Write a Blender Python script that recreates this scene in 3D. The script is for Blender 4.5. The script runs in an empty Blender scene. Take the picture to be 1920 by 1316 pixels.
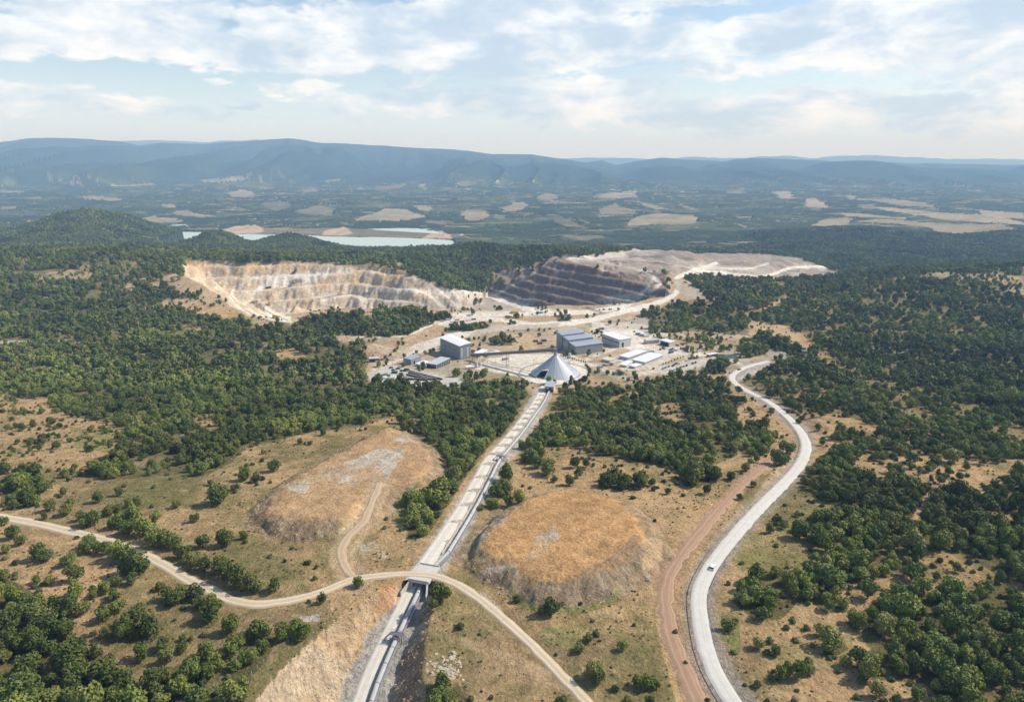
import bpy, bmesh, math, random
import numpy as np
from mathutils import Vector, Matrix, Euler

# ------------------------------------------------------------------ camera, sky, sun, exposure
scene = bpy.context.scene
C = scene.collection
PITCH = math.radians(15.63)
CAMZ = 400.0
F = 1280.0
cam_data = bpy.data.cameras.new("camera")
cam_data.sensor_width = 36.0
cam_data.lens = 24.0
cam_data.clip_start = 1.0
cam_data.clip_end = 90000.0
cam = bpy.data.objects.new("camera", cam_data)
cam.location = (0, 0, CAMZ)
cam.rotation_euler = (math.radians(90) - PITCH, 0, 0)
C.objects.link(cam)
scene.camera = cam

SUN_AZ = math.radians(76)      # clockwise from the view direction
SUN_EL = math.radians(43)
SUN_STRENGTH = 4.9
SKY_STRENGTH = 0.14
HAZE_DENSITY = 9.2e-5
HAZE_COLOR = (0.36, 0.60, 1.0, 1)

scene.render.engine = 'CYCLES'
scene.view_settings.view_transform = 'Standard'
scene.view_settings.look = 'None'
scene.view_settings.exposure = 0.12
scene.view_settings.gamma = 1.0
scene.view_settings.use_curve_mapping = False
cy = scene.cycles
cy.max_bounces = 4
cy.diffuse_bounces = 2
cy.glossy_bounces = 1
cy.transmission_bounces = 1
cy.volume_bounces = 1
cy.transparent_max_bounces = 4
cy.use_denoising = True
cy.caustics_reflective = False
cy.caustics_refractive = False

sun_data = bpy.data.lights.new("sun", 'SUN')
sun_data.energy = SUN_STRENGTH
sun_data.angle = math.radians(0.5)
sun_data.color = (1.0, 0.93, 0.83)
sun = bpy.data.objects.new("sun", sun_data)
sd = Vector((math.sin(SUN_AZ) * math.cos(SUN_EL), math.cos(SUN_AZ) * math.cos(SUN_EL), math.sin(SUN_EL)))
sun.rotation_euler = sd.to_track_quat('Z', 'Y').to_euler()
sun.location = (0, 0, 2000)
C.objects.link(sun)


def px_dir(px, py):
    """direction of a point of the sky seen at a photo pixel -> azimuth, elevation"""
    a = (px - 960) / F
    b = (py - 658) / F
    x, y, z = a, math.cos(PITCH) - b * math.sin(PITCH), -math.sin(PITCH) - b * math.cos(PITCH)
    return math.atan2(x, y), math.atan2(z, math.hypot(x, y))


world = bpy.data.worlds.new("World")
scene.world = world
world.use_nodes = True
wn, wl = world.node_tree.nodes, world.node_tree.links
wn.clear()


def N(nodes, kind, **kw):
    n = nodes.new(kind)
    for k, v in kw.items():
        if k.startswith('i_'):
            n.inputs[int(k[2:])].default_value = v
        else:
            setattr(n, k, v)
    return n


def wmath(op, a, b=None, c=None, clamp=False):
    n = wn.new('ShaderNodeMath')
    n.operation = op
    n.use_clamp = clamp
    for i, v in enumerate((a, b, c)):
        if v is None:
            continue
        if isinstance(v, (int, float)):
            n.inputs[i].default_value = v
        else:
            wl.new(v, n.inputs[i])
    return n.outputs[0]


sky = wn.new('ShaderNodeTexSky')
sky.sky_type = 'NISHITA'
sky.sun_disc = False
sky.sun_elevation = SUN_EL
sky.sun_rotation = SUN_AZ
sky.altitude = 600
sky.air_density = 1.0
sky.dust_density = 1.0
tc = wn.new('ShaderNodeTexCoord')
sp = wn.new('ShaderNodeSeparateXYZ')
wl.new(tc.outputs['Generated'], sp.inputs[0])
az = wmath('ARCTAN2', sp.outputs[0], sp.outputs[1])
el = wmath('ARCSINE', sp.outputs[2])
# cloud space: azimuth and stretched elevation (clouds far off flatten near the horizon)
el_s = wmath('MULTIPLY', el, 2.5)
cs = wn.new('ShaderNodeCombineXYZ')
wl.new(az, cs.inputs[0])
wl.new(el_s, cs.inputs[1])


def wnoise(scale, detail, rough, vec=None, offs=0.0, dist=0.0):
    n = wn.new('ShaderNodeTexNoise')
    n.inputs['Scale'].default_value = scale
    n.inputs['Detail'].default_value = detail
    n.inputs['Roughness'].default_value = rough
    n.inputs['Distortion'].default_value = dist
    m = wn.new('ShaderNodeVectorMath')
    m.operation = 'ADD'
    wl.new(vec or cs.outputs[0], m.inputs[0])
    m.inputs[1].default_value = (offs, offs * 0.7, offs * 0.3)
    wl.new(m.outputs[0], n.inputs['Vector'])
    return n.outputs[0]


warp_x = wmath('MULTIPLY', wmath('SUBTRACT', wnoise(5.0, 5, 0.6, offs=3.1), 0.5), 0.16)
warp_y = wmath('MULTIPLY', wmath('SUBTRACT', wnoise(7.0, 5, 0.62, offs=9.7), 0.5), 0.065)
azw = wmath('ADD', az, warp_x)
elw = wmath('ADD', el, warp_y)
BLOBS = [  # photo x, y, half width, half height, weight
    (290, 78, 165, 36, 1.1), (345, 98, 130, 24, 1.1), (215, 30, 120, 30, 1.0), (350, 18, 60, 26, 1.1), (425, 98, 45, 14, .9),
    (190, 98, 110, 11, .7), (60, 90, 35, 10, .5), (5, 118, 26, 12, .7), (50, 190, 130, 40, .6), (250, 200, 160, 20, .7),
    (700, 78, 200, 52, 1.2), (850, 60, 260, 58, 1.2), (1000, 85, 110, 62, 1.1), (540, 72, 90, 17, .9), (560, 118, 90, 18, .8),
    (415, 150, 40, 9, .8), (470, 190, 50, 10, .7), (600, 165, 75, 28, .7), (690, 200, 120, 24, .78), (930, 25, 160, 30, 1.0),
    (1180, 75, 240, 34, 1.1), (1480, 66, 240, 30, 1.2), (1700, 42, 230, 38, 1.2), (1850, 90, 110, 40, 1.0), (1330, 124, 55, 17, .9),
    (1600, 112, 130, 22, .9), (1530, 175, 40, 8, .8), (1880, 150, 70, 20, .9), (1240, 5, 200, 12, .8), (1800, 10, 180, 30, .9),
    (1000, 180, 280, 45, .78), (1350, 215, 350, 45, .78), (1800, 215, 250, 40, .78), (-150, 60, 130, 60, .8), (2100, 80, 220, 90, 1.0),
    (1180, 110, 200, 26, .62), (1500, 118, 330, 32, .62), (1750, 120, 160, 30, .6)]
dens = None
for (bx, by, rx, ry, w) in BLOBS:
    a0, e0 = px_dir(bx, by)
    dx = wmath('MULTIPLY', wmath('SUBTRACT', azw, a0), F / rx * 0.80)
    dy = wmath('MULTIPLY', wmath('SUBTRACT', elw, e0), F / ry)
    g = wmath('EXPONENT', wmath('MULTIPLY', wmath('MULTIPLY_ADD', dx, dx, wmath('MULTIPLY', dy, dy)), -0.8))
    g = wmath('MULTIPLY', g, w)
    dens = g if dens is None else wmath('MAXIMUM', dens, g)
# scattered clouds all round the sky, outside the frame as well
gen = wmath('MULTIPLY', wmath('SUBTRACT', wnoise(2.2, 4, .55, vec=tc.outputs['Generated'], offs=5.5), 0.5), 2.6, clamp=True)
up = wmath('MULTIPLY', wmath('SUBTRACT', el, 0.20), 12.0, clamp=True)
back = wmath('MULTIPLY', wmath('SUBTRACT', wmath('ABSOLUTE', az), 0.75), 5.0, clamp=True)
gen = wmath('MULTIPLY', gen, wmath('MAXIMUM', up, back))
dens = wmath('MAXIMUM', dens, gen)
bil = wnoise(13.0, 10, 0.64, offs=21.0, dist=0.25)
fine = wmath('MULTIPLY', wmath('SUBTRACT', bil, 0.5), 1.25)
d1 = wmath('ADD', dens, fine)
cover = wn.new('ShaderNodeMapRange')
cover.interpolation_type = 'SMOOTHSTEP'
wl.new(d1, cover.inputs[0])
cover.inputs[1].default_value = 0.40
cover.inputs[2].default_value = 0.66
cov = cover.outputs[0]
# brightness: thick middles are greyer, thin edges and tops bright; variation by a second noise
sh = wnoise(7.0, 7, 0.6, offs=33.0, dist=0.2)
thick = wn.new('ShaderNodeMapRange')
thick.interpolation_type = 'SMOOTHSTEP'
wl.new(wmath('ADD', wmath('MULTIPLY', sh, 1.6), wmath('MULTIPLY', dens, 0.10)), thick.inputs[0])
thick.inputs[1].default_value = 0.62
thick.inputs[2].default_value = 1.05
bright = wmath('SUBTRACT', 1.0, thick.outputs[0])
ccol = wn.new('ShaderNodeMix')
ccol.data_type = 'RGBA'
wl.new(bright, ccol.inputs[0])
ccol.inputs[6].default_value = (0.55, 0.68, 0.84, 1)
ccol.inputs[7].default_value = (1.05, 1.06, 1.06, 1)
# veil of thin high cloud, thicker towards the horizon
veil = wn.new('ShaderNodeMapRange')
wl.new(el, veil.inputs[0])
veil.inputs[1].default_value = 0.15
veil.inputs[2].default_value = 0.005
veil.inputs[3].default_value = 0.06
veil.inputs[4].default_value = 0.88
veil.interpolation_type = 'SMOOTHSTEP'
vn = wmath('ADD', wmath('MULTIPLY', wnoise(4.0, 6, .6, offs=44.0), 0.5), 0.72)
ve = wmath('MULTIPLY', veil.outputs[0], vn, clamp=True)
skym = wn.new('ShaderNodeVectorMath')
skym.operation = 'SCALE'
wl.new(sky.outputs[0], skym.inputs[0])
skym.inputs['Scale'].default_value = SKY_STRENGTH
mix1 = wn.new('ShaderNodeMix')
mix1.data_type = 'RGBA'
wl.new(ve, mix1.inputs[0])
wl.new(skym.outputs[0], mix1.inputs[6])
mix1.inputs[7].default_value = (0.74, 0.88, 1.02, 1)
mix2 = wn.new('ShaderNodeMix')
mix2.data_type = 'RGBA'
wl.new(wmath('MULTIPLY', cov, 0.92), mix2.inputs[0])
wl.new(mix1.outputs[2], mix2.inputs[6])
wl.new(ccol.outputs[2], mix2.inputs[7])
# below the horizon the backdrop goes on as hazy land
below = wn.new('ShaderNodeMapRange')
wl.new(el, below.inputs[0])
below.inputs[1].default_value = 0.0
below.inputs[2].default_value = -0.03
mix3 = wn.new('ShaderNodeMix')
mix3.data_type = 'RGBA'
wl.new(below.outputs[0], mix3.inputs[0])
wl.new(mix2.outputs[2], mix3.inputs[6])
mix3.inputs[7].default_value = (0.16, 0.20, 0.20, 1)
bg = wn.new('ShaderNodeBackground')
wl.new(mix3.outputs[2], bg.inputs[0])
bg.inputs[1].default_value = 1.0
wo = wn.new('ShaderNodeOutputWorld')
wl.new(bg.outputs[0], wo.inputs[0])
world.cycles.sampling_method = 'MANUAL'
world.cycles.sample_map_resolution = 512

# ------------------------------------------------------------------ numpy helpers
rng = np.random.default_rng(11)
random.seed(11)


def _hash(ix, iy, seed):
    h = (ix.astype(np.int64) * 374761393 + iy.astype(np.int64) * 668265263 + seed * 1274126177) & 0xFFFFFFFF
    h = ((h ^ (h >> 13)) * 1274126177) & 0xFFFFFFFF
    h = h ^ (h >> 16)
    return (h & 0xFFFF).astype(np.float32) / 65535.0


def vnoise(x, y, seed=0):
    ix = np.floor(x)
    iy = np.floor(y)
    fx = (x - ix).astype(np.float32)
    fy = (y - iy).astype(np.float32)
    ix = ix.astype(np.int64)
    iy = iy.astype(np.int64)
    fx = fx * fx * (3 - 2 * fx)
    fy = fy * fy * (3 - 2 * fy)
    a = _hash(ix, iy, seed)
    b = _hash(ix + 1, iy, seed)
    c = _hash(ix, iy + 1, seed)
    d = _hash(ix + 1, iy + 1, seed)
    return (a + (b - a) * fx) * (1 - fy) + (c + (d - c) * fx) * fy


def fbm(x, y, octs=4, seed=0, rough=0.5):
    s = 0
    amp = 1.0
    tot = 0
    for i in range(octs):
        s = s + amp * (vnoise(x * 2 ** i, y * 2 ** i, seed + i * 17) - 0.5)
        tot += amp
        amp *= rough
    return s / tot * 2      # about -1..1


def sstep(a, b, x):
    t = np.clip((x - a) / (b - a), 0, 1)
    return t * t * (3 - 2 * t)


def project(x, y, z):
    zz = z - CAMZ
    s, c = math.sin(PITCH), math.cos(PITCH)
    dep = y * c - zz * s
    return 960 + F * x / dep, 658 - F * (y * s + zz * c) / dep


def ray_uk(px, py):
    a = (px - 960) / F
    b = (py - 658) / F
    s, c = math.sin(PITCH), math.cos(PITCH)
    fw = c - b * s
    return a / fw, (-s - b * c) / fw


def in_poly(px, py, poly):
    poly = np.asarray(poly, float)
    res = np.zeros(px.shape, bool)
    m = (px >= poly[:, 0].min()) & (px <= poly[:, 0].max()) & (py >= poly[:, 1].min()) & (py <= poly[:, 1].max())
    if not m.any():
        return res
    X, Y = px[m], py[m]
    r = np.zeros(X.shape, bool)
    n = len(poly)
    j = n - 1
    for i in range(n):
        xi, yi = poly[i]
        xj, yj = poly[j]
        if yi != yj:
            r ^= ((yi > Y) != (yj > Y)) & (X < (xj - xi) * (Y - yi) / (yj - yi) + xi)
        j = i
    res[m] = r
    return res


def seg_dist(X, Y, pts, closed=False):
    """distance, running parameter (index + t) to a polyline"""
    best = np.full(X.shape, 1e9)
    par = np.zeros(X.shape)
    n = len(pts)
    for i in range(n if closed else n - 1):
        ax, ay = pts[i][0], pts[i][1]
        bx, by = pts[(i + 1) % n][0], pts[(i + 1) % n][1]
        dx, dy = bx - ax, by - ay
        L = dx * dx + dy * dy + 1e-9
        t = np.clip(((X - ax) * dx + (Y - ay) * dy) / L, 0, 1)
        d = np.hypot(X - ax - t * dx, Y - ay - t * dy)
        k = d < best
        best = np.where(k, d, best)
        par = np.where(k, i + t, par)
    return best, par


def smooth_path(pts, step):
    """Catmull-Rom through pts (any dimension), resampled about every step"""
    P = np.asarray(pts, float)
    P = np.vstack([2 * P[0] - P[1], P, 2 * P[-1] - P[-2]])
    out = []
    for i in range(1, len(P) - 2):
        n = max(2, int(np.linalg.norm(P[i + 1] - P[i]) / step))
        for k in range(n):
            t = k / n
            out.append(0.5 * ((2 * P[i]) + (-P[i - 1] + P[i + 1]) * t + (2 * P[i - 1] - 5 * P[i] + 4 * P[i + 1] - P[i + 2]) * t * t
                              + (-P[i - 1] + 3 * P[i] - 3 * P[i + 1] + P[i + 2]) * t ** 3))
    out.append(P[-2])
    return np.array(out)


# ------------------------------------------------------------------ terrain grid: columns of constant x/y, rows of constant y
rows = [112.0]
while rows[-1] < 26000:
    Y = rows[-1]
    if Y < 650:
        d = 0.0015 * (Y * Y + 4e4) / 200
    elif Y < 1750:
        d = 3.0
    elif Y < 3500:
        d = max(3.0, Y * 0.0028)
    else:
        d = Y * 0.0085
    rows.append(Y + d)
RY = np.array(rows)
NR = len(RY)
NC = 930
S = np.linspace(-1, 1, NC)
UM = 0.88 + 0.50 * np.exp(-RY / 330.0)
U = UM[:, None] * S[None, :]
GY = np.repeat(RY[:, None], NC, 1)
GX = U * GY

# base height by columns
COLPX = np.array([-450, -150, 100, 345, 560, 740, 925, 1060, 1215, 1400, 1560, 1700, 1920, 2080, 2370])
COLU = (COLPX - 960) / 1275.0
FR = [0, 250, 286, 320, 364, 428, 519, 644, 763, 918]
FZ = [250, 250, 245, 242, 237, 228, 214, 197, 191, 188]
RR = [1000, 1150, 1330, 1500, 1700, 2000, 2600, 3300, 4500, 6000, 8500, 30000]
ZT = {
    -450: [190, 200, 205, 210, 190, 155, 110, 95, 95, 112, 150, 160],
    -150: [190, 200, 205, 206, 180, 138, 110, 92, 92, 112, 150, 160],
    100: [190, 200, 206, 208, 184, 138, 105, 85, 90, 112, 150, 160],
    345: [190, 203, 211, 199, 174, 134, 95, 72, 90, 112, 150, 160],
    560: [188, 195, 211, 197, 172, 140, 80, 68, 90, 110, 150, 160],
    740: [184, 186, 203, 186, 174, 140, 78, 66, 90, 110, 150, 160],
    925: [184, 168, 145, 150, 178, 145, 76, 70, 90, 110, 150, 160],
    1060: [184, 192, 211, 196, 186, 150, 75, 82, 92, 110, 150, 160],
    1215: [186, 198, 203, 192, 184, 140, 80, 85, 92, 110, 150, 160],
    1400: [188, 183, 175, 176, 168, 125, 84, 88, 92, 110, 150, 160],
    1560: [190, 180, 164, 148, 128, 104, 88, 88, 92, 110, 150, 160],
    1700: [190, 190, 188, 160, 134, 106, 88, 90, 92, 110, 150, 160],
    1920: [190, 192, 198, 178, 138, 108, 90, 92, 92, 110, 150, 160],
    2080: [190, 192, 200, 188, 155, 130, 108, 92, 92, 110, 150, 160],
    2370: [190, 192, 200, 188, 155, 130, 108, 92, 92, 110, 150, 160]}
colz = np.array([np.interp(RY, FR + RR, FZ + ZT[p]) for p in COLPX])     # cols x rows
# smooth the kinks along y
ker = np.exp(-np.linspace(-2, 2, 41) ** 2)
ker /= ker.sum()
uni = np.arange(112, 26000, 6.0)
colz2 = []
for cz in colz:
    q = np.interp(uni, RY, cz)
    q = np.convolve(np.pad(q, 20, mode='edge'), ker, 'valid')
    colz2.append(np.interp(RY, uni, q))
colz = np.array(colz2)
Z = np.zeros((NR, NC))
ci = np.clip(np.searchsorted(COLU, U) - 1, 0, len(COLU) - 2)
tt = np.clip((U - COLU[ci]) / (COLU[ci + 1] - COLU[ci]), 0, 1)
tt = tt * tt * (3 - 2 * tt)
ri = np.repeat(np.arange(NR)[:, None], NC, 1)
Z = colz[ci, ri] * (1 - tt) + colz[ci + 1, ri] * tt
BASE = Z.copy()
PXB, PYB = project(GX, GY, BASE)


def H0(x, y):
    """height of the grid at world points"""
    r = np.interp(y, RY, np.arange(NR))
    r0 = np.clip(r.astype(int), 0, NR - 2)
    fr = r - r0
    um = np.interp(y, RY, UM)
    s = np.clip((x / y / um + 1) / 2 * (NC - 1), 0, NC - 1.001)
    s0 = s.astype(int)
    fs = s - s0
    return (Z[r0, s0] * (1 - fs) + Z[r0, s0 + 1] * fs) * (1 - fr) + (Z[r0 + 1, s0] * (1 - fs) + Z[r0 + 1, s0 + 1] * fs) * fr


def ground(px, py, lift=0.0):
    """world point of the terrain seen at a photo pixel"""
    u, k = ray_uk(px, py)
    yy = np.concatenate([np.arange(120, 2500, 1.0), np.geomspace(2500, 25000, 2500)])
    h = H0(u * yy, yy) + lift
    zr = CAMZ + k * yy
    hit = np.nonzero(h >= zr)[0]
    if len(hit) == 0:
        y = 24000.0
    else:
        i = hit[0]
        if i == 0:
            y = yy[0]
        else:
            f0 = h[i - 1] - zr[i - 1]
            f1 = h[i] - zr[i]
            y = yy[i - 1] + (yy[i] - yy[i - 1]) * (-f0) / (f1 - f0)
    return np.array([u * y, y, CAMZ + k * y])


def P7(pts, ox, oy, sc):
    return [(ox + x / sc, oy + y / sc) for x, y in pts]


# --- relief noise, calmer in the works area
flat = in_poly(PXB, PYB, [(670, 730), (760, 640), (860, 595), (1100, 580), (1300, 640), (1420, 640), (1440, 700), (1200, 720), (1000, 735), (800, 735)])
flatm = 1 - 0.70 * flat
amp = np.interp(GY, [100, 500, 900, 1300, 2200, 3000, 5000, 9000], [1.0, 3.0, 5.0, 6.0, 11.0, 10.0, 16.0, 25.0])
Z += amp * flatm * fbm(GX / 260.0, GY / 260.0, 5, 3, 0.45)
Z += np.interp(GY, [0, 600, 1200, 2200, 6000], [.35, .9, 2.5, 5.0, 5.0]) * flatm * fbm(GX / 45.0, GY / 45.0, 4, 5)


# --- hills beyond
def bump(px, ry, py_top, sx, sy, name=None, pw=1.0):
    u, k = ray_uk(px, py_top)
    x0, y0, zt = u * ry, ry, CAMZ + k * ry
    g = np.exp(-(((GX - x0) / sx) ** 2 + ((GY - y0) / sy) ** 2) ** pw)
    zb = float(H0(np.array([x0]), np.array([y0]))[0])
    return np.maximum(0, zt - zb) * g


bmp = np.zeros_like(Z)
for args in [(165, 2600, 394, 195, 380, .85), (405, 2350, 435, 80, 160, .85), (545, 2450, 440, 130, 160, .85), (300, 2300, 462, 150, 160, .8), (60, 2300, 440, 200, 250, .8),
             (1620, 2800, 428, 300, 260, .9), (1500, 2450, 456, 150, 180, .9), (1905, 2650, 436, 170, 200, .9), (1760, 2350, 462, 120, 150, .9), (1770, 2500, 462, 160, 200, .8), (2150, 2700, 430, 300, 300, .8),
             (-150, 2800, 420, 300, 400, .7), (890, 1680, 463, 120, 170, .9), (985, 1640, 472, 80, 130, .9), (800, 1700, 474, 90, 120, .9),
             (1230, 1650, 472, 190, 150, .9), (1420, 1700, 484, 140, 150, .9), (200, 1450, 470, 100, 120, .8), (640, 5200, 372, 500, 500, .8), (700, 3700, 405, 300, 160, .8), (1500, 4500, 395, 900, 400, .8)]:
    bmp = np.maximum(bmp, bump(args[0], args[1], args[2], args[3], args[4], pw=args[5]))
Z += bmp
# --- the long mountain range and the pale one behind it
CREST = [(-500, 275), (-200, 262), (0, 266), (60, 259), (130, 258), (220, 264), (260, 273), (300, 268), (380, 270), (440, 266), (490, 263), (540, 259), (600, 267), (700, 272), (760, 276), (850, 280),
         (920, 288), (1000, 290), (1050, 298), (1100, 304), (1130, 300), (1155, 309), (1190, 302), (1240, 295), (1290, 299), (1350, 302), (1410, 296), (1470, 298), (1530, 300), (1580, 305),
         (1620, 306), (1660, 304), (1720, 306), (1820, 308), (1920, 309), (2300, 300), (2600, 305)]
cu = np.array([ray_uk(p, q)[0] for p, q in CREST])
ck = np.array([ray_uk(p, q)[1] for p, q in CREST])
Rc = 12800 + 500 * fbm(U * 3.0, U * 0 + 2.2, 3, 8)
zc = CAMZ + np.interp(U, cu, ck) * Rc + 14 * fbm(U * 30, U * 0 + 1.5, 4, 9, .6)
w = np.clip((GY - 7000) / (Rc - 7000), 0, 1)
spur = fbm(GX / 600.0 + 0.9 * fbm(GX / 2500, GY / 2500, 3, 12), GY / 6500.0, 4, 21, 0.45)
spur = 1 - np.abs(spur) * 2.2
prof = w ** 1.5
ridge = np.clip((spur + .2) / 1.2, 0, 1)
zm = 128 + (zc - 128) * np.maximum(w, 1e-4) ** (.55 + 1.9 * (1 - ridge) ** 1.2) + 18 * fbm(GX / 500, GY / 900, 3, 23) * (w * (1 - w) * 4)
front = 150 + 240 * sstep(8400, 9800, GY) * (1 - sstep(9800, 11200, GY)) * sstep(.05, .5, fbm(GX / 1500.0, GX * 0 + 4.4, 3, 31) + .35)
behind = GY > Rc
zm = np.where(behind, zc - (GY - Rc) * 0.25, zm)
zm = np.where(behind, zm, np.minimum(np.maximum(zm, front * (GY > 8400)), CAMZ + (np.interp(U, cu, ck)) * GY + 0.0 + (Rc - GY) * 0.03))
mm = sstep(6800, 7500, GY)
Z = np.where(GY > 6700, Z * (1 - mm) + zm * mm, Z)
FAR = [(-500, 290), (0, 280), (180, 272), (240, 264), (300, 262), (340, 264), (380, 267), (470, 262), (520, 266), (700, 285), (1000, 300), (1130, 296), (1200, 299), (1320, 294), (1350, 297), (1480, 293), (1520, 296), (1620, 291),
       (1660, 293), (1740, 297), (1920, 299), (2500, 305)]
fu = np.array([ray_uk(p, q)[0] for p, q in FAR])
fk = np.array([ray_uk(p, q)[1] for p, q in FAR])
Yf = 21500.0
zf = CAMZ + np.interp(U, fu, fk) * Yf + 40 * fbm(U * 40, U * 0, 4, 77)
wf = sstep(19500, Yf, GY) * (1 - 0.6 * sstep(Yf, 25500, GY))
Z = np.maximum(Z, (60 + (zf - 60) * wf) * (GY > 17000))
Z = np.maximum(Z, 40)
# --- the reservoir basin
WATER_Z = 70.0
lake_poly = [(290, 434), (420, 436), (440, 439), (500, 440), (560, 440), (600, 443), (700, 445), (800, 447), (850, 451), (858, 466), (780, 470), (560, 474), (250, 450)]
PX1, PY1 = project(GX, GY, np.full_like(Z, WATER_Z))
lk = in_poly(PX1 + 8 * fbm(GX / 150, GY / 150, 3, 4), PY1 + 1.2 * fbm(GX / 100, GY / 100, 3, 9), lake_poly)
lkb = in_poly(PX1, PY1 + 2, [(270, 425), (420, 428), (640, 430), (880, 444), (900, 480), (250, 480)])
sel = (GY > 2450) & (GY < 4000)
Z = np.where(sel & lkb & (bmp < 25), np.maximum(np.minimum(Z, WATER_Z + 9), WATER_Z + 1.5), Z)
Z = np.where(sel & lk & (bmp < 25), WATER_Z - 6, Z)

# --- the open pit (one hollow with two lobes); rim given as photo column and ground distance
RIM_OPEN = [(1250, 1060), (1180, 1015), (1100, 1005), (1000, 1010), (900, 1010), (800, 1000), (700, 990), (620, 985), (560, 955), (500, 930), (462, 940), (440, 985), (420, 1040), (375, 1130), (345, 1200), (345, 1330),
            (420, 1345), (470, 1330), (560, 1345), (690, 1335), (745, 1290), (800, 1240), (870, 1240)]
RIM_FACE = [(905, 1300), (925, 1520), (1060, 1520), (1250, 1300)]      # behind the dark face: only the sloping plane cuts here
RIM = RIM_OPEN + RIM_FACE
rim_open = [((p - 960) / 1270.0 * r, r) for p, r in RIM_OPEN]
rimxy = [((p - 960) / 1270.0 * r, r) for p, r in RIM]
rb = (RY > 850) & (RY < 1560)
i0, i1 = np.nonzero(rb)[0][[0, -1]]
sub = np.s_[i0:i1 + 1, :]
gx, gy = GX[sub], GY[sub]
wxx = gx + 9 * fbm(gx / 40, gy / 40, 3, 51)
wyy = gy + 9 * fbm(gx / 40, gy / 40, 3, 52)
pin = in_poly(wxx, wyy, rimxy)
pd, _ = seg_dist(wxx, wyy, rim_open)
zin = Z[sub].copy()
floor = 131.0 + 6 * fbm(gx / 60, gy / 60, 3, 60)
slope = .60 + .12 * fbm(gx / 50, gy / 50, 3, 61)
prof = zin - pd * slope
plane = 206 + .80 * ((gx - 104) * .80 + (gy - 1330) * .60) + 5 * fbm(gx / 55, gy / 55, 3, 64)
wl_ = sstep(-110, -20, gx)
prof = np.minimum(np.where(gx > -110, np.maximum(plane, prof - 60 * wl_), prof), zin)
hb = 13.0 + 6.0 * (1 - sstep(-180, -60, gx))
wob = 6.0 * fbm(gx / 90, gy / 90, 3, 66) + (1 - sstep(-180, -60, gx)) * (8.0 * fbm(gx / 160, gy / 160, 3, 67) - (gx + 200) * .035)
t = (prof + wob) / hb
fl = np.floor(t)
fr = t - fl
ter = hb * (fl + np.clip((fr - 0.42) / 0.58, 0, 1)) - wob
face = np.clip((fr - 0.42) / 0.1, 0, 1) * np.clip((1.0 - fr) / .05, 0, 1)
gull = fbm(gx / 7.0, gy / 16.0, 3, 71)
ter = ter * .85 + prof * .15 + gull * 3.2 * (.35 + face) + 2.2 * fbm(gx / 3.5, gy / 8.0, 3, 72) * face
zp = np.maximum(floor, ter)
Z[sub] = np.where(pin, np.minimum(zin, zp), zin)
PIT = np.zeros_like(Z)
PIT[sub] = pin * (zp < zin - .3)
PITFACE = np.zeros_like(Z)
PITFACE[sub] = pin * face * (zp > floor + 1) * (zp < zin - .5)
# terraces on the waste dump behind the pit
dm = in_poly(PXB, PYB, [(1060, 486), (1110, 478), (1220, 466), (1400, 474), (1500, 486), (1575, 512), (1480, 524), (1300, 520), (1200, 520), (1120, 505)]) & (GY > 1250) & (GY < 2100)
t = (Z + 2.0 * fbm(GX / 120, GY / 120, 2, 90)) / 9.0
dz = 9.0 * (np.floor(t) + sstep(.55, 1.0, t - np.floor(t))) + 9.0 * fbm(GX / 60, GY / 60, 4, 91)
Z = np.where(dm, dz, Z)


# --- the two flat-topped spoil mounds and smaller banks
def raise_poly(poly, h, edge, seed, warp=2.5, ypx=True, power=1.0):
    global Z
    w = [ground(px, py)[:2] for px, py in poly]
    w = smooth_path(w + [w[0]], 4.0)[:-1]
    ys = w[:, 1]
    i0 = max(0, np.searchsorted(RY, ys.min() - 3))
    i1 = np.searchsorted(RY, ys.max() + 3)
    gx, gy = GX[i0:i1], GY[i0:i1]
    m = (gx > w[:, 0].min() - 3) & (gx < w[:, 0].max() + 3)
    X, Y = gx[m], gy[m]
    X2 = X + warp * fbm(X / 9, Y / 9, 3, seed)
    Y2 = Y + warp * fbm(X / 9, Y / 9, 3, seed + 5)
    ins = in_poly(X2, Y2, w)
    d, _ = seg_dist(X2, Y2, w, True)
    q = np.where(ins, np.clip(d / edge, 0, 1), 0)
    q = np.sin(q * math.pi / 2) if h > 4 else q
    zz = Z[i0:i1]
    v = zz[m] + h * (q ** power) + (q > 0.02) * (q < 0.98) * 0.5 * fbm(X / 1.6, Y / 1.6, 2, seed + 9)
    zz[m] = v
    Z[i0:i1] = zz
    return w


MOUND1 = [(462, 985), (478, 955), (520, 915), (590, 875), (670, 830), (735, 808), (800, 832), (838, 872), (828, 905), (785, 935), (745, 950), (720, 975), (680, 998), (600, 1012), (520, 1005)]
MOUND2 = [(862, 1052), (868, 1020), (905, 985), (960, 945), (1030, 925), (1100, 925), (1170, 942), (1230, 985), (1250, 1040), (1215, 1085), (1150, 1120), (1060, 1140), (985, 1130), (935, 1100), (895, 1078)]
MOUND3 = [(1490, 778), (1550, 768), (1610, 780), (1655, 805), (1600, 815), (1530, 812)]
m1w = raise_poly(MOUND1, 5.0, 12.0, 101, 4.0)
m2w = raise_poly(MOUND2, 5.0, 15.0, 111, 4.0)
m3w = raise_poly(MOUND3, 3.0, 9.0, 121)


# ------------------------------------------------------------------ roads: centre lines traced on the ground, ground levelled beneath them
def trace(path, step=3.0):
    pts = np.array([ground(px, py) for px, py in path])
    sp_ = smooth_path(pts, step)
    k = 9
    zz = np.convolve(np.pad(sp_[:, 2], k, mode='edge'), np.ones(2 * k + 1) / (2 * k + 1), 'valid')
    sp_[:, 2] = zz
    return sp_


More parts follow.
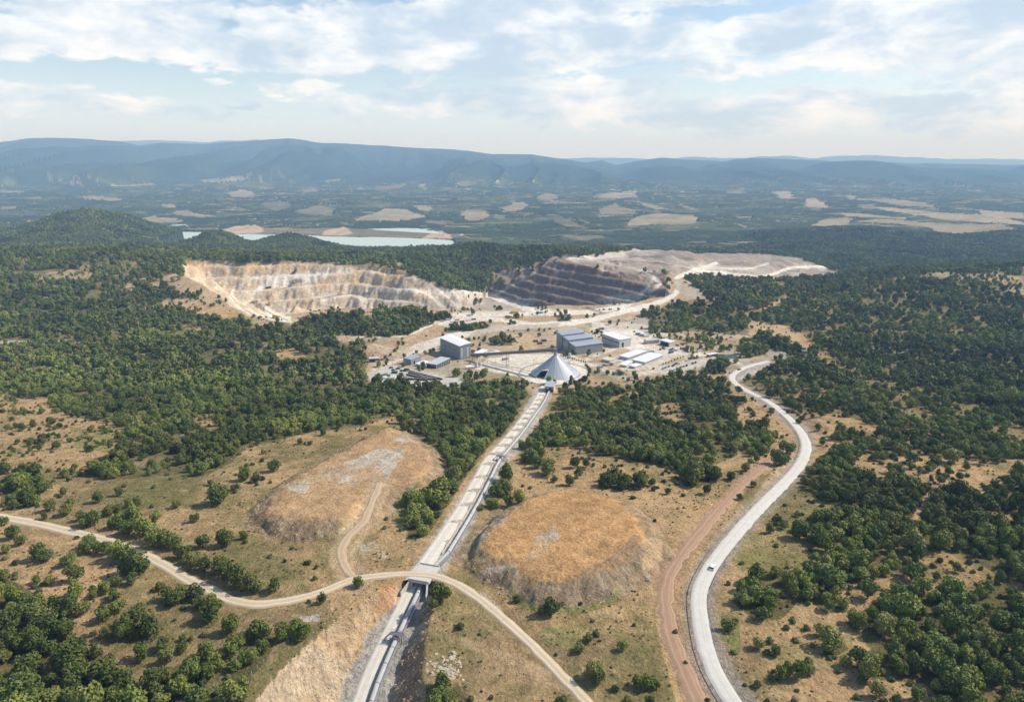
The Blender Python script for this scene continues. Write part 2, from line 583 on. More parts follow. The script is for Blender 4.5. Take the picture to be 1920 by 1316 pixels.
def level(path, hw, blend, drop=0.22, zoff=0.0):
    """flatten terrain to the path's height within half width hw, easing out over blend"""
    R = hw + blend
    P = path
    for a in range(0, len(P) - 1, 6):
        seg = P[a:a + 7]
        y0, y1 = seg[:, 1].min() - R, seg[:, 1].max() + R
        i0 = max(0, np.searchsorted(RY, y0))
        i1 = np.searchsorted(RY, y1)
        gx, gy, zz = GX[i0:i1], GY[i0:i1], Z[i0:i1]
        m = (gx > seg[:, 0].min() - R) & (gx < seg[:, 0].max() + R)
        if not m.any():
            continue
        d, par = seg_dist(gx[m], gy[m], seg)
        zt = np.interp(par, np.arange(len(seg)), seg[:, 2]) + zoff - drop
        w = 1 - sstep(hw, R, d)
        LW = LEVELW[i0:i1]
        old = zz[m]
        wprev = LW[m]
        wn_ = np.maximum(w - wprev, 0) / np.maximum(1e-6, 1 - wprev) if False else w * (1 - wprev * (w < wprev))
        zz[m] = old * (1 - wn_) + zt * wn_
        LW[m] = np.maximum(wprev, w)
        Z[i0:i1] = zz
        LEVELW[i0:i1] = LW


LEVELW = np.zeros_like(Z)
ROAD_MAIN = [(1400, 1345), (1376, 1316), (1345, 1265), (1325, 1215), (1314, 1160), (1311, 1115), (1324, 1078), (1348, 1040), (1390, 988), (1430, 945), (1470, 905), (1500, 870), (1512, 838), (1502, 810), (1475, 780),
             (1440, 752), (1404, 734), (1378, 718), (1373, 704), (1390, 692), (1412, 684), (1440, 678)]
ROAD_DIRT = [(-60, 960), (0, 969), (60, 980), (130, 995), (200, 1013), (260, 1035), (310, 1060), (350, 1085), (395, 1105), (430, 1122), (480, 1131), (540, 1125), (600, 1110), (660, 1087), (720, 1077), (780, 1075), (825, 1082),
             (870, 1102), (910, 1131), (950, 1165), (1000, 1210), (1050, 1262), (1105, 1320), (1130, 1345)]
ROAD_SERV = [(1008, 752), (985, 785), (960, 820), (930, 857), (900, 905), (873, 950), (842, 1000), (808, 1048), (790, 1072)]
TRACK_MOUND = [(668, 1086), (648, 1060), (640, 1035), (655, 1008), (680, 978), (692, 950), (703, 925), (712, 905)]
TRACK_RED = [(1475, 838), (1452, 858), (1425, 880), (1395, 905), (1362, 940), (1322, 985), (1290, 1025), (1262, 1065), (1248, 1110), (1252, 1160), (1266, 1215), (1288, 1265), (1312, 1316), (1325, 1345)]
TRACK_PALE = [(872, 1205), (920, 1222), (970, 1240), (1030, 1270), (1060, 1290)]
HAUL = [(800, 648), (832, 636), (870, 626), (920, 618), (980, 612), (1040, 608), (1085, 603), (1125, 596), (1170, 584), (1225, 570), (1262, 555), (1274, 538), (1268, 522), (1290, 512), (1320, 502), (1342, 494)]
p_main = trace(ROAD_MAIN)
p_dirt = trace(ROAD_DIRT)
p_serv = trace(ROAD_SERV)
p_tm = trace(TRACK_MOUND)
p_red = trace(TRACK_RED)
p_pale = trace(TRACK_PALE)
# conveyor line: dome to road bridge, then into the cutting
CONV = [(1030, 726), (1014, 758), (998, 780), (975, 812), (946, 846), (930, 866), (910, 905), (886, 950), (856, 1000), (824, 1050), (806, 1074), (797, 1090)]
p_conv = trace(CONV)
A = p_conv[-1].copy()
B = ground(795, 1095)
# the cutting runs on from the bridge towards the camera, dropping below the ground
cut_pts = []
for (px, py, dz, hl, hr_, sl, sr) in [(828, 1044, .0, 2.4, 2.4, 2.5, 2.5), (812, 1066, 1.6, 2.4, 2.4, 2.5, 2.5), (799, 1085, 3.4, 2.4, 2.4, 2.0, 2.0), (783, 1118, 4.2, 4.0, 3.4, 1.1, 1.3), (766, 1155, 5.2, 7.5, 4.0, .66, 1.0), (744, 1200, 6.6, 9.5, 4.2, .60, .95),
                     (722, 1250, 8.0, 10, 4.5, .58, .9), (703, 1300, 9.5, 10, 4.5, .56, .9), (690, 1345, 11.0, 10, 4.5, .56, .9), (680, 1400, 12.0, 10, 4.5, .56, .9)]:
    u, k = ray_uk(px, py)
    yy = np.arange(100, 400, 0.5)
    g0 = H0(u * yy, yy)
    h = np.convolve(np.pad(g0, 8, mode='edge'), np.ones(17) / 17, 'valid') - dz
    hit = np.nonzero(h >= CAMZ + k * yy)[0]
    y = yy[hit[0]]
    cut_pts.append((u * y, y, float(h[hit[0]]), hl, hr_, sl, sr))
p_cut = smooth_path(cut_pts, 2.0)
level(p_main, 5.0, 7.0)
level(p_dirt, 3.6, 4.0)
level(p_red, 4.0, 3.0)
level(p_tm, 3.0, 5.0)
cmid = np.array(p_conv)
level(cmid, 8.0, 5.0, drop=0.2)
# carve the cutting (floor 8 m to the left for the service road, 4 m to the right)
i0, i1 = 0, np.searchsorted(RY, p_cut[0, 1] + 30)
gx, gy = GX[i0:i1], GY[i0:i1]
m = (gx > -140) & (gx < 60)
X, Y = gx[m], gy[m]
d, par = seg_dist(X, Y, p_cut)
ip = np.clip(par.astype(int), 0, len(p_cut) - 2)
tx = p_cut[ip + 1, 0] - p_cut[ip, 0]
ty = p_cut[ip + 1, 1] - p_cut[ip, 1]
side = (X - p_cut[ip, 0]) * ty - (Y - p_cut[ip, 1]) * tx      # path heads to -y: positive = image left
side = np.sign(-side) * -1
zc_ = np.interp(par, np.arange(len(p_cut)), p_cut[:, 2])
rough = 1.5 * fbm(X / 6, Y / 6, 3, 131) + .9 * fbm(X / 1.8, Y / 1.8, 3, 132) + .8 * np.abs(fbm(X / 2.0 + Y / 4, Y / 9, 3, 133))
left = X < p_cut[ip, 0] + (Y - p_cut[ip, 1]) * tx / np.where(np.abs(ty) < 1e-6, -1e-6, ty)
hL, hR, sL, sR = [np.interp(par, np.arange(len(p_cut)), p_cut[:, j]) for j in (3, 4, 5, 6)]
zl = zc_ + np.maximum(0, d - hL - rough * (hL > 3)) * sL + (d > hL + 1) * (hL > 3) * (rough * .7 + 1.1 * np.abs(fbm((X + Y * .5) / 1.6, Y / 5, 3, 135)) - .4)
zrr = zc_ + np.maximum(0, d - hR - rough * (hL > 3)) * sR
zcut = np.where(left, zl, zrr) - 0.15
beyond = (par <= 0.001) & (Y > p_cut[0, 1])
zcut = np.where(beyond, 1e4, zcut)
zz = Z[i0:i1]
old = zz[m]
new = np.minimum(old, zcut)
cutm = (old - new) > 0.4
bankm = cutm & (np.where(left, d - hL - rough, d - hR - rough) > 0.3) & (hL > 3.2)
zz[m] = new
Z[i0:i1] = zz
CUT = np.zeros_like(Z)
q = CUT[i0:i1]
q[m] = np.where(bankm, np.where(left, 1.0, 2.0), np.where(cutm, 3.0, 0.0))
CUT[i0:i1] = q
p_haul = trace(HAUL, 6.0)
level(p_haul, 8, 10)
PX, PY = project(GX, GY, Z)

# ------------------------------------------------------------------ ground colours: what each stretch of ground is made of, plus some painted shade
def srgb(r, g, b):
    return np.array([((c / 255 + .055) / 1.055) ** 2.4 if c > 10 else c / 255 / 12.92 for c in (r, g, b)])


DRY = np.array([.44, .30, .155])
DRY2 = np.array([.27, .195, .10])
GREENISH = np.array([.145, .145, .052])
SOIL = np.array([.42, .30, .18])
REDSOIL = np.array([.38, .235, .155])
GRAVEL = np.array([.46, .43, .37])
PALE = np.array([.60, .55, .465])
PALEW = np.array([.72, .67, .58])
ROCKY = np.array([.62, .43, .24])
GREY = np.array([.30, .275, .25])
DARKROCK = np.array([.145, .115, .10])
LITTER = np.array([.085, .075, .035])
WOODS = np.array([.042, .062, .026])
FIELD = np.array([.36, .30, .205])
wx = PX + np.interp(GY, [0, 3000], [5, 2]) * fbm(GX / 14, GY / 14, 4, 201, .6)
wy = PY + np.interp(GY, [0, 500, 3000], [4, 3, 1.0]) * fbm(GX / 14, GY / 14, 4, 202, .6)
n1 = fbm(GX / 60, GY / 60, 5, 203, .6)
n2 = fbm(GX / 18, GY / 18, 4, 204, .6)
n3 = fbm(GX / 6, GY / 6, 3, 205, .6)
COL = DRY[None, None, :] * (1 - sstep(-.2, .5, n1 + n2 * .5)[..., None]) + DRY2[None, None, :] * sstep(-.2, .5, n1 + n2 * .5)[..., None]
gm = sstep(-.12, .42, n1 * .7 - n2 * .6 + .06 + n3 * .3)[..., None] * 0.68
COL = COL * (1 - gm) + GREENISH * gm
del gm


def mixcol(mask, col):
    global COL
    m = mask[..., None]
    COL = COL * (1 - m) + np.asarray(col) * m


def paint(poly, col, k=1.0, soft=None):
    mixcol(in_poly(wx, wy, poly) * k if soft is None else in_poly(wx, wy, poly) * k * soft, col)


def paintline(path, hw, col, k=1.0, warp=True):
    """hw in photo pixels, may be a pair (first, last)"""
    P = smooth_path(path, 8.0)
    X, Y = (wx, wy) if warp else (PX, PY)
    h = np.max(hw) + 4
    m = (X > P[:, 0].min() - h) & (X < P[:, 0].max() + h) & (Y > P[:, 1].min() - h) & (Y < P[:, 1].max() + h)
    if not m.any():
        return
    d, par = seg_dist(X[m], Y[m], P)
    w = np.interp(par, [0, len(P) - 1], hw if isinstance(hw, tuple) else (hw, hw))
    q = np.zeros(PX.shape)
    q[m] = (1 - sstep(w * .7, w * 1.15, d)) * k
    mixcol(q, col)


# woods as a ground tone far away, and the wooded country beyond the works
fw = sstep(1500, 2200, GY)
ww = WOODS[None, None, :] * (1 + .5 * fbm(GX / 120, GY / 120, 5, 210, .65)[..., None]) + np.array([.02, .022, .006]) * sstep(.0, .6, fbm(GX / 500, GY / 500, 4, 211))[..., None]
COL = COL * (1 - fw[..., None]) + ww * fw[..., None]
# speckle of small clearings and farms in the valley
sp_ = fbm(GX / 330 + 7, GY / 130, 5, 214, .62)
mixcol(sstep(.28, .40, sp_) * (GY > 2300) * (GY < 8300) * .55 * (.4 + .6 * sstep(-.2, .3, fbm(GX / 1500, GY / 1500, 2, 215))), FIELD * .75)
mixcol(sstep(.42, .5, fbm(GX / 260 + 31, GY / 90, 5, 216, .6)) * (GY > 3000) * (GY < 7600) * .7, FIELD)
mixcol(sstep(.3, .5, fbm(GX / 70 + 31, GY / 45, 4, 218, .6)) * (GY > 1500) * (GY < 3000) * .5, FIELD * .8)
FIELDS = [
    ([(660, 412), (700, 400), (720, 390), (760, 392), (790, 402), (800, 406), (770, 414), (700, 416)], 1), ([(555, 397), (600, 384), (630, 392), (625, 404), (580, 402)], .45), ([(495, 380), (540, 378), (545, 388), (520, 396), (500, 392)], .3),
    ([(775, 386), (810, 387), (815, 394), (795, 396)], .8), ([(862, 402), (880, 392), (905, 394), (918, 402), (900, 414), (872, 414)], .85), ([(920, 402), (945, 404), (950, 412), (925, 410)], .4),
    ([(965, 380), (985, 378), (990, 384), (975, 396), (945, 398), (940, 390)], .9), ([(425, 362), (455, 356), (476, 360), (470, 370), (440, 370)], .9), ([(375, 338), (430, 332), (465, 334), (440, 340), (400, 343)], .9),
    ([(205, 347), (290, 345), (300, 348), (210, 350)], .8), ([(240, 413), (290, 404), (300, 408), (345, 412), (330, 417), (290, 418), (250, 419)], .9), ([(325, 396), (350, 394), (380, 402), (420, 405), (380, 408), (330, 404)], .8),
    ([(145, 370), (180, 366), (230, 372), (220, 377), (180, 374)], .8), ([(300, 381), (325, 385), (330, 390), (305, 388)], .8), ([(0, 356), (50, 358), (40, 362), (0, 361)], .6), ([(40, 372), (80, 369), (75, 374)], .6),
    ([(100, 341), (150, 340), (140, 345)], .6), ([(0, 388), (30, 385), (25, 392), (0, 394)], .5), ([(785, 345), (803, 345), (800, 350), (788, 351)], .8), ([(615, 337), (640, 335), (635, 341), (615, 342)], .6),
    ([(560, 358), (590, 352), (600, 358), (570, 362)], .6), ([(700, 352), (760, 346), (755, 352), (710, 357)], .4), ([(850, 345), (880, 338), (900, 343), (870, 350)], .4), ([(1008, 368), (1030, 361), (1052, 370), (1035, 377), (1010, 376)], .7),
    ([(1110, 370), (1140, 362), (1195, 358), (1195, 368), (1160, 373)], .8), ([(1125, 392), (1150, 380), (1175, 388), (1200, 400), (1130, 402)], .6), ([(1195, 378), (1225, 384), (1260, 392), (1230, 394), (1200, 386)], .9),
    ([(1175, 418), (1200, 404), (1230, 400), (1300, 404), (1308, 418), (1240, 422), (1180, 423)], .9), ([(1270, 378), (1300, 388), (1315, 396), (1290, 393)], .6), ([(1450, 360), (1480, 358), (1490, 372), (1465, 373)], .9),
    ([(1508, 374), (1530, 372), (1550, 386), (1545, 391), (1510, 388)], 1), ([(1585, 366), (1607, 366), (1605, 372), (1590, 372)], .8), ([(1600, 372), (1690, 374), (1750, 384), (1745, 388), (1690, 386)], .7),
    ([(1515, 424), (1545, 412), (1590, 406), (1600, 416), (1585, 424)], .8), ([(1575, 398), (1600, 400), (1700, 408), (1700, 412), (1590, 405)], 1), ([(1600, 416), (1640, 410), (1760, 418), (1880, 420), (1920, 432), (1925, 442), (1840, 440), (1740, 438), (1750, 428), (1680, 420)], .85),
    ([(1640, 388), (1700, 392), (1760, 398), (1880, 404), (1925, 418), (1925, 424), (1880, 420), (1790, 414), (1720, 404), (1660, 396)], .85), ([(1830, 393), (1925, 400), (1925, 410), (1850, 404)], .8), ([(1570, 437), (1600, 431), (1680, 432), (1720, 437), (1640, 436)], .9),
    ([(1115, 365), (1150, 360), (1180, 364), (1150, 369)], .7), ([(1370, 356), (1400, 350), (1400, 362), (1365, 362)], .35), ([(1520, 344), (1540, 343), (1545, 347)], .6), ([(1760, 347), (1830, 346), (1820, 349)], .5),
    ([(1040, 410), (1070, 414), (1110, 428), (1060, 424), (1040, 416)], .45), ([(1080, 405), (1110, 420), (1095, 418)], .4), ([(965, 398), (1000, 400), (985, 408)], .4), ([(1380, 420), (1400, 422), (1395, 427)], .6),
    ([(1610, 385), (1640, 384), (1650, 392), (1620, 392)], .5), ([(1700, 376), (1740, 379), (1735, 383)], .6), ([(480, 350), (520, 352), (500, 356)], .4), ([(900, 355), (925, 358), (915, 364)], .35)]
wxf = PX + 12 * fbm(GX / 180, GY / 180, 5, 220, .65)
wyf = PY + 3.0 * fbm(GX / 140, GY / 200, 5, 221, .65)
for poly, k in FIELDS:
    mixcol(in_poly(wxf, wyf, poly) * k * (.72 + .28 * sstep(-.3, .3, fbm(GX / 200, GY / 90, 4, 222))), FIELD * (0.85 + .25 * random.random()))
# drawn-down shore of the reservoir
wys = PY + 1.0 * fbm(GX / 90, GY / 90, 4, 223)
wxs = PX + 8.0 * fbm(GX / 90, GY / 90, 4, 224)
for poly in ([(415, 432), (440, 424), (480, 421), (495, 434), (480, 438), (425, 438)], [(602, 441), (612, 432), (645, 425), (660, 438), (640, 442)], [(792, 447), (805, 438), (830, 432), (846, 440), (850, 450)]):
    mixcol(in_poly(wxs, wys, poly) * 1.0, np.array([.46, .34, .24]))
mixcol((sel & lkb & (bmp < 25)) * (1 - lk) * (Z < 73) * .30, np.array([.46, .34, .23]))
# hillside clearings in the middle distance
for poly, k in [([(70, 520), (120, 508), (180, 512), (150, 524), (90, 528)], .8), ([(100, 492), (150, 483), (250, 480), (300, 488), (240, 494), (180, 500), (130, 500)], .6), ([(1560, 508), (1640, 500), (1780, 498), (1920, 500), (1925, 512), (1860, 520), (1800, 524), (1740, 514), (1680, 512)], .85),
                ([(1885, 535), (1925, 528), (1925, 548), (1895, 545)], .9), ([(1640, 556), (1690, 555), (1680, 563), (1650, 562)], .8), ([(1700, 600), (1760, 598), (1770, 605), (1710, 604)], .7), ([(1640, 614), (1700, 618), (1705, 624), (1650, 620)], .8),
                ([(700, 480), (730, 474), (760, 490), (762, 508), (740, 505), (720, 488)], .8)]:
    mixcol(in_poly(wx, wy, poly) * k, FIELD * .95)
# bare ground round the works and the pit
paint([(240, 530), (345, 505), (360, 488), (420, 486), (480, 500), (560, 486), (660, 486), (760, 520), (900, 545), (1000, 500), (1060, 484), (1110, 474), (1230, 466), (1400, 474), (1500, 486), (1580, 512), (1520, 530), (1470, 520),
       (1350, 520), (1300, 530), (1330, 560), (1260, 590), (1240, 620), (1330, 625), (1420, 610), (1400, 640), (1480, 640), (1500, 670), (1420, 705), (1370, 700), (1330, 695), (1200, 715), (1100, 725), (1040, 735), (1000, 745), (960, 700), (900, 735),
       (780, 722), (680, 710), (680, 690), (690, 665), (640, 640), (560, 630), (540, 605), (480, 610), (450, 585), (400, 572), (330, 575), (250, 580), (215, 560)], SOIL * .95 + .03, .9)
paint([(690, 715), (740, 690), (800, 640), (860, 610), (1060, 600), (1130, 590), (1250, 600), (1240, 640), (1350, 650), (1420, 670), (1380, 700), (1200, 715), (1060, 700)], np.array([.46, .37, .26]), .6)
# pit walls
mixcol(PIT * 1.0, np.array([.60, .50, .37]) * 1.0)
pv = fbm(GX / 35, Z / 9, 4, 230, .6)
pv2 = fbm(GX / 70 + 5, GY / 70, 4, 231, .6)
mixcol(PIT * sstep(-.1, .5, pv) * .6, np.array([.52, .34, .18]))
mixcol(PIT * sstep(.0, .5, pv2) * .7, np.array([.68, .64, .57]))
mixcol(PIT * sstep(.15, .5, -pv2) * .4 * (PX > 640), np.array([.38, .30, .23]))
rl = PIT * (GX > -75) * sstep(-75, -45, GX + 12 * n1) * (PY > 478)
mixcol(rl * .95, DARKROCK * np.array([1.08, 1.0, .95]))
mixcol(rl * sstep(0.0, .45, fbm(GX / 30, Z / 14 + GX / 90, 4, 233)) * .55, np.array([.22, .205, .20]))
mixcol(rl * (1 - PITFACE) * .45, np.array([.34, .27, .20]))
mixcol(PIT * (PY > 560) * (PX > 780) * (PX < 1000) * .6, np.array([.30, .29, .28]))
mixcol(PIT * PITFACE * (PX < 930) * sstep(0, .6, fbm(GX / 5, GY / 9, 3, 235)) * .35, np.array([.34, .25, .17]))
mixcol(PIT * (in_poly(PX, PY, [(500, 520), (620, 500), (700, 505), (560, 535), (480, 545)]) * .6), np.array([.72, .70, .66]))
mixcol(PIT * in_poly(PX, PY, [(548, 520), (562, 518), (566, 528), (550, 532)]) * .9, np.array([.22, .18, .16]))
# dump
mixcol(dm * .9, np.array([.33, .28, .235]))
mixcol(dm * in_poly(wx, wy, [(1175, 478), (1240, 470), (1300, 485), (1310, 500), (1230, 496), (1180, 490)]) * .8, np.array([.17, .145, .125]))
mixcol(dm * sstep(-.1, .5, fbm(GX / 60, GY / 60, 4, 240)) * .7, np.array([.27, .235, .21]))
mixcol(dm * (np.mod(1, 2) > 0) * sstep(.4, .8, fbm(GX / 160, GY / 160, 3, 241) + .35) * .6, np.array([.56, .50, .41]))
paint([(1060, 486), (1090, 474), (1180, 474), (1160, 482), (1110, 488)], PALE, .9)
paint([(1110, 560), (1180, 590), (1230, 590), (1200, 560), (1230, 520), (1190, 500), (1150, 505), (1210, 525), (1215, 545)], PALE * .85, .6)
paint([(1085, 492), (1130, 494), (1190, 505), (1215, 522), (1205, 530), (1140, 510)], np.array([.22, .17, .13]), .6)
# roads of the quarry, worn pale into the ground
for path, hw, c, k in [
        ([(930, 556), (900, 552), (850, 545), (790, 547), (740, 545), (690, 546), (640, 556), (600, 565)], (5, 2.5), PALEW, .8),
        ([(925, 556), (950, 566), (980, 576), (1008, 584)], (5, 5), PALEW, 1), ([(925, 556), (970, 530), (1010, 508)], (4, 2), PALE, .4),
        ([(600, 512), (560, 520), (520, 530), (490, 540), (478, 552), (486, 568), (505, 585), (540, 600)], (3, 7), PALEW, 1), ([(520, 515), (470, 525), (436, 545), (436, 560), (460, 580), (500, 598), (545, 604)], (3, 3), PALEW, .9),
        ([(700, 512), (620, 514), (560, 522)], (2, 3), PALEW, .7), ([(860, 590), (920, 588), (980, 588), (1060, 586), (1110, 584), (1150, 578)], (5, 5), PALEW, .9), ([(1060, 586), (1000, 580)], (3, 3), PALEW, .9),
        ([(850, 590), (910, 596), (960, 602), (1010, 608), (1040, 608)], (4, 3), PALEW, .8), ([(1150, 578), (1180, 574)], (4, 5), PALEW, .8),
        ([(1225, 520), (1236, 530), (1228, 540), (1210, 545), (1200, 552)], (4, 4), PALEW, .7), ([(1342, 494), (1330, 502), (1300, 506), (1360, 512), (1430, 518), (1460, 510), (1480, 503), (1530, 500), (1560, 502)], (2.5, 2.5), PALEW, .9),
        ([(1325, 502), (1400, 504), (1440, 494)], (2, 2), PALEW, .8), ([(1255, 555), (1300, 585), (1270, 590)], (3, 2), PALE, .4),
        ([(1110, 598), (1130, 612), (1160, 622), (1210, 625), (1240, 640)], (6, 6), PALEW, .7), ([(640, 626), (680, 630), (740, 629), (780, 622), (805, 610), (850, 600)], (3, 3), PALEW, .8),
        ([(0, 641), (60, 642), (130, 638)], (3, 2), GRAVEL, .9), ([(150, 640), (200, 648), (250, 655), (330, 664)], (2, 2), GRAVEL, .9), ([(1160, 598), (1250, 600), (1300, 610)], (2, 2), PALE, .5),
        ([(690, 705), (735, 680), (790, 655), (810, 645)], (4, 4), PALE, .9), ([(700, 645), (760, 660), (790, 660)], (1.5, 1.5), PALE, .6),
        ([(1440, 575), (1475, 560)], (3, 3), SOIL * 1.1, .9), ([(550, 600), (600, 605), (640, 626)], (2, 2), PALE, .6),
        ([(1372, 704), (1340, 690), (1240, 695), (1170, 708), (1150, 705), (1130, 690), (1100, 682), (1070, 665)], (4, 4), PALEW, .6),
        ([(1400, 690), (1345, 668), (1300, 664), (1250, 660), (1200, 650), (1160, 650), (1120, 665), (1100, 675)], (4, 4), PALEW, .7)]:
    paintline(path, hw, c, k)
paintline(HAUL, (7, 4), PALEW, .95)
# yards
YARDS = [([(682, 706), (700, 692), (735, 684), (770, 692), (830, 707), (905, 716), (880, 724), (840, 728), (780, 724), (720, 716)], GRAVEL, .95), ([(880, 690), (920, 672), (960, 664), (1050, 664), (1100, 684), (1096, 704), (1040, 716), (985, 708), (930, 700)], PALEW, .8),
         ([(1130, 620), (1180, 622), (1230, 632), (1240, 655), (1190, 660), (1140, 645)], PALEW, .7), ([(1225, 690), (1300, 672), (1345, 672), (1290, 694), (1240, 702)], GRAVEL * 1.15, .95), ([(1140, 672), (1230, 650), (1290, 652), (1230, 690), (1170, 696)], PALE, .8),
         ([(760, 655), (790, 640), (840, 634), (830, 650), (800, 662)], PALE, .7), ([(800, 604), (860, 598), (900, 602), (880, 612), (830, 612)], PALE, .8), ([(1372, 704), (1390, 690), (1440, 672), (1450, 685), (1400, 710), (1380, 716)], GRAVEL * 1.1, .9),
         ([(1430, 655), (1480, 660), (1470, 672), (1440, 668)], GREY * 1.3, .8), ([(840, 596), (930, 590), (950, 596), (900, 604)], PALE, .7)]
for poly, c, k in YARDS:
    paint(poly, c, k)
PAVED = np.zeros_like(Z)
for poly, c, k in YARDS:
    PAVED = np.maximum(PAVED, in_poly(PX, PY, poly))
# slopes and earth
paint([(1060, 722), (1110, 712), (1180, 712), (1200, 722), (1120, 728), (1050, 735)], SOIL * 1.1, .8)
paint([(670, 664), (700, 658), (740, 668), (730, 676), (690, 676)], REDSOIL * .7, .7)
paint([(695, 680), (720, 676), (725, 690), (700, 694)], SOIL * 1.2, .8)
paint([(1270, 700), (1370, 670), (1390, 690), (1350, 700)], DRY2, .5)
paint([(955, 628), (1000, 626), (1010, 650), (975, 662), (945, 648)], SOIL * 1.25, .7)
paint([(1400, 600), (1470, 606), (1500, 625), (1495, 650), (1450, 640), (1410, 640)], SOIL * 1.15, .85)
# stony ground by the mounds and in the fields
for poly, c, k in [([(670, 1020), (700, 1015), (735, 1030), (720, 1050), (690, 1052), (672, 1040)], PALE * .9, .7), ([(560, 1005), (600, 1003), (590, 1015), (565, 1013)], PALE, .6)]:
    paint(poly, c, k, sstep(-.25, .1, n3))
# mound tops: orange grass, bare middle, dark scree edges
mx1 = in_poly(GX, GY, m1w)
mx2 = in_poly(GX, GY, m2w)
e1 = np.full(Z.shape, 99.0)
for mx, w_, e_, cc in ((mx1, m1w, 8.0, np.array([.47, .305, .165])), (mx2, m2w, 9.0, np.array([.50, .295, .135]))):
    d = np.full(Z.shape, 99.0)
    s_ = (GX > w_[:, 0].min() - 8) & (GX < w_[:, 0].max() + 8) & (GY > w_[:, 1].min() - 8) & (GY < w_[:, 1].max() + 8)
    dd, _ = seg_dist(GX[s_], GY[s_], w_, True)
    d[s_] = dd
    topm = mx * sstep(e_ * .75, e_ * 1.05, d + 1.5 * n3)
    mixcol(topm * .9, cc)
    mixcol(topm * sstep(0.05, .5, n2 + .4 * n3) * .45, cc * .66)
    edge = (mx * (d < e_) + (~mx) * (d < 2.0))
    edge = edge * (1 - topm)
    edge = edge * (.35 + .65 * sstep(-.1, .3, n2 + .35 * (GX < w_[:, 0].mean()) * (GY < w_[:, 1].mean() + 15)))
    mixcol(edge * .7, np.array([.27, .19, .12]))
    mixcol(edge * sstep(.15, .45, fbm(GX / 1.7, GY / 1.7, 3, 250)) * .6, np.array([.45, .38, .29]))
    mixcol(edge * sstep(.1, .4, fbm(GX / 9, GY / 9, 3, 251)) * .5, GREENISH)
paint([(520, 905), (600, 880), (690, 850), (760, 815), (780, 830), (730, 870), (690, 900), (640, 915), (560, 925)], PALE * .88, .8, sstep(-.5, .3, n2 + .4 * n3))
paint([(690, 905), (720, 880), (740, 850), (760, 850), (735, 885), (712, 925), (690, 925)], PALE * .85, .75, sstep(-.6, .1, n2 + .4 * n3))
paint([(985, 1055), (1000, 1010), (1040, 985), (1050, 1005), (1020, 1040), (960, 1065), (900, 1085), (890, 1072), (940, 1060)], PALE * .75, .65, sstep(-.5, .2, n2))
paint([(1195, 1040), (1210, 990), (1240, 1000), (1240, 1050), (1210, 1075)], ROCKY, .5, sstep(-.2, .2, n2))
# tracks
paintline(TRACK_MOUND, (30, 20), SOIL * 1.2, .85)
paintline(TRACK_RED, (9, 30), REDSOIL * 1.1, .8)
paintline(TRACK_RED, (1.5, 4), REDSOIL * .78, .5)
paintline([(1232, 1130), (1238, 1190), (1255, 1250), (1275, 1316)], (4, 6), DRY * 1.1, .8)
paintline(TRACK_PALE, (9, 12), SOIL * 1.15, .55)
paintline([(905, 1120), (930, 1140), (960, 1180)], (10, 4), PALE * .9, .5)
paintline([(1420, 945), (1435, 920), (1460, 890), (1485, 860)], (12, 10), ROCKY * .9, .8)
paintline([(1455, 830), (1410, 790), (1380, 750)], (9, 8), SOIL, .8)
paintline([(1560, 840), (1530, 815), (1500, 780), (1440, 735)], (10, 8), SOIL * 1.05, .7)
paintline([(1716, 965), (1730, 935), (1745, 905), (1735, 880)], (8, 4), SOIL * 1.15, .9)
# verges of the white road: grey gravel
paintline(ROAD_MAIN, (42, 9), GREY * 1.05, .6)
# conveyor corridor
paintline([(1016, 740), (998, 775), (975, 812), (946, 846), (926, 870), (903, 908), (876, 952), (846, 1002), (814, 1052), (795, 1080)], (18, 30), PALE * .8, .9)
gcol = np.where(n3[..., None] > .1, GREY * 1.15, GRAVEL * .92)
m = (CUT == 3)[..., None]
COL = np.where(m, gcol, COL)
m = (CUT == 1)
mixcol(m * 1.0, np.array([.52, .37, .215]))
st = fbm(GX / 2.2 + GY / 7, GY / 3.0, 4, 260, .65)
mixcol(m * sstep(.0, .4, st) * .7, np.array([.30, .19, .10]))  # dark streaks: shade of small relief painted into the left bank
mixcol(m * sstep(.0, .45, fbm(GX / 14, GY / 14, 3, 261) + sstep(1180, 1316, PY) * .4 - .1) * .5, np.array([.62, .52, .38]))
m = (CUT == 2)
mixcol(m * 1.0, np.array([.30, .20, .13]))  # right bank: brown, with its shade painted into the darker tones
mixcol(m * sstep(.0, .4, fbm(GX / 6, GY / 6, 3, 262)) * .7, np.array([.40, .34, .26]))
paintline([(640, 1240), (600, 1280), (560, 1316)], (30, 40), ROCKY * .6, .0)
# orange bank tops
paint([(720, 1090), (742, 1095), (735, 1140), (700, 1150)], np.array([.48, .24, .12]), .7)
paint([(800, 1240), (860, 1225), (870, 1260), (850, 1275), (800, 1262)], PALEW, .8, sstep(.12, .2, fbm(GX / 3.0, GY / 3.0, 3, 263)))
paint([(555, 1155), (600, 1152), (600, 1165), (560, 1165)], GRAVEL, .8)
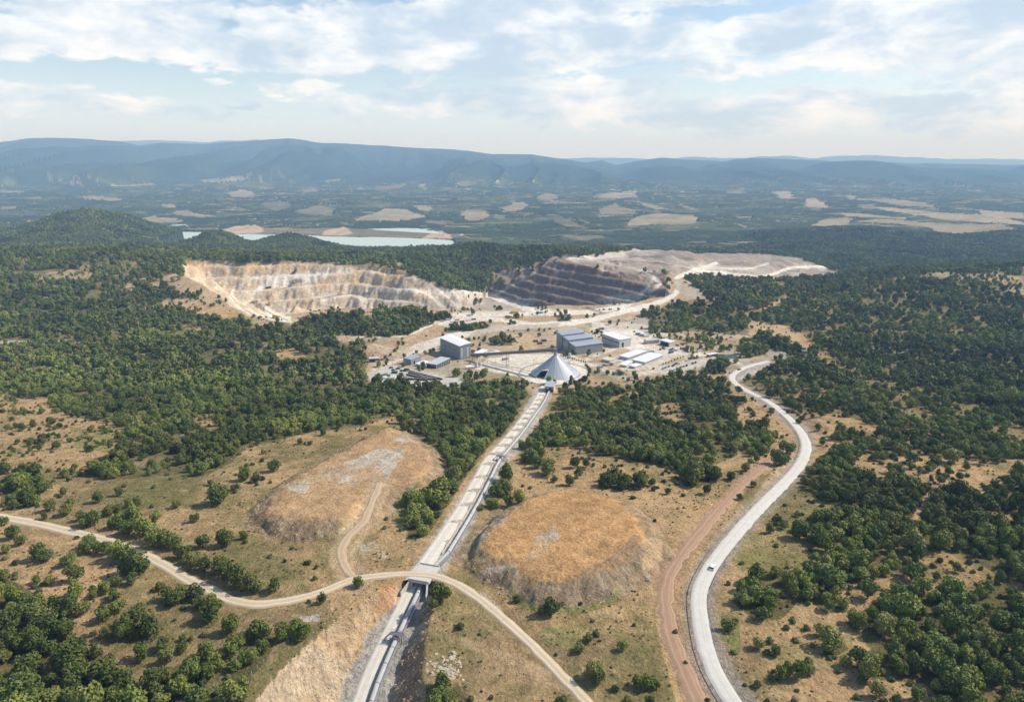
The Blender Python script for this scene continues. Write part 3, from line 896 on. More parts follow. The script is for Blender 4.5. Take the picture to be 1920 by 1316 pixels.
# green lush patches
for poly, k in [([(745, 930), (790, 925), (770, 990), (740, 980)], .8), ([(130, 800), (220, 810), (210, 850), (140, 840)], .7), ([(945, 1090), (1020, 1140), (1100, 1135), (1170, 1100), (1160, 1130), (1080, 1155), (980, 1145)], .6),
                ([(1010, 1180), (1100, 1170), (1090, 1215), (1020, 1210)], .5), ([(1400, 1000), (1560, 990), (1560, 1080), (1400, 1080), (1370, 1050)], .6), ([(1340, 1150), (1390, 1140), (1385, 1230), (1350, 1200)], .7), ([(1440, 1210), (1600, 1190), (1600, 1250), (1460, 1260)], .35),
                ([(870, 748), (930, 744), (968, 760), (940, 760), (880, 756)], .5), ([(1540, 930), (1600, 930), (1580, 990), (1480, 1010), (1460, 980)], .5), ([(590, 1000), (700, 1000), (690, 1050), (600, 1060)], .25)]:
    paint(poly, np.array([.17, .20, .055]), k, sstep(-.5, .4, n2 + .2))

# orange upper rim of the pale pit wall and rusty streaks
mixcol(PIT * (PX < 760) * sstep(520, 492, PY) * .75 * sstep(-.4, .3, n2), np.array([.56, .37, .21]))
mixcol(PIT * (PX < 700) * sstep(.1, .6, fbm(GX / 18, Z / 6, 4, 271)) * .6, np.array([.50, .31, .16]))
# mottled scree, small stones and worn grass at every scale on open ground near by
sp3 = fbm(GX / 2.6, GY / 2.6, 4, 272, .65)
nearm = (GY < 700) * 1.0
mixcol(nearm * sstep(.15, .55, sp3) * .35, np.array([.20, .165, .085]))
mixcol(nearm * sstep(.25, .6, -sp3 + .3 * n2) * .35, np.array([.50, .38, .24]))

paint([(945, 1082), (1000, 1096), (1060, 1090), (1110, 1063), (1150, 1040), (1190, 998), (1212, 1030), (1190, 1080), (1130, 1120), (1050, 1137), (980, 1127)], np.array([.27, .21, .145]), .6, sstep(-.4, .4, n2))
paint([(870, 1060), (900, 1075), (950, 1085), (940, 1100), (890, 1085)], np.array([.20, .15, .10]), .6)
paint([(865, 1030), (910, 985), (960, 948), (975, 955), (920, 1000), (885, 1045)], np.array([.42, .38, .32]), .6, sstep(-.1, .3, n3))
paintline([(779, 1092), (768, 1118), (758, 1142)], 3.0, PALEW, .9, False)
# works area: scrubby grey-green banks and worn earth
wk = in_poly(wx, wy, [(640, 640), (760, 640), (870, 625), (1050, 612), (1110, 604), (1260, 595), (1400, 610), (1480, 640), (1400, 690), (1280, 712), (1180, 716), (1060, 735), (960, 712), (840, 700), (690, 690)]) * (1 - PAVED)
mixcol(wk * sstep(.05, .4, n1 + n2 * .7) * .55, np.array([.20, .18, .10]))
mixcol(wk * sstep(.15, .5, -n1 + n2 * .5) * .45, np.array([.52, .46, .37]))
paint([(1150, 600), (1230, 592), (1262, 612), (1250, 630), (1190, 618), (1150, 612)], np.array([.36, .32, .25]), .8)
paint([(900, 612), (1050, 606), (1045, 618), (940, 628), (880, 630)], np.array([.34, .28, .20]), .6)
paint([(1262, 520), (1300, 530), (1335, 555), (1290, 560), (1270, 545)], np.array([.38, .34, .27]), .8)

mixcol((GY > 2600) * (GY < 9000) * sstep(.0, .35, fbm(GX / 420 + 11, GY / 260, 5, 283, .62)) * .6 * (COL.sum(-1) < .3), np.array([.095, .115, .055]))
mixcol((GY > 2600) * (GY < 8800) * sstep(.30, .36, fbm(GX / 150 + 5, GY / 60, 5, 284, .66)) * .5, np.array([.26, .235, .15]))
mixcol((GY > 3200) * (GY < 8000) * sstep(.62, .66, fbm(GX / 30 + 5, GY / 30, 2, 285, .66)) * sstep(.1, .3, fbm(GX / 600, GY / 400, 3, 286)) * .7, np.array([.62, .55, .48]))
# pale ring round the dome
ringm = in_poly(wx * .15 + PX * .85, wy * .15 + PY * .85, [(1040 + 66 * math.cos(a / 18 * math.pi), 700 + 21 * math.sin(a / 18 * math.pi)) for a in range(36)])
mixcol(ringm * .95, PALEW)
paintline([(1040 + 66 * math.cos(a / 10 * math.pi), 701 + 21.5 * math.sin(a / 10 * math.pi)) for a in range(21)], 1.3, np.array([.26, .24, .19]), .8, False)
# field strips
strip = fbm(GX / 40 + 3, GY / 420, 3, 281)
mixcol((GY > 3000) * (GY < 8600) * (COL.sum(-1) > .45) * sstep(.0, .3, strip) * .4, np.array([.24, .23, .15]))

# the pit's haul roads: pale road bed with a dark edge bund
for path in ([(430, 546), (436, 560), (462, 582), (500, 600), (545, 606)], [(478, 556), (484, 570), (505, 586), (540, 601)], [(500, 558), (520, 545), (560, 533)], [(560, 575), (600, 560), (660, 551), (740, 549)]):
    paintline(path, 1.1, np.array([.24, .18, .13]), .75, False)
for poly in ([(470, 505), (500, 500), (520, 512), (495, 522), (470, 518)], [(590, 505), (640, 498), (650, 508), (600, 516)], [(780, 520), (840, 535), (830, 545), (770, 538)], [(690, 530), (740, 520), (770, 535), (720, 545)], [(760, 560), (900, 556), (930, 575), (860, 582), (770, 574)]):
    mixcol(in_poly(wx, wy, poly) * PIT * sstep(-.3, .2, fbm(GX / 4, GY / 10, 3, 291)) * .6, np.array([.30, .22, .16]))
for poly in ([(360, 490), (480, 492), (500, 505), (440, 515), (390, 520), (360, 505)], [(600, 520), (700, 500), (760, 515), (740, 530), (650, 540), (600, 545)], [(650, 488), (740, 492), (760, 505), (690, 502)]):
    mixcol(in_poly(wx, wy, poly) * PIT * sstep(-.4, .3, n2) * .65, np.array([.60, .42, .22]))

paint([(800, 1105), (850, 1120), (930, 1180), (1060, 1316), (1060, 1345), (795, 1345)], np.array([.40, .285, .155]), .55, sstep(-.6, .3, n2))

mixcol(sstep(7400, 9000, GY) * .75, np.array([.024, .042, .020]))
# paler patches at random; shade of the gullies between spurs painted in
mixcol((GY > 8600) * sstep(.1, .5, fbm(GX / 260, GY / 500, 4, 295, .6)) * .35, np.array([.050, .062, .034]))
mixcol((GY > 8600) * sstep(.1, .5, -spur + .2) * .5, np.array([.014, .026, .014]))
# green strip on the bank behind the dome, grey-green scrub on the works' banks
paint([(925, 632), (955, 628), (968, 640), (955, 648), (925, 642)], np.array([.13, .14, .06]), .7, sstep(-.4, .3, n2))
paint([(850, 690), (900, 690), (960, 704), (1000, 716), (985, 720), (900, 710), (845, 704)], np.array([.26, .23, .12]), .6, sstep(-.5, .2, n2))
paint([(1100, 640), (1112, 606), (1180, 603), (1235, 612), (1262, 622), (1250, 634), (1190, 626), (1150, 618)], PALEW, .5)

paint([(800, 552), (900, 550), (935, 560), (1000, 582), (940, 590), (860, 588), (800, 575)], np.array([.47, .42, .35]), .6, sstep(-.5, .3, n2))
paint([(684, 706), (700, 694), (738, 684), (770, 690), (800, 698), (850, 706), (905, 717), (870, 726), (800, 727), (725, 720)], np.array([.50, .475, .43]), .85)
paint([(800, 690), (830, 682), (880, 690), (900, 704), (850, 704)], np.array([.36, .31, .24]), .7)

# erosion runnels down the sides of both mounds
for w_, seed in ((m1w, 311), (m2w, 312)):
    cx_, cy_ = w_[:, 0].mean(), w_[:, 1].mean()
    an = np.arctan2(GY - cy_, GX - cx_)
    rr_ = np.hypot(GX - cx_, GY - cy_)
    run = fbm(an * 26, rr_ / 14, 3, seed, .6)
    s_ = (GX > w_[:, 0].min() - 8) & (GX < w_[:, 0].max() + 8) & (GY > w_[:, 1].min() - 8) & (GY < w_[:, 1].max() + 8)
    q = np.zeros(Z.shape)
    q[s_] = (seg_dist(GX[s_], GY[s_], w_, True)[0] < 9)
    mixcol(q * in_poly(GX, GY, w_) * sstep(.1, .4, run) * .5, np.array([.19, .145, .10]))
    mixcol(q * in_poly(GX, GY, w_) * sstep(.15, .45, -run) * .4, np.array([.44, .36, .26]))

# ------------------------------------------------------------------ where woods stand: density painted over photo pixels
def Zp(ox, oy, sc):
    return lambda pts: [(ox + x / sc, oy + y / sc) for x, y in pts]


z3 = Zp(0, 480, 2.743)
z4 = Zp(0, 880, 2.743)
z6 = Zp(1220, 860, 2.743)
z7 = Zp(1220, 480, 2.743)
z2 = Zp(1000, 540, 3.43)
z8 = Zp(400, 720, 3.2)
WOODMAP = [   # polygon, density
    ([(-400, 478), (2400, 478), (2400, 455), (-400, 440)], .92),
    # left-hand woods
    ([(-400, 500), (0, 500), (90, 486), (180, 470), (345, 470), (345, 505), (300, 520), (240, 530), (215, 560), (250, 580), (330, 575), (400, 572), (455, 588), (470, 612), (540, 608), (600, 592), (640, 600), (620, 622), (600, 632), (650, 650), (690, 668), (680, 700), (730, 722), (800, 730),
      (870, 735), (900, 722), (985, 715), (990, 745), (962, 755), (960, 790), (912, 823), (875, 914), (837, 945), (806, 995), (756, 1008), (762, 980), (766, 920), (809, 889), (834, 864), (816, 832), (778, 810), (803, 770), (719, 778), (675, 797), (631, 804), (575, 801), (537, 795), (528, 823),
      (462, 835), (431, 864), (394, 881), (313, 885), (233, 893), (157, 892), (219, 845), (240, 800), (160, 785), (98, 770), (100, 745), (0, 735), (-400, 735)], .62),
    ([(0, 740), (98, 765), (240, 800), (219, 845), (150, 895), (60, 910), (0, 940)], .28),
    (z4([(0, 0), (190, 0), (240, 60), (180, 170), (60, 200), (0, 190)]), .95),
    # clearings within
    ([(455, 655), (560, 650), (575, 672), (560, 682), (500, 690), (480, 675)], .12), ([(415, 690), (470, 690), (470, 712), (420, 712)], .25), ([(480, 715), (560, 700), (600, 690), (590, 705), (530, 725), (490, 735)], .3),
    ([(360, 760), (415, 762), (405, 790), (370, 800), (355, 790)], .25), ([(240, 665), (310, 660), (300, 690), (240, 692)], .5), ([(340, 610), (390, 608), (390, 618), (345, 618)], .2), ([(725, 768), (800, 760), (790, 800), (750, 800)], .4),
    ([(855, 745), (930, 742), (968, 752), (945, 760), (880, 757)], .0), ([(60, 512), (130, 504), (190, 512), (150, 528), (80, 528)], .2), ([(90, 492), (300, 482), (300, 500), (180, 505), (100, 504)], .5), ([(0, 560), (180, 560), (230, 600), (100, 610), (0, 590)], .7),
    ([(0, 636), (140, 634), (350, 660), (330, 670), (200, 655), (130, 645), (0, 648)], .25), ([(250, 520), (350, 540), (460, 590), (440, 600), (330, 580), (230, 570)], .15),
    (z3([(700, 110), (940, 90), (1020, 150), (800, 200), (690, 160)]), .3), (z3([(600, 190), (760, 150), (890, 190), (830, 240), (640, 270)]), .8), (z3([(890, 190), (1030, 190), (1020, 215), (890, 215)]), .8),
    # behind the pit
    ([(345, 472), (560, 470), (700, 462), (870, 458), (960, 466), (1050, 488), (1010, 510), (970, 530), (930, 550), (900, 545), (800, 535), (760, 510), (700, 488), (560, 484), (470, 494), (400, 484)], .95), ([(715, 482), (755, 490), (765, 515), (790, 540), (770, 535), (730, 500)], .3),
    ([(830, 540), (900, 545), (930, 556), (850, 556)], .1),
    # ridge before the pit
    ([(560, 600), (620, 588), (680, 583), (740, 575), (800, 585), (830, 590), (880, 600), (830, 600), (790, 612), (760, 626), (700, 630), (640, 624), (590, 620)], .75), ([(680, 585), (700, 582), (700, 596), (680, 596)], .2),
    ([(830, 600), (860, 612), (960, 612), (940, 598), (870, 594)], .3), ([(830, 612), (870, 610), (920, 608), (910, 616), (840, 622)], .8), ([(1040, 590), (1062, 588), (1068, 602), (1045, 600)], .8),
    ([(930, 630), (960, 632), (965, 645), (920, 642)], .8), ([(620, 632), (690, 640), (690, 660), (640, 650)], .35), ([(750, 632), (800, 640), (780, 650), (740, 640)], .12), ([(840, 690), (930, 690), (960, 705), (880, 712), (840, 705)], .3),
    # bottom left
    (z4([(0, 535), (110, 580), (190, 640), (240, 700), (360, 740), (360, 880), (470, 930), (590, 930), (560, 1020), (690, 1070), (820, 1020), (900, 980), (960, 940), (1090, 930), (1170, 900), (1240, 820), (1330, 780), (1420, 850), (1360, 960), (1280, 1040), (1270, 1150), (1230, 1240), (1150, 1400), (-900, 1400), (-900, 500)]), .97),
    ([(670, 700), (740, 726), (850, 740), (915, 732), (905, 712), (700, 690)], .0), ([(1040, 735), (1090, 732), (1200, 730), (1210, 712), (1100, 712), (1050, 722)], .04),
    ([(1352, 696), (1372, 700), (1385, 722), (1425, 748), (1405, 758), (1368, 736), (1345, 712)], .0),
    # between conveyor and white road
    ([(985, 800), (1000, 765), (1040, 738), (1100, 728), (1170, 730), (1204, 716), (1251, 703), (1315, 703), (1350, 712), (1391, 727), (1400, 745), (1375, 775), (1388, 800), (1380, 850), (1335, 868), (1290, 905), (1260, 870), (1130, 850), (1060, 832), (985, 832)], .7),
    (z2([(480, 720), (560, 700), (720, 690), (700, 640), (620, 650), (480, 690)]), .1), (z2([(780, 740), (900, 745), (1000, 780), (960, 830), (860, 800), (760, 790)]), .12), (z2([(130, 780), (300, 760), (320, 880), (140, 880)]), .5),
    (z2([(560, 730), (640, 800), (560, 860), (440, 880), (380, 820)]), .95), ([(1240, 750), (1290, 752), (1280, 790), (1240, 790)], .2), (z2([(1200, 600), (1260, 650), (1330, 740), (1280, 770), (1200, 700)]), .45),
    ([(985, 800), (1100, 800), (1260, 815), (1340, 840), (1335, 868), (1260, 868), (1130, 848), (1060, 832), (985, 826)], .97),
    (z7([(445, 930), (480, 870), (540, 850), (620, 880), (635, 950), (600, 1000), (520, 1020), (450, 990)]), .97), (z7([(600, 1030), (660, 980), (700, 940), (745, 970), (730, 1020), (670, 1060), (620, 1070)]), .95),
    ([(950, 830), (985, 826), (1060, 840), (1050, 880), (1000, 880), (960, 860)], .35), ([(1060, 850), (1290, 880), (1240, 900), (1130, 915), (1070, 890)], .12),
    ([(1270, 880), (1330, 870), (1350, 890), (1310, 910), (1280, 905)], .85), ([(1120, 890), (1200, 885), (1220, 910), (1160, 915), (1120, 908)], .55),
    ([(905, 905), (960, 880), (960, 930), (910, 960)], .45), ([(810, 1095), (835, 1100), (835, 1135), (815, 1140)], .6),
    # scrub bank by the works, hazy trees
    (z2([(690, 160), (850, 110), (1070, 60), (1240, 110), (1400, 200), (1385, 300), (1250, 290), (1150, 262), (1020, 265), (850, 280), (750, 290), (760, 200)]), .6), (z2([(980, 330), (1100, 290), (1300, 330), (1330, 410), (1100, 400), (960, 370)]), .3),
    (z2([(1330, 350), (1440, 300), (1530, 280), (1620, 320), (1720, 380), (1760, 440), (1640, 470), (1560, 420), (1480, 420), (1350, 440)]), .85), (z2([(1140, 470), (1240, 460), (1250, 510), (1190, 540), (1120, 540)]), .9),
    # right-hand woods
    (z7([(190, 105), (400, 95), (640, 100), (720, 80), (860, 160), (1240, 100), (1600, 85), (2900, 85), (2900, 1040), (1920, 1040), (1700, 1020), (1600, 1050), (1500, 1030), (1330, 1005), (1200, 1000), (1030, 1000), (990, 970), (940, 930), (1000, 890), (1100, 892), (1180, 882), (1060, 828), (900, 798),
         (740, 788), (680, 750), (560, 720), (480, 665), (470, 600), (590, 540), (690, 500), (790, 470), (850, 480), (780, 390), (700, 350), (505, 320), (500, 290), (400, 270), (300, 220)]), .54),
    (z7([(505, 330), (640, 340), (760, 380), (800, 460), (700, 470), (560, 380), (505, 390)]), .1), (z7([(560, 270), (700, 200), (720, 215), (600, 290)]), .1), (z7([(780, 270), (920, 290), (980, 320), (840, 310)]), .5),
    (z7([(860, 490), (960, 520), (1030, 560), (1000, 600), (900, 570)]), .35), (z7([(1000, 400), (1300, 440), (1560, 500), (1540, 560), (1240, 520), (1040, 470)]), .55), (z7([(1180, 370), (1340, 385), (1330, 400), (1180, 385)]), .1),
    (z7([(1240, 110), (1500, 80), (1920, 95), (1920, 180), (1780, 130), (1500, 120)]), .2), (z7([(1240, 190), (1440, 150), (1500, 190), (1300, 240)]), .4), (z7([(1320, 300), (1700, 290), (1920, 260), (1920, 420), (1700, 400), (1400, 350)]), .55),
    (z7([(2900, 95), (1920, 130), (1850, 130), (1830, 180), (1920, 210), (2900, 210)]), .25),
    ([(1700, 640), (1920, 600), (2300, 600), (2300, 780), (1900, 780), (1750, 720)], .8), ([(100, 650), (400, 640), (600, 690), (560, 760), (300, 780), (100, 730)], .72), ([(700, 720), (985, 720), (960, 790), (850, 920), (790, 1000), (760, 1000), (780, 930), (840, 860), (800, 790), (720, 770), (600, 800), (480, 830), (560, 760)], .96), ([(855, 745), (930, 742), (968, 752), (945, 760), (880, 757)], .0), ([(725, 768), (800, 760), (790, 800), (750, 800)], .4),
    # open belt with bushes
    (z7([(1030, 1000), (1200, 1005), (1500, 1035), (1700, 1020), (1920, 1045), (2900, 1045), (2900, 1170), (1700, 1150), (1300, 1130), (1030, 1130)]), .22),
    (z7([(830, 1060), (940, 930), (1030, 1010), (1030, 1130), (980, 1160), (820, 1160)]), .85), (z7([(840, 870), (1000, 960), (940, 1010), (870, 1010)]), .08),
    # lower right
    (z6([(780, 110), (850, 0), (1040, 0), (1060, 70), (1140, 115), (1280, 105), (1420, 80), (1430, 120), (1400, 200), (1360, 290), (1310, 320), (1390, 400), (1395, 520), (1270, 585), (1170, 600), (1080, 610), (1000, 640), (980, 690), (1030, 770), (900, 780), (820, 720), (750, 720), (660, 820), (520, 790), (430, 720), (460, 600),
         (600, 560), (830, 570), (920, 470), (910, 380), (930, 300), (1020, 240), (900, 200), (780, 160)]), .93),
    (z6([(600, 400), (900, 300), (920, 440), (830, 560), (600, 560), (520, 470)]), .35),
    (z6([(1185, 700), (1250, 640), (1380, 650), (1480, 690), (1600, 650), (1720, 620), (1800, 585), (1700, 520), (1560, 450), (1400, 440), (1390, 320), (1460, 170), (1560, 140), (1640, 170), (1700, 210), (1760, 120), (1860, 100), (2900, 120), (2900, 1400), (1500, 1400), (1520, 1250), (1640, 1200), (1480, 1195), (1400, 1130),
         (1250, 1120), (1100, 1100), (1060, 1040), (1130, 960), (1060, 880), (1000, 830)]), .95),
    (z6([(1400, 450), (1560, 450), (1700, 520), (1770, 590), (1720, 620), (1600, 650), (1480, 690), (1380, 650), (1340, 570)]), .28), (z6([(1660, 230), (1800, 230), (1860, 290), (1760, 300)]), .3), (z6([(1820, 590), (1920, 600), (1920, 650), (1850, 640)]), .2),
    (z6([(1640, 1090), (1800, 1120), (1920, 1170), (1920, 1250), (1750, 1250), (1680, 1180)]), .6), (z6([(870, 970), (900, 910), (980, 910), (1020, 960), (960, 1000), (890, 1000)]), .8),
    (z6([(1430, 0), (1920, 0), (2900, 20), (2900, 110), (1860, 95), (1760, 115), (1700, 150), (1600, 130), (1450, 130), (1280, 100), (1100, 90)]), .22),
    (z6([(380, 780), (440, 800), (430, 880), (380, 880)]), .5), (z6([(500, 820), (900, 800), (900, 980), (700, 1020), (500, 960)]), .10), (z6([(330, 1100), (1400, 1140), (1500, 1250), (480, 1250)]), .06),
    ([(1352, 696), (1372, 698), (1388, 720), (1440, 748), (1415, 760), (1372, 738), (1350, 712)], .0),
    # mound foot shrubs
    ([(950, 1110), (1040, 1140), (1040, 1150), (960, 1130)], .3), ([(800, 1275), (860, 1270), (880, 1316), (800, 1340)], .75), ([(1385, 905), (1420, 880), (1410, 910)], .3)]
# individually placed trees and bushes: (x, y of crown centre, crown width) in photo pixels
TREES = []
for (x, y, w_) in [(510, 145, 60), (615, 115, 50), (1120, 140, 110), (330, 110, 50), (640, 75, 35), (260, 190, 60), (365, 165, 50), (710, 165, 60), (660, 175, 50), (800, 238, 62), (340, 210, 70), (420, 240, 60), (445, 262, 80), (490, 258, 80), (560, 215, 60), (600, 200, 60),
                   (620, 260, 90), (690, 250, 100), (740, 300, 110), (660, 300, 90), (800, 330, 100), (850, 350, 110), (790, 370, 80), (900, 370, 100), (940, 420, 90), (970, 450, 70), (1010, 465, 90), (1055, 490, 80), (580, 285, 60), (1045, 370, 78), (1165, 355, 90), (1255, 340, 45), (1135, 500, 90), (1180, 530, 100),
                   (1230, 560, 100), (1290, 580, 110), (1320, 600, 70), (1415, 595, 78), (1580, 470, 42), (1465, 465, 28), (1655, 665, 55), (1590, 672, 30), (1845, 580, 60), (70, 325, 80), (20, 270, 50), (110, 365, 60), (35, 410, 50), (80, 470, 45), (200, 435, 80), (240, 445, 70), (340, 475, 60), (370, 455, 60), (470, 370, 80), (445, 400, 75),
                   (500, 405, 60), (550, 410, 65), (395, 345, 28), (600, 425, 100), (650, 440, 100), (700, 490, 130), (650, 510, 90), (740, 500, 70), (680, 562, 65), (190, 570, 48), (258, 570, 50), (385, 540, 90), (395, 615, 90), (480, 635, 60), (545, 600, 78), (600, 575, 60), (585, 640, 80), (610, 705, 80), (535, 745, 90), (370, 700, 100),
                   (290, 700, 90), (430, 715, 75), (340, 720, 80), (820, 600, 58), (870, 640, 90), (930, 640, 100), (900, 670, 80), (1010, 630, 95), (1020, 680, 85), (1095, 690, 115), (1085, 740, 110), (1185, 800, 100), (730, 940, 92), (840, 890, 85), (940, 915, 58), (860, 960, 85), (945, 860, 50), (985, 860, 40), (1045, 840, 42), (1070, 915, 48),
                   (480, 835, 45), (560, 830, 75), (640, 800, 90), (630, 840, 80), (700, 830, 80), (770, 810, 120), (710, 740, 90), (670, 760, 70), (900, 765, 28), (1530, 810, 100), (1455, 840, 90), (1570, 830, 85), (1540, 860, 60), (1005, 250, 55), (910, 180, 45), (780, 185, 30), (1085, 65, 40), (880, 40, 30), (1260, 30, 70), (1320, 40, 60), (1500, 400, 22), (1390, 440, 30),
                   (1620, 550, 34), (1625, 500, 26), (790, 85, 30), (150, 490, 22), (480, 600, 40), (1210, 90, 45), (230, 240, 40), (520, 700, 45)]:
    TREES.append((x / 2.743, 880 + y / 2.743, w_ / 2.743))
for (x, y, w_) in [(650, 40, 115), (600, 20, 80), (800, 25, 62), (430, 90, 85), (380, 170, 95), (350, 230, 70), (500, 208, 70), (440, 230, 60), (290, 260, 40), (820, 80, 60), (770, 120, 60), (1075, 110, 110), (1000, 120, 80), (1160, 140, 60), (1170, 85, 60), (1450, 80, 130), (1560, 80, 85), (1440, 130, 60), (1290, 25, 50), (1305, 175, 42), (1515, 170, 60),
                   (1390, 190, 32), (1640, 95, 42), (660, 785, 48), (490, 755, 55), (735, 775, 30), (830, 775, 28), (900, 868, 30), (875, 965, 58), (920, 935, 45), (825, 1018, 62), (1065, 1010, 62), (1122, 895, 24), (1345, 928, 36), (700, 1050, 28), (890, 1160, 85), (930, 1180, 90), (910, 1140, 80), (1020, 1230, 58), (1140, 1200, 80), (1190, 1210, 80),
                   (1225, 1195, 70), (735, 1308, 78), (1080, 1310, 70), (1215, 1290, 48), (350, 1282, 34), (50, 720, 80), (35, 780, 55), (90, 1200, 80), (60, 1270, 90), (120, 1280, 80), (240, 1290, 46), (710, 1305, 45), (1690, 205, 40), (1250, 150, 28), (690, 110, 40), (560, 150, 30)]:
    TREES.append((800 + x / 2.887, 860 + y / 2.887, w_ / 2.887))
for (x, y, w_) in [(1115, 680, 95), (870, 880, 72), (745, 920, 45), (615, 928, 48), (550, 950, 62), (640, 985, 60), (600, 980, 50), (830, 950, 40), (810, 1025, 48), (765, 1050, 28), (630, 1085, 32), (1000, 1035, 70), (1080, 1125, 58), (1160, 1190, 85), (750, 1180, 34), (1260, 1215, 60), (485, 1155, 25), (600, 1232, 34), (1060, 1215, 42), (400, 850, 75),
                   (430, 830, 50), (490, 45, 40), (415, 90, 36), (525, 130, 38), (820, 460, 34), (755, 375, 24), (880, 360, 45), (1000, 270, 85), (650, 285, 20), (680, 340, 50), (1340, 590, 90), (1500, 680, 70), (1570, 560, 55), (1450, 540, 40), (1640, 520, 45), (1240, 1125, 40), (1330, 1150, 30), (130, 885, 30), (180, 1040, 26), (20, 1150, 70), (290, 1230, 34), (700, 860, 40), (800, 860, 44), (920, 1250, 60), (740, 1240, 40)]:
    TREES.append((1220 + x / 2.743, 860 + y / 2.743, w_ / 2.743))
for (x, y, w_) in [(370, 490, 85), (190, 550, 55), (230, 580, 40), (300, 560, 40), (300, 405, 38), (520, 345, 40), (580, 350, 35), (660, 290, 45), (470, 295, 38), (500, 250, 40), (585, 240, 60), (130, 640, 36), (25, 675, 110), (70, 935, 90), (190, 905, 40), (190, 940, 34), (560, 1060, 46), (430, 1055, 28), (1140, 200, 90), (1190, 160, 60), (1160, 245, 46), (1600, 740, 46), (1700, 640, 90),
                   (1690, 720, 60), (1760, 550, 80), (1830, 690, 50), (1850, 370, 50), (235, 475, 26), (500, 985, 20), (600, 1170, 20)]:
    TREES.append((400 + x / 3.2, 720 + y / 3.2, w_ / 3.2))
for (x, y, w_) in [(1060, 190, 55), (1000, 170, 60), (1345, 1040, 70), (1465, 1055, 70), (1550, 1025, 100), (1430, 1090, 50), (1260, 1085, 90), (1620, 1085, 40), (1180, 1030, 55), (1700, 1050, 50), (1780, 1045, 50), (1890, 1100, 80), (1590, 1130, 50), (1380, 1110, 34), (1520, 1130, 40), (705, 800, 28), (760, 850, 34), (520, 735, 24), (860, 880, 34), (880, 960, 34), (900, 900, 25), (505, 790, 30), (360, 870, 70), (270, 835, 40), (490, 1085, 50), (640, 1040, 80), (700, 985, 80), (410, 1130, 50), (420, 980, 60), (450, 690, 40), (400, 665, 34), (370, 640, 44), (600, 400, 40), (560, 420, 60), (650, 440, 80), (690, 440, 60), (500, 465, 60), (540, 480, 40)]:
    TREES.append((1220 + x / 2.743, 480 + y / 2.743, w_ / 2.743))


def wood_density(x, y, z):
    px, py = project(x, y, z)
    px = px + np.interp(y, [0, 3000], [7, 2.5]) * fbm(x / 25, y / 25, 3, 301)
    py = py + np.interp(y, [0, 500, 3000], [5, 3, 1.5]) * fbm(x / 25, y / 25, 3, 302)
    d = np.full(x.shape, 0.035)
    d[(y > 1200)] = .5
    d[(y > 1900)] = .9
    for poly, k in WOODMAP:
        d[in_poly(px, py, poly)] = k
    far_ = y > 2450
    if far_.any() and x.ndim == 1:
        rr = np.clip(np.searchsorted(RY, y[far_]), 0, NR - 1)
        ss = np.clip(((x[far_] / y[far_] / np.interp(y[far_], RY, UM)) + 1) / 2 * (NC - 1), 0, NC - 1).astype(int)
        d[far_] *= sstep(3, 9, bmp[rr, ss])
    return d


DW = wood_density(GX, GY, Z + np.interp(GY, [0, 1500, 2600], [1.5, 2, 0]))
KEEP = np.ones_like(Z)          # 0 where nothing may grow


def bar(path, hw):
    P = path[::3] if len(path) > 12 else path
    m = (GX > P[:, 0].min() - hw - 2) & (GX < P[:, 0].max() + hw + 2) & (GY > P[:, 1].min() - hw - 2) & (GY < P[:, 1].max() + hw + 2)
    d, _ = seg_dist(GX[m], GY[m], P)
    q = KEEP[m]
    q[d < hw] = 0
    KEEP[m] = q


bar(p_main, 7.0)
bar(p_dirt, 5.0)
bar(p_conv, 11.5)
bar(p_red, 4.5)
bar(p_tm, 4.0)
bar(p_haul, 10)
bar(p_pale, 3)
KEEP[(PIT > 0) | (CUT > 0) | (PAVED > 0) | (dm > 0)] = 0
for pol in ([(670, 705), (700, 690), (740, 664), (800, 640), (900, 618), (1060, 604), (1240, 600), (1240, 625), (1330, 650), (1390, 665), (1370, 700), (1290, 700), (1200, 712), (1100, 728), (1050, 735), (1010, 735), (905, 715), (780, 725)],):
    s_ = in_poly(PX, PY, pol)
    DW[s_ & (DW < .2)] = 0.02
KEEP[(sel & lk)] = 0
for w_ in (m1w, m2w):
    KEEP[in_poly(GX, GY, w_)] = 0
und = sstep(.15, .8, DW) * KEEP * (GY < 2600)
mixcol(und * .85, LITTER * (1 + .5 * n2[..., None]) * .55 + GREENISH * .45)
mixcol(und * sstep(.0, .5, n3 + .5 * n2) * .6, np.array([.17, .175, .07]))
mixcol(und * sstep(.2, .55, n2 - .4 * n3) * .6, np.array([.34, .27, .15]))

# ------------------------------------------------------------------ terrain mesh
def new_mat(name):
    m = bpy.data.materials.new(name)
    m.use_nodes = True
    b = m.node_tree.nodes['Principled BSDF']
    b.inputs['Specular IOR Level'].default_value = 0.15
    b.inputs['Roughness'].default_value = 0.9
    return m, m.node_tree.nodes, m.node_tree.links, b


def nmath(nodes, links, op, a, b=None, clamp=False):
    n = nodes.new('ShaderNodeMath')
    n.operation = op
    n.use_clamp = clamp
    for i, v in enumerate((a, b)):
        if v is None:
            continue
        if isinstance(v, (int, float)):
            n.inputs[i].default_value = v
        else:
            links.new(v, n.inputs[i])
    return n.outputs[0]


def noise_node(nodes, links, vec, scale, detail=4, rough=.6, scl=None):
    n = nodes.new('ShaderNodeTexNoise')
    n.inputs['Scale'].default_value = scale
    n.inputs['Detail'].default_value = detail
    n.inputs['Roughness'].default_value = rough
    if scl:
        mp = nodes.new('ShaderNodeMapping')
        mp.inputs['Scale'].default_value = scl
        links.new(vec, mp.inputs[0])
        vec = mp.outputs[0]
    links.new(vec, n.inputs['Vector'])
    return n.outputs[0]


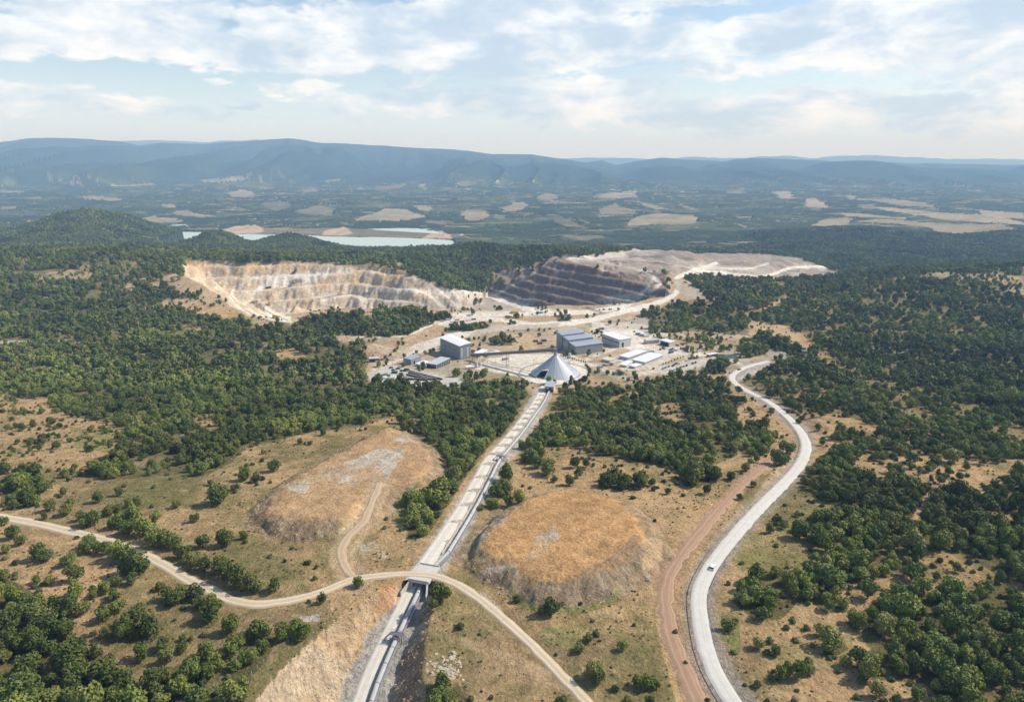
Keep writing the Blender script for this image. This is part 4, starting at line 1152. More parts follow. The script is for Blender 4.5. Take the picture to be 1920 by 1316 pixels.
mt, nn, ll, bs = new_mat("ground_cover")
geo = nn.new('ShaderNodeNewGeometry')
pos = geo.outputs['Position']
att = nn.new('ShaderNodeAttribute')
att.attribute_name = 'albedo'
na = noise_node(nn, ll, pos, 0.9, 6, .7)
nb = noise_node(nn, ll, pos, 0.18, 5, .65)
nc = noise_node(nn, ll, pos, 0.02, 6, .7)
var = nmath(nn, ll, 'MULTIPLY_ADD', nmath(nn, ll, 'SUBTRACT', na, .5), 1.7)
var.node.inputs[2].default_value = 1.0
v2 = nmath(nn, ll, 'MULTIPLY_ADD', nmath(nn, ll, 'SUBTRACT', nb, .5), 1.3)
v2.node.inputs[2].default_value = 1.0
v3 = nmath(nn, ll, 'MULTIPLY_ADD', nmath(nn, ll, 'SUBTRACT', nc, .5), .6)
v3.node.inputs[2].default_value = 1.0
vv = nmath(nn, ll, 'MULTIPLY', nmath(nn, ll, 'MULTIPLY', var, v2), v3)
vm = nn.new('ShaderNodeVectorMath')
vm.operation = 'SCALE'
ll.new(att.outputs['Color'], vm.inputs[0])
ll.new(vv, vm.inputs['Scale'])
# dark specks: tufts and stones
vor = nn.new('ShaderNodeTexVoronoi')
vor.inputs['Scale'].default_value = 0.55
ll.new(pos, vor.inputs['Vector'])
tuft = nn.new('ShaderNodeMapRange')
ll.new(nmath(nn, ll, 'ADD', vor.outputs['Distance'], nmath(nn, ll, 'MULTIPLY', nb, .9)), tuft.inputs[0])
tuft.inputs[1].default_value = .42
tuft.inputs[2].default_value = .62
tuft.inputs[3].default_value = .55
tuft.inputs[4].default_value = 0.0
mxx = nn.new('ShaderNodeMix')
mxx.data_type = 'RGBA'
mxx.blend_type = 'MULTIPLY'
ll.new(tuft.outputs[0], mxx.inputs[0])
ll.new(vm.outputs[0], mxx.inputs[6])
mxx.inputs[7].default_value = (.42, .50, .40, 1)
ll.new(mxx.outputs[2], bs.inputs['Base Color'])
bs.inputs['Specular IOR Level'].default_value = 0.0
bs.inputs['Roughness'].default_value = 1.0
bp = nn.new('ShaderNodeBump')
bp.inputs['Strength'].default_value = 1.0
bp.inputs['Distance'].default_value = 1.0
# tall crowns' relief on wooded land far off, small relief near: height in metres
cv = nn.new('ShaderNodeTexVoronoi')
cv.inputs['Scale'].default_value = 0.11
ll.new(pos, cv.inputs['Vector'])
hr = nn.new('ShaderNodeAttribute')
hr.attribute_name = 'crowns'
hbig = nmath(nn, ll, 'MULTIPLY', nmath(nn, ll, 'MULTIPLY', nmath(nn, ll, 'ADD', nmath(nn, ll, 'SUBTRACT', 1.0, cv.outputs['Distance']), nmath(nn, ll, 'MULTIPLY', nc, 3.0)), 7.0), hr.outputs['Fac'])
hsm = nmath(nn, ll, 'MULTIPLY', nmath(nn, ll, 'ADD', nmath(nn, ll, 'MULTIPLY', na, 1.0), nmath(nn, ll, 'MULTIPLY', nb, 1.8)), 1.1)
ll.new(nmath(nn, ll, 'ADD', hbig, hsm), bp.inputs['Height'])
ll.new(bp.outputs[0], bs.inputs['Normal'])


def obj(name, mesh, parent=None, mat=None):
    o = bpy.data.objects.new(name, mesh)
    C.objects.link(o)
    if parent:
        o.parent = parent
    if mat and mesh:
        if not mesh.materials:
            mesh.materials.append(mat)
    return o


def grid_mesh(name, co, nr, nc):
    me = bpy.data.meshes.new(name)
    me.vertices.add(nr * nc)
    me.vertices.foreach_set('co', co.astype(np.float32).ravel())
    r = np.arange(nr - 1)[:, None]
    c = np.arange(nc - 1)[None, :]
    a = (r * nc + c).ravel()
    quads = np.stack([a, a + 1, a + nc + 1, a + nc], 1).astype(np.int32)
    me.loops.add(quads.size)
    me.loops.foreach_set('vertex_index', quads.ravel())
    me.polygons.add(len(quads))
    me.polygons.foreach_set('loop_start', np.arange(0, quads.size, 4, dtype=np.int32))
    me.update(calc_edges=True)
    me.polygons.foreach_set('use_smooth', np.ones(len(quads), bool))
    return me


me = grid_mesh("terrain", np.stack([GX, GY, Z], -1), NR, NC)
ca = me.attributes.new('albedo', 'FLOAT_COLOR', 'POINT')
ca.data.foreach_set('color', np.concatenate([np.clip(COL, 0.004, .85), np.ones(COL.shape[:2] + (1,))], -1).astype(np.float32).ravel())
isw = (COL.sum(-1) < .2) * sstep(1700, 2300, GY)
cr = me.attributes.new('crowns', 'FLOAT', 'POINT')
cr.data.foreach_set('value', isw.astype(np.float32).ravel())
terrain = obj("terrain", me, mat=mt)
terrain['kind'] = 'structure'
del COL

# ------------------------------------------------------------------ trees and bushes
def leaf_mat(name, cols):
    m, n, l, b = new_mat(name)
    oi = n.new('ShaderNodeObjectInfo')
    cr_ = n.new('ShaderNodeValToRGB')
    e = cr_.color_ramp.elements
    e[0].position = 0
    e[0].color = cols[0] + (1,)
    e[1].position = 1
    e[1].color = cols[-1] + (1,)
    for i, c in enumerate(cols[1:-1]):
        k = e.new((i + 1) / (len(cols) - 1))
        k.color = c + (1,)
    l.new(oi.outputs['Random'], cr_.inputs[0])
    g = n.new('ShaderNodeNewGeometry')
    nz = noise_node(n, l, g.outputs['Position'], 0.012, 3, .5)
    f = nmath(n, l, 'MULTIPLY_ADD', nmath(n, l, 'SUBTRACT', nz, .5), 2.6)
    f.node.inputs[2].default_value = 1.0
    vm_ = n.new('ShaderNodeVectorMath')
    vm_.operation = 'SCALE'
    l.new(cr_.outputs[0], vm_.inputs[0])
    l.new(f, vm_.inputs['Scale'])
    nf = noise_node(n, l, g.outputs['Position'], 1.1, 2, .5)
    f2 = nmath(n, l, 'MULTIPLY_ADD', nmath(n, l, 'SUBTRACT', nf, .5), 1.1)
    f2.node.inputs[2].default_value = 1.0
    vm2 = n.new('ShaderNodeVectorMath')
    vm2.operation = 'SCALE'
    l.new(vm_.outputs[0], vm2.inputs[0])
    l.new(f2, vm2.inputs['Scale'])
    l.new(vm2.outputs[0], b.inputs['Base Color'])
    b.inputs['Specular IOR Level'].default_value = .2
    b.inputs['Roughness'].default_value = .7
    return m


M_LEAF = leaf_mat("tree_leaves", [(.076, .105, .024), (.132, .168, .031), (.10, .132, .033), (.175, .208, .040), (.21, .21, .062)])
M_BUSH = leaf_mat("bush_leaves", [(.075, .105, .034), (.11, .148, .038), (.088, .105, .050), (.14, .165, .042), (.15, .13, .06)])
M_BARK, _, _, bb = new_mat("bark")
bb.inputs['Base Color'].default_value = (.09, .07, .05, 1)


def crown_mesh(name, seed, nquad, qs, flat=.85, blobs=14, low=.35, cone=False):
    """leafy crown: leaf clumps on the skins of many overlapping lobes; unit radius, base at z=low"""
    r = np.random.default_rng(seed)
    cs_ = []
    for i in range(blobs):
        a = r.uniform(0, 2 * math.pi)
        h = r.uniform(0, 1)
        if cone:
            rad = (1 - h) * .62 * r.uniform(.4, 1)
            cs_.append((math.cos(a) * rad, math.sin(a) * rad, low + .3 + h * 1.5, .30 + .24 * (1 - h)))
        else:
            prof_ = math.sqrt(max(0, 1 - (h * 1.15 - .35) ** 2 / .9))
            rad = prof_ * .66 * r.uniform(.3, 1.08)
            cs_.append((math.cos(a) * rad, math.sin(a) * rad, low + .28 + h * flat * 1.0, r.uniform(.26, .46)))
    cs_.append((0, 0, low + .55 * flat, .60 if not cone else .4))
    cs_ = np.array(cs_)
    w = cs_[:, 3] ** 2
    pick = r.choice(len(cs_), nquad, p=w / w.sum())
    dirs = r.normal(size=(nquad, 3))
    dirs[:, 2] = dirs[:, 2] * .9 + .25
    dirs /= np.linalg.norm(dirs, axis=1)[:, None]
    rr_ = cs_[pick, 3] * r.uniform(.80, 1.10, nquad)
    P = cs_[pick, :3] + dirs * rr_[:, None]
    P[:, 2] = np.maximum(P[:, 2], low * .45)
    nrm = dirs + r.normal(size=(nquad, 3)) * .42
    nrm /= np.linalg.norm(nrm, axis=1)[:, None]
    t = np.cross(nrm, r.normal(size=(nquad, 3)))
    t /= np.linalg.norm(t, axis=1)[:, None] + 1e-9
    b = np.cross(nrm, t)
    s = qs * r.uniform(.6, 1.25, nquad)[:, None]
    V = np.stack([P - t * s - b * s * .6, P + t * s - b * s * .7, P + t * s * .7 + b * s * .8, P - t * s * .8 + b * s * .7], 1).reshape(-1, 3)
    # twist a corner so each clump is not a flat card
    V[2::4] += nrm * s * .45
    me_ = bpy.data.meshes.new(name)
    fcs = np.arange(nquad * 4).reshape(-1, 4)
    me_.from_pydata(V.tolist(), [], fcs.tolist())
    me_.materials.append(M_LEAF)
    return me_


def trunk_mesh(name, seed):
    r = random.Random(seed)
    bm = bmesh.new()

    def limb(p0, p1, r0, r1, n=6):
        p0, p1 = Vector(p0), Vector(p1)
        ax = (p1 - p0).normalized()
        q = ax.to_track_quat('Z', 'Y')
        ring0 = [bm.verts.new(p0 + q @ Vector((math.cos(i / n * 6.283) * r0, math.sin(i / n * 6.283) * r0, 0))) for i in range(n)]
        ring1 = [bm.verts.new(p1 + q @ Vector((math.cos(i / n * 6.283) * r1, math.sin(i / n * 6.283) * r1, 0))) for i in range(n)]
        for i in range(n):
            bm.faces.new((ring0[i], ring0[(i + 1) % n], ring1[(i + 1) % n], ring1[i]))
    limb((0, 0, -.15), (.02, .03, .55), .085, .06)
    for k in range(4):
        a = k * 1.57 + r.uniform(-.5, .5)
        limb((.02, .03, .42 + .05 * k), (math.cos(a) * .5, math.sin(a) * .5, .95 + r.uniform(-.1, .2)), .05, .02, 5)
    me_ = bpy.data.meshes.new(name)
    bm.to_mesh(me_)
    bm.free()
    me_.materials.append(M_BARK)
    return me_


HI = [crown_mesh("crown", 500 + i, 1300, .085, flat=.8 + .1 * (i % 3), blobs=13 + 2 * i, low=.30) for i in range(6)] + [crown_mesh("crown", 590 + i, 1000, .085, flat=1.05, blobs=10, low=.2) for i in range(2)] + [crown_mesh("crown", 595 + i, 900, .08, flat=.65, blobs=8, low=.35) for i in range(2)]
BU = [crown_mesh("bush", 520 + i, 700, .105, flat=.55 + .1 * i, blobs=9 + i, low=.02) for i in range(4)]
LO = [crown_mesh("crown_far", 540 + i, 300, .17, flat=.8 + .12 * (i % 3), blobs=10 + i, low=.22) for i in range(6)]
LOB = [crown_mesh("bush_far", 560 + i, 120, .22, flat=.55, blobs=7, low=.0) for i in range(3)]
for me_ in BU + LOB:
    me_.materials.clear()
    me_.materials.append(M_BUSH)
TR = [trunk_mesh("trunk", 600 + i) for i in range(3)]


def keep_at(x, y):
    r = np.clip(np.searchsorted(RY, y), 0, NR - 1)
    s = np.clip(((x / y / np.interp(y, RY, UM)) + 1) / 2 * (NC - 1), 0, NC - 1).astype(int)
    return KEEP[r, s]


# the scattered woods
pts = []
for (ya, yb, sp__, ra, rb_) in [(150, 520, 4.6, 2.3, 4.4), (520, 1000, 6.0, 2.4, 5.6), (1000, 1700, 7.4, 3.0, 6.2), (1700, 2500, 8.0, 3.4, 5.2), (2500, 3150, 10.0, 4.2, 6.0)]:
    ys = np.arange(ya, yb, sp__)
    for y in ys:
        um = np.interp(y, RY, UM)
        xs = np.arange(-um * y, um * y, sp__)
        n = len(xs)
        x_ = xs + rng.uniform(-.55, .55, n) * sp__
        y_ = y + rng.uniform(-.55, .55, n) * sp__
        r_ = ra + (rb_ - ra) * rng.beta(1.1, 2.0, n)
        pts.append(np.stack([x_, y_, r_], 1))
pts = np.concatenate(pts)
pts = pts[(pts[:, 1] > 145) & (pts[:, 1] < 3150)]
pz = H0(pts[:, 0], pts[:, 1])
dn = wood_density(pts[:, 0], pts[:, 1], pz + pts[:, 2] * .6)
clump = fbm(pts[:, 0] / 22, pts[:, 1] / 22, 3, 321, .6)
u_ = rng.uniform(0, 1, len(pts))
pr = np.clip(dn + clump * 1.2 * (dn < .9) * (dn > .03) + clump * .75 * (dn >= .9) - .04, 0, 1)
kp = keep_at(pts[:, 0], pts[:, 1]) > 0
px_, py_ = project(pts[:, 0], pts[:, 1], pz)
inopen = (px_ < 560) & (py_ > 880) | ((px_ > 780) & (px_ < 1400) & (py_ > 850)) | ((px_ > 400) & (px_ < 780) & (py_ > 800))
okk = kp & (u_ < pr) & ~(inopen & (dn < .05))
# small where the woods are thin
rad = np.where(dn < .3, pts[:, 2] * rng.uniform(.35, .75, len(pts)), pts[:, 2] * rng.uniform(.62, 1.2, len(pts)))
sc_x, sc_y, sc_z, sc_r, sc_d = pts[okk, 0], pts[okk, 1], pz[okk], rad[okk], dn[okk]
# low bushes along the fringes of the woods and in their gaps
bx = []
for (ya, yb, s_p) in [(150, 520, 3.0), (520, 1000, 4.2), (1000, 1500, 6.0)]:
    for y in np.arange(ya, yb, s_p):
        um = np.interp(y, RY, UM)
        xs = np.arange(-um * y, um * y, s_p)
        bx.append(np.stack([xs + rng.uniform(-.6, .6, len(xs)) * s_p, y + rng.uniform(-.6, .6, len(xs)) * s_p], 1))
bx = np.concatenate(bx)
bx = bx[bx[:, 1] > 145]
bz = H0(bx[:, 0], bx[:, 1])
jr_ = 14.0
d_a = wood_density(bx[:, 0] + rng.normal(0, jr_, len(bx)), np.maximum(150, bx[:, 1] + rng.normal(0, jr_, len(bx))), bz + 1)
d_b = wood_density(bx[:, 0] + rng.normal(0, jr_, len(bx)), np.maximum(150, bx[:, 1] + rng.normal(0, jr_, len(bx))), bz + 1)
cl2 = fbm(bx[:, 0] / 15, bx[:, 1] / 15, 3, 341, .6)
pb = (.008 + .30 * (d_a + d_b) / 2 + .25 * cl2 * ((d_a + d_b) > .2)) * .62
bpx, bpy_ = project(bx[:, 0], bx[:, 1], bz)
pb = pb * np.where(in_poly(bpx, bpy_, [(690, 700), (720, 665), (800, 640), (900, 590), (1240, 570), (1250, 620), (1340, 655), (1400, 670), (1290, 705), (1060, 735), (905, 715), (780, 725)]), .12, 1)
bk = (rng.uniform(0, 1, len(bx)) < pb) & (keep_at(bx[:, 0], bx[:, 1]) > 0)
nb_ = int(bk.sum())
sc_x = np.concatenate([sc_x, bx[bk, 0]])
sc_y = np.concatenate([sc_y, bx[bk, 1]])
sc_z = np.concatenate([sc_z, bz[bk]])
sc_r = np.concatenate([sc_r, .55 + 1.15 * rng.beta(1.3, 2.0, nb_)])
sc_d = np.concatenate([sc_d, np.full(nb_, .1)])
# placed trees
ind = []
for (px, py, w_) in TREES:
    g = ground(px, py + w_ * .38)
    dep = g[1] * math.cos(PITCH) - (g[2] - CAMZ) * math.sin(PITCH)
    ind.append((g[0], g[1], g[2], w_ * dep / F / 2 * 1.02))
ind = np.array(ind)
# nothing scattered on top of a placed one
if len(ind):
    far_ = np.ones(len(sc_x), bool)
    for (x, y, z, r) in ind:
        far_ &= ~((np.abs(sc_x - x) < r * .9) & (np.abs(sc_y - y) < r * .9) & (sc_d < .4))
    sc_x, sc_y, sc_z, sc_r, sc_d = sc_x[far_], sc_y[far_], sc_z[far_], sc_r[far_], sc_d[far_]
AX = np.concatenate([ind[:, 0], sc_x])
AY = np.concatenate([ind[:, 1], sc_y])
AZ = np.concatenate([ind[:, 2], sc_z])
AR = np.concatenate([ind[:, 3], sc_r])
APLACED = np.concatenate([np.ones(len(ind), bool), np.zeros(len(sc_x), bool)])
ABUSH = AR < 1.75
# which are in view and how large they show
apx, apy = project(AX, AY, AZ + AR * .8)
adep = AY * math.cos(PITCH) - (AZ - CAMZ) * math.sin(PITCH)
inview = (apx > 4) & (apx < 1916) & (apy > 250) & (apy < 1312)
size = AR / adep * inview
print("trees total", len(AX), "bushes", int(ABUSH.sum()), "placed", len(ind))
order = np.argsort(-size)
NTREE, NBUSH = 300, 300
selT = [i for i in order if not ABUSH[i] and inview[i]][:NTREE]
selB = [i for i in order if ABUSH[i] and inview[i]][:NBUSH]


def scatter(name, idx, protos, lab, cat, zsc=(.9, 1.25), sink=0.1):
    """one object: copies of the given meshes standing on many points"""
    me_ = bpy.data.meshes.new(name)
    me_.vertices.add(len(idx))
    co = np.stack([AX[idx], AY[idx], AZ[idx] - sink], 1)
    me_.vertices.foreach_set('co', co.astype(np.float32).ravel())
    a = me_.attributes.new('scl', 'FLOAT_VECTOR', 'POINT')
    rr2 = AR[idx]
    a.data.foreach_set('vector', np.stack([rr2, rr2 * rng.uniform(.85, 1.15, len(idx)), rr2 * rng.uniform(zsc[0], zsc[1], len(idx))], 1).astype(np.float32).ravel())
    a = me_.attributes.new('rot', 'FLOAT_VECTOR', 'POINT')
    a.data.foreach_set('vector', np.stack([np.zeros(len(idx)), np.zeros(len(idx)), rng.uniform(0, 6.28, len(idx))], 1).astype(np.float32).ravel())
    a = me_.attributes.new('pick', 'INT', 'POINT')
    a.data.foreach_set('value', rng.integers(0, len(protos), len(idx)).astype(np.int32))
    o = obj(name, me_)
    col = bpy.data.collections.new(name + "_kinds")
    for k, p in enumerate(protos):
        po = bpy.data.objects.new("%s_kind_%02d" % (name, k), p)
        col.objects.link(po)
    ng = bpy.data.node_groups.new(name, 'GeometryNodeTree')
    ng.interface.new_socket('Geometry', in_out='INPUT', socket_type='NodeSocketGeometry')
    ng.interface.new_socket('Geometry', in_out='OUTPUT', socket_type='NodeSocketGeometry')
    n = ng.nodes
    gi = n.new('NodeGroupInput')
    go = n.new('NodeGroupOutput')
    ci_ = n.new('GeometryNodeCollectionInfo')
    ci_.inputs['Collection'].default_value = col
    ci_.inputs['Separate Children'].default_value = True
    ci_.inputs['Reset Children'].default_value = True
    ip = n.new('GeometryNodeInstanceOnPoints')
    ip.inputs['Pick Instance'].default_value = True

    def na_(nm, ty):
        x = n.new('GeometryNodeInputNamedAttribute')
        x.data_type = ty
        x.inputs['Name'].default_value = nm
        return x.outputs[0]
    er = n.new('FunctionNodeEulerToRotation')
    ng.links.new(na_('rot', 'FLOAT_VECTOR'), er.inputs[0])
    ng.links.new(gi.outputs[0], ip.inputs['Points'])
    ng.links.new(ci_.outputs[0], ip.inputs['Instance'])
    ng.links.new(er.outputs[0], ip.inputs['Rotation'])
    ng.links.new(na_('scl', 'FLOAT_VECTOR'), ip.inputs['Scale'])
    ng.links.new(na_('pick', 'INT'), ip.inputs['Instance Index'])
    ng.links.new(ip.outputs[0], go.inputs[0])
    md = o.modifiers.new(name, 'NODES')
    md.node_group = ng
    o['kind'] = 'stuff'
    o['label'] = lab
    o['category'] = cat
    return o


selset = np.zeros(len(AX), bool)
selset[selT] = True
selset[selB] = True
rest = np.nonzero(~selset)[0]
near = rest[(AY[rest] < 560) & ~ABUSH[rest]]
farr = rest[(AY[rest] >= 560) & ~ABUSH[rest]]
bs_n = rest[(AY[rest] < 500) & ABUSH[rest]]
bs_f = rest[(AY[rest] >= 500) & ABUSH[rest]]
scatter("woodland", near, HI, "dense dark green oak woods beyond the nearest trees", "woodland")
scatter("hillside_woodland", farr, LO, "distant woods covering the hillsides round the quarry", "woodland", (.95, 1.35))
scatter("scrub", bs_n, BU, "small bushes scattered thinly over the dry grass", "scrub")
scatter("hillside_scrub", bs_f, LOB, "low scrub dotting the far hillsides and the works", "scrub")

# tufts and seedlings all over the dry grass
nt = 44000
ty_ = 150 + (560 - 150) * rng.uniform(0, 1, nt) ** .8
tx_ = ty_ * rng.uniform(-.95, .95, nt)
tz_ = H0(tx_, ty_)
td_ = wood_density(tx_, ty_, tz_)
tn_ = fbm(tx_ / 12, ty_ / 12, 4, 331, .6)
tk = (keep_at(tx_, ty_) > 0) & (rng.uniform(0, 1, nt) < .35 + tn_ * 1.1)
r1 = keep_at(tx_, ty_)
tx_, ty_, tz_ = tx_[tk], ty_[tk], tz_[tk]
M_TUFT = leaf_mat("dry_tuft", [(.10, .11, .04), (.16, .14, .06), (.08, .10, .035), (.22, .17, .09), (.12, .13, .05)])
TU = [crown_mesh("tuft", 580 + i, 36, .30, flat=.4, blobs=4, low=0.0) for i in range(3)]
for me_ in TU:
    me_.materials.clear()
    me_.materials.append(M_TUFT)
n0 = len(AX)
AX = np.concatenate([AX, tx_])
AY = np.concatenate([AY, ty_])
AZ = np.concatenate([AZ, tz_])
AR = np.concatenate([AR, .2 + .75 * rng.beta(1.2, 4, len(tx_))])
scatter("grass_tufts", np.arange(n0, len(AX)), TU, "dry grass tufts and seedlings sprinkled over the open slopes", "grass", (.6, 1.1), 0.05)

# ------------------------------------------------------------------ helpers for things
MATS = {}


def mat(name, col, rough=.7, metal=0.0, spec=.3, var=.25, scale=.8, streak=False, rib=None):
    if name in MATS:
        return MATS[name]
    m, n, l, b = new_mat(name)
    g = n.new('ShaderNodeTexCoord')
    nz = noise_node(n, l, g.outputs['Object'], scale, 5, .65, (1, 1, .15) if streak else None)
    f = nmath(n, l, 'MULTIPLY_ADD', nmath(n, l, 'SUBTRACT', nz, .5), var * 2)
    f.node.inputs[2].default_value = 1.0
    v = n.new('ShaderNodeVectorMath')
    v.operation = 'SCALE'
    v.inputs[0].default_value = col
    l.new(f, v.inputs['Scale'])
    l.new(v.outputs[0], b.inputs['Base Color'])
    b.inputs['Roughness'].default_value = rough
    b.inputs['Metallic'].default_value = metal
    b.inputs['Specular IOR Level'].default_value = spec
    MATS[name] = m
    return m


def bbox_(bm, x0, x1, y0, y1, z0, z1, M=None):
    vs = [bm.verts.new(Vector(p)) for p in ((x0, y0, z0), (x1, y0, z0), (x1, y1, z0), (x0, y1, z0), (x0, y0, z1), (x1, y0, z1), (x1, y1, z1), (x0, y1, z1))]
    for f in ((3, 2, 1, 0), (4, 5, 6, 7), (0, 1, 5, 4), (1, 2, 6, 5), (2, 3, 7, 6), (3, 0, 4, 7)):
        bm.faces.new([vs[i] for i in f])
    if M is not None:
        for v in vs:
            v.co = M @ v.co
    return vs


def bar_(bm, p0, p1, w, h=None):
    """square bar between two points"""
    p0, p1 = Vector(p0), Vector(p1)
    h = h or w
    ax = p1 - p0
    L = ax.length
    if L < 1e-5:
        return
    q = ax.to_track_quat('Y', 'Z').to_matrix().to_4x4()
    bbox_(bm, -w / 2, w / 2, 0, L, -h / 2, h / 2, Matrix.Translation(p0) @ q)


def cyl_(bm, p0, p1, r0, r1=None, n=8, cap=True):
    p0, p1 = Vector(p0), Vector(p1)
    r1 = r0 if r1 is None else r1
    q = (p1 - p0).to_track_quat('Z', 'Y')
    a = [bm.verts.new(p0 + q @ Vector((math.cos(i / n * 6.28319) * r0, math.sin(i / n * 6.28319) * r0, 0))) for i in range(n)]
    b = [bm.verts.new(p1 + q @ Vector((math.cos(i / n * 6.28319) * r1, math.sin(i / n * 6.28319) * r1, 0))) for i in range(n)]
    for i in range(n):
        bm.faces.new((a[i], a[(i + 1) % n], b[(i + 1) % n], b[i]))
    if cap:
        bm.faces.new(a[::-1])
        bm.faces.new(b)


def mesh_(name, build, m):
    bm = bmesh.new()
    build(bm)
    me_ = bpy.data.meshes.new(name)
    bm.normal_update()
    bm.to_mesh(me_)
    bm.free()
    me_.materials.append(m)
    return me_


def part(name, build, m, parent):
    return obj(name, mesh_(name, build, m), parent)


def thing(name, label, cat, loc=(0, 0, 0), rz=0.0, group=None):
    o = bpy.data.objects.new(name, None)
    o.empty_display_size = .5
    C.objects.link(o)
    o.location = loc
    o.rotation_euler = (0, 0, rz)
    o['label'] = label
    o['category'] = cat
    if group:
        o['group'] = group
    return o


def tag(o, label, cat, group=None):
    o['label'] = label
    o['category'] = cat
    if group:
        o['group'] = group
    return o


def dup(root, loc, rz, label, group=None):
    r = root.copy()
    C.objects.link(r)
    r.location = loc
    r.rotation_euler = (0, 0, rz)
    r['label'] = label
    if group:
        r['group'] = group
    for ch in list(root.children):
        c = ch.copy()
        C.objects.link(c)
        c.parent = r
        for g in ch.children:
            d = g.copy()
            C.objects.link(d)
            d.parent = c
    return r


def onplane(px, py, z):
    u, k = ray_uk(px, py)
    y = (z - CAMZ) / k
    return np.array([u * y, y, z])


# ------------------------------------------------------------------ roads
def road_mat(name, base, worn, edge, tracks=(.28, .72), tw=.07, edge_w=.08, lane=None):
    m, n, l, b = new_mat(name)
    uv = n.new('ShaderNodeUVMap')
    s = n.new('ShaderNodeSeparateXYZ')
    l.new(uv.outputs[0], s.inputs[0])
    g = n.new('ShaderNodeNewGeometry')
    nz = noise_node(n, l, g.outputs['Position'], .35, 6, .7)
    n2_ = noise_node(n, l, g.outputs['Position'], 1.6, 5, .7)
    x = nmath(n, l, 'ADD', s.outputs[0], nmath(n, l, 'MULTIPLY', nmath(n, l, 'SUBTRACT', nz, .5), .10))
    acc = None
    for t in tracks:
        q = nmath(n, l, 'DIVIDE', nmath(n, l, 'SUBTRACT', x, t), tw)
        e = nmath(n, l, 'EXPONENT', nmath(n, l, 'MULTIPLY', nmath(n, l, 'MULTIPLY', q, q), -1.0))
        acc = e if acc is None else nmath(n, l, 'MAXIMUM', acc, e)
    ed = nmath(n, l, 'SUBTRACT', nmath(n, l, 'ABSOLUTE', nmath(n, l, 'SUBTRACT', x, .5)), .5 - edge_w)
    ed = nmath(n, l, 'DIVIDE', ed, edge_w * .6, clamp=True)
    m1 = n.new('ShaderNodeMix')
    m1.data_type = 'RGBA'
    l.new(nmath(n, l, 'MULTIPLY', acc, .8), m1.inputs[0])
    m1.inputs[6].default_value = tuple(base) + (1,)
    m1.inputs[7].default_value = tuple(worn) + (1,)
    m2 = n.new('ShaderNodeMix')
    m2.data_type = 'RGBA'
    l.new(ed, m2.inputs[0])
    l.new(m1.outputs[2], m2.inputs[6])
    m2.inputs[7].default_value = tuple(edge) + (1,)
    f = nmath(n, l, 'MULTIPLY_ADD', nmath(n, l, 'SUBTRACT', nmath(n, l, 'ADD', nmath(n, l, 'MULTIPLY', nz, .6), nmath(n, l, 'MULTIPLY', n2_, .4)), .5), .7)
    f.node.inputs[2].default_value = 1.0
    v = n.new('ShaderNodeVectorMath')
    v.operation = 'SCALE'
    l.new(m2.outputs[2], v.inputs[0])
    l.new(f, v.inputs['Scale'])
    l.new(v.outputs[0], b.inputs['Base Color'])
    b.inputs['Specular IOR Level'].default_value = .05
    bp_ = n.new('ShaderNodeBump')
    bp_.inputs['Distance'].default_value = .12
    l.new(n2_, bp_.inputs['Height'])
    l.new(bp_.outputs[0], b.inputs['Normal'])
    return m


def ribbon(name, path, hw, m, lift=.06, jit=.25, seed=0, n=9, crown=.04, skirt=.5):
    """hw number or (first, last); a strip draped on the levelled ground"""
    P = np.asarray(path)[:, :3]
    T = np.gradient(P[:, :2], axis=0)
    T /= np.linalg.norm(T, axis=1)[:, None] + 1e-9
    Nn = np.stack([T[:, 1], -T[:, 0]], 1)
    L = np.concatenate([[0], np.cumsum(np.linalg.norm(np.diff(P[:, :2], axis=0), axis=1))])
    h = np.interp(L, [0, L[-1]], hw if isinstance(hw, tuple) else (hw, hw))
    jl = jit * fbm(L / 3.0, L * 0 + seed, 4, 401)
    jr = jit * fbm(L / 3.0, L * 0 + seed + 9, 4, 402)
    cols_, uvs = [], []
    a = np.linspace(-1, 1, n)
    co = np.zeros((len(P), n, 3))
    uv = np.zeros((len(P), n, 2))
    for j, t in enumerate(a):
        off = t * (h + np.where(t < 0, jl, jr))
        co[:, j, :2] = P[:, :2] + Nn * off[:, None]
        co[:, j, 2] = P[:, 2] + lift + crown * (1 - t * t) - (skirt if abs(t) == 1 else 0)
        if abs(t) == 1:
            co[:, j, :2] = P[:, :2] + Nn * (off + np.sign(t) * .25)[:, None]
        uv[:, j, 0] = (t + 1) / 2
        uv[:, j, 1] = L / 10
    me_ = grid_mesh(name, co, len(P), n)
    ul = me_.uv_layers.new(name='UVMap')
    li = np.empty(len(me_.loops), np.int32)
    me_.loops.foreach_get('vertex_index', li)
    ul.data.foreach_set('uv', uv.reshape(-1, 2)[li].astype(np.float32).ravel())
    # upward facing
    nz_ = me_.polygons[0].normal[2]
    if nz_ < 0:
        me_.flip_normals()
    o = obj(name, me_, None, m)
    o['kind'] = 'structure'
    return o


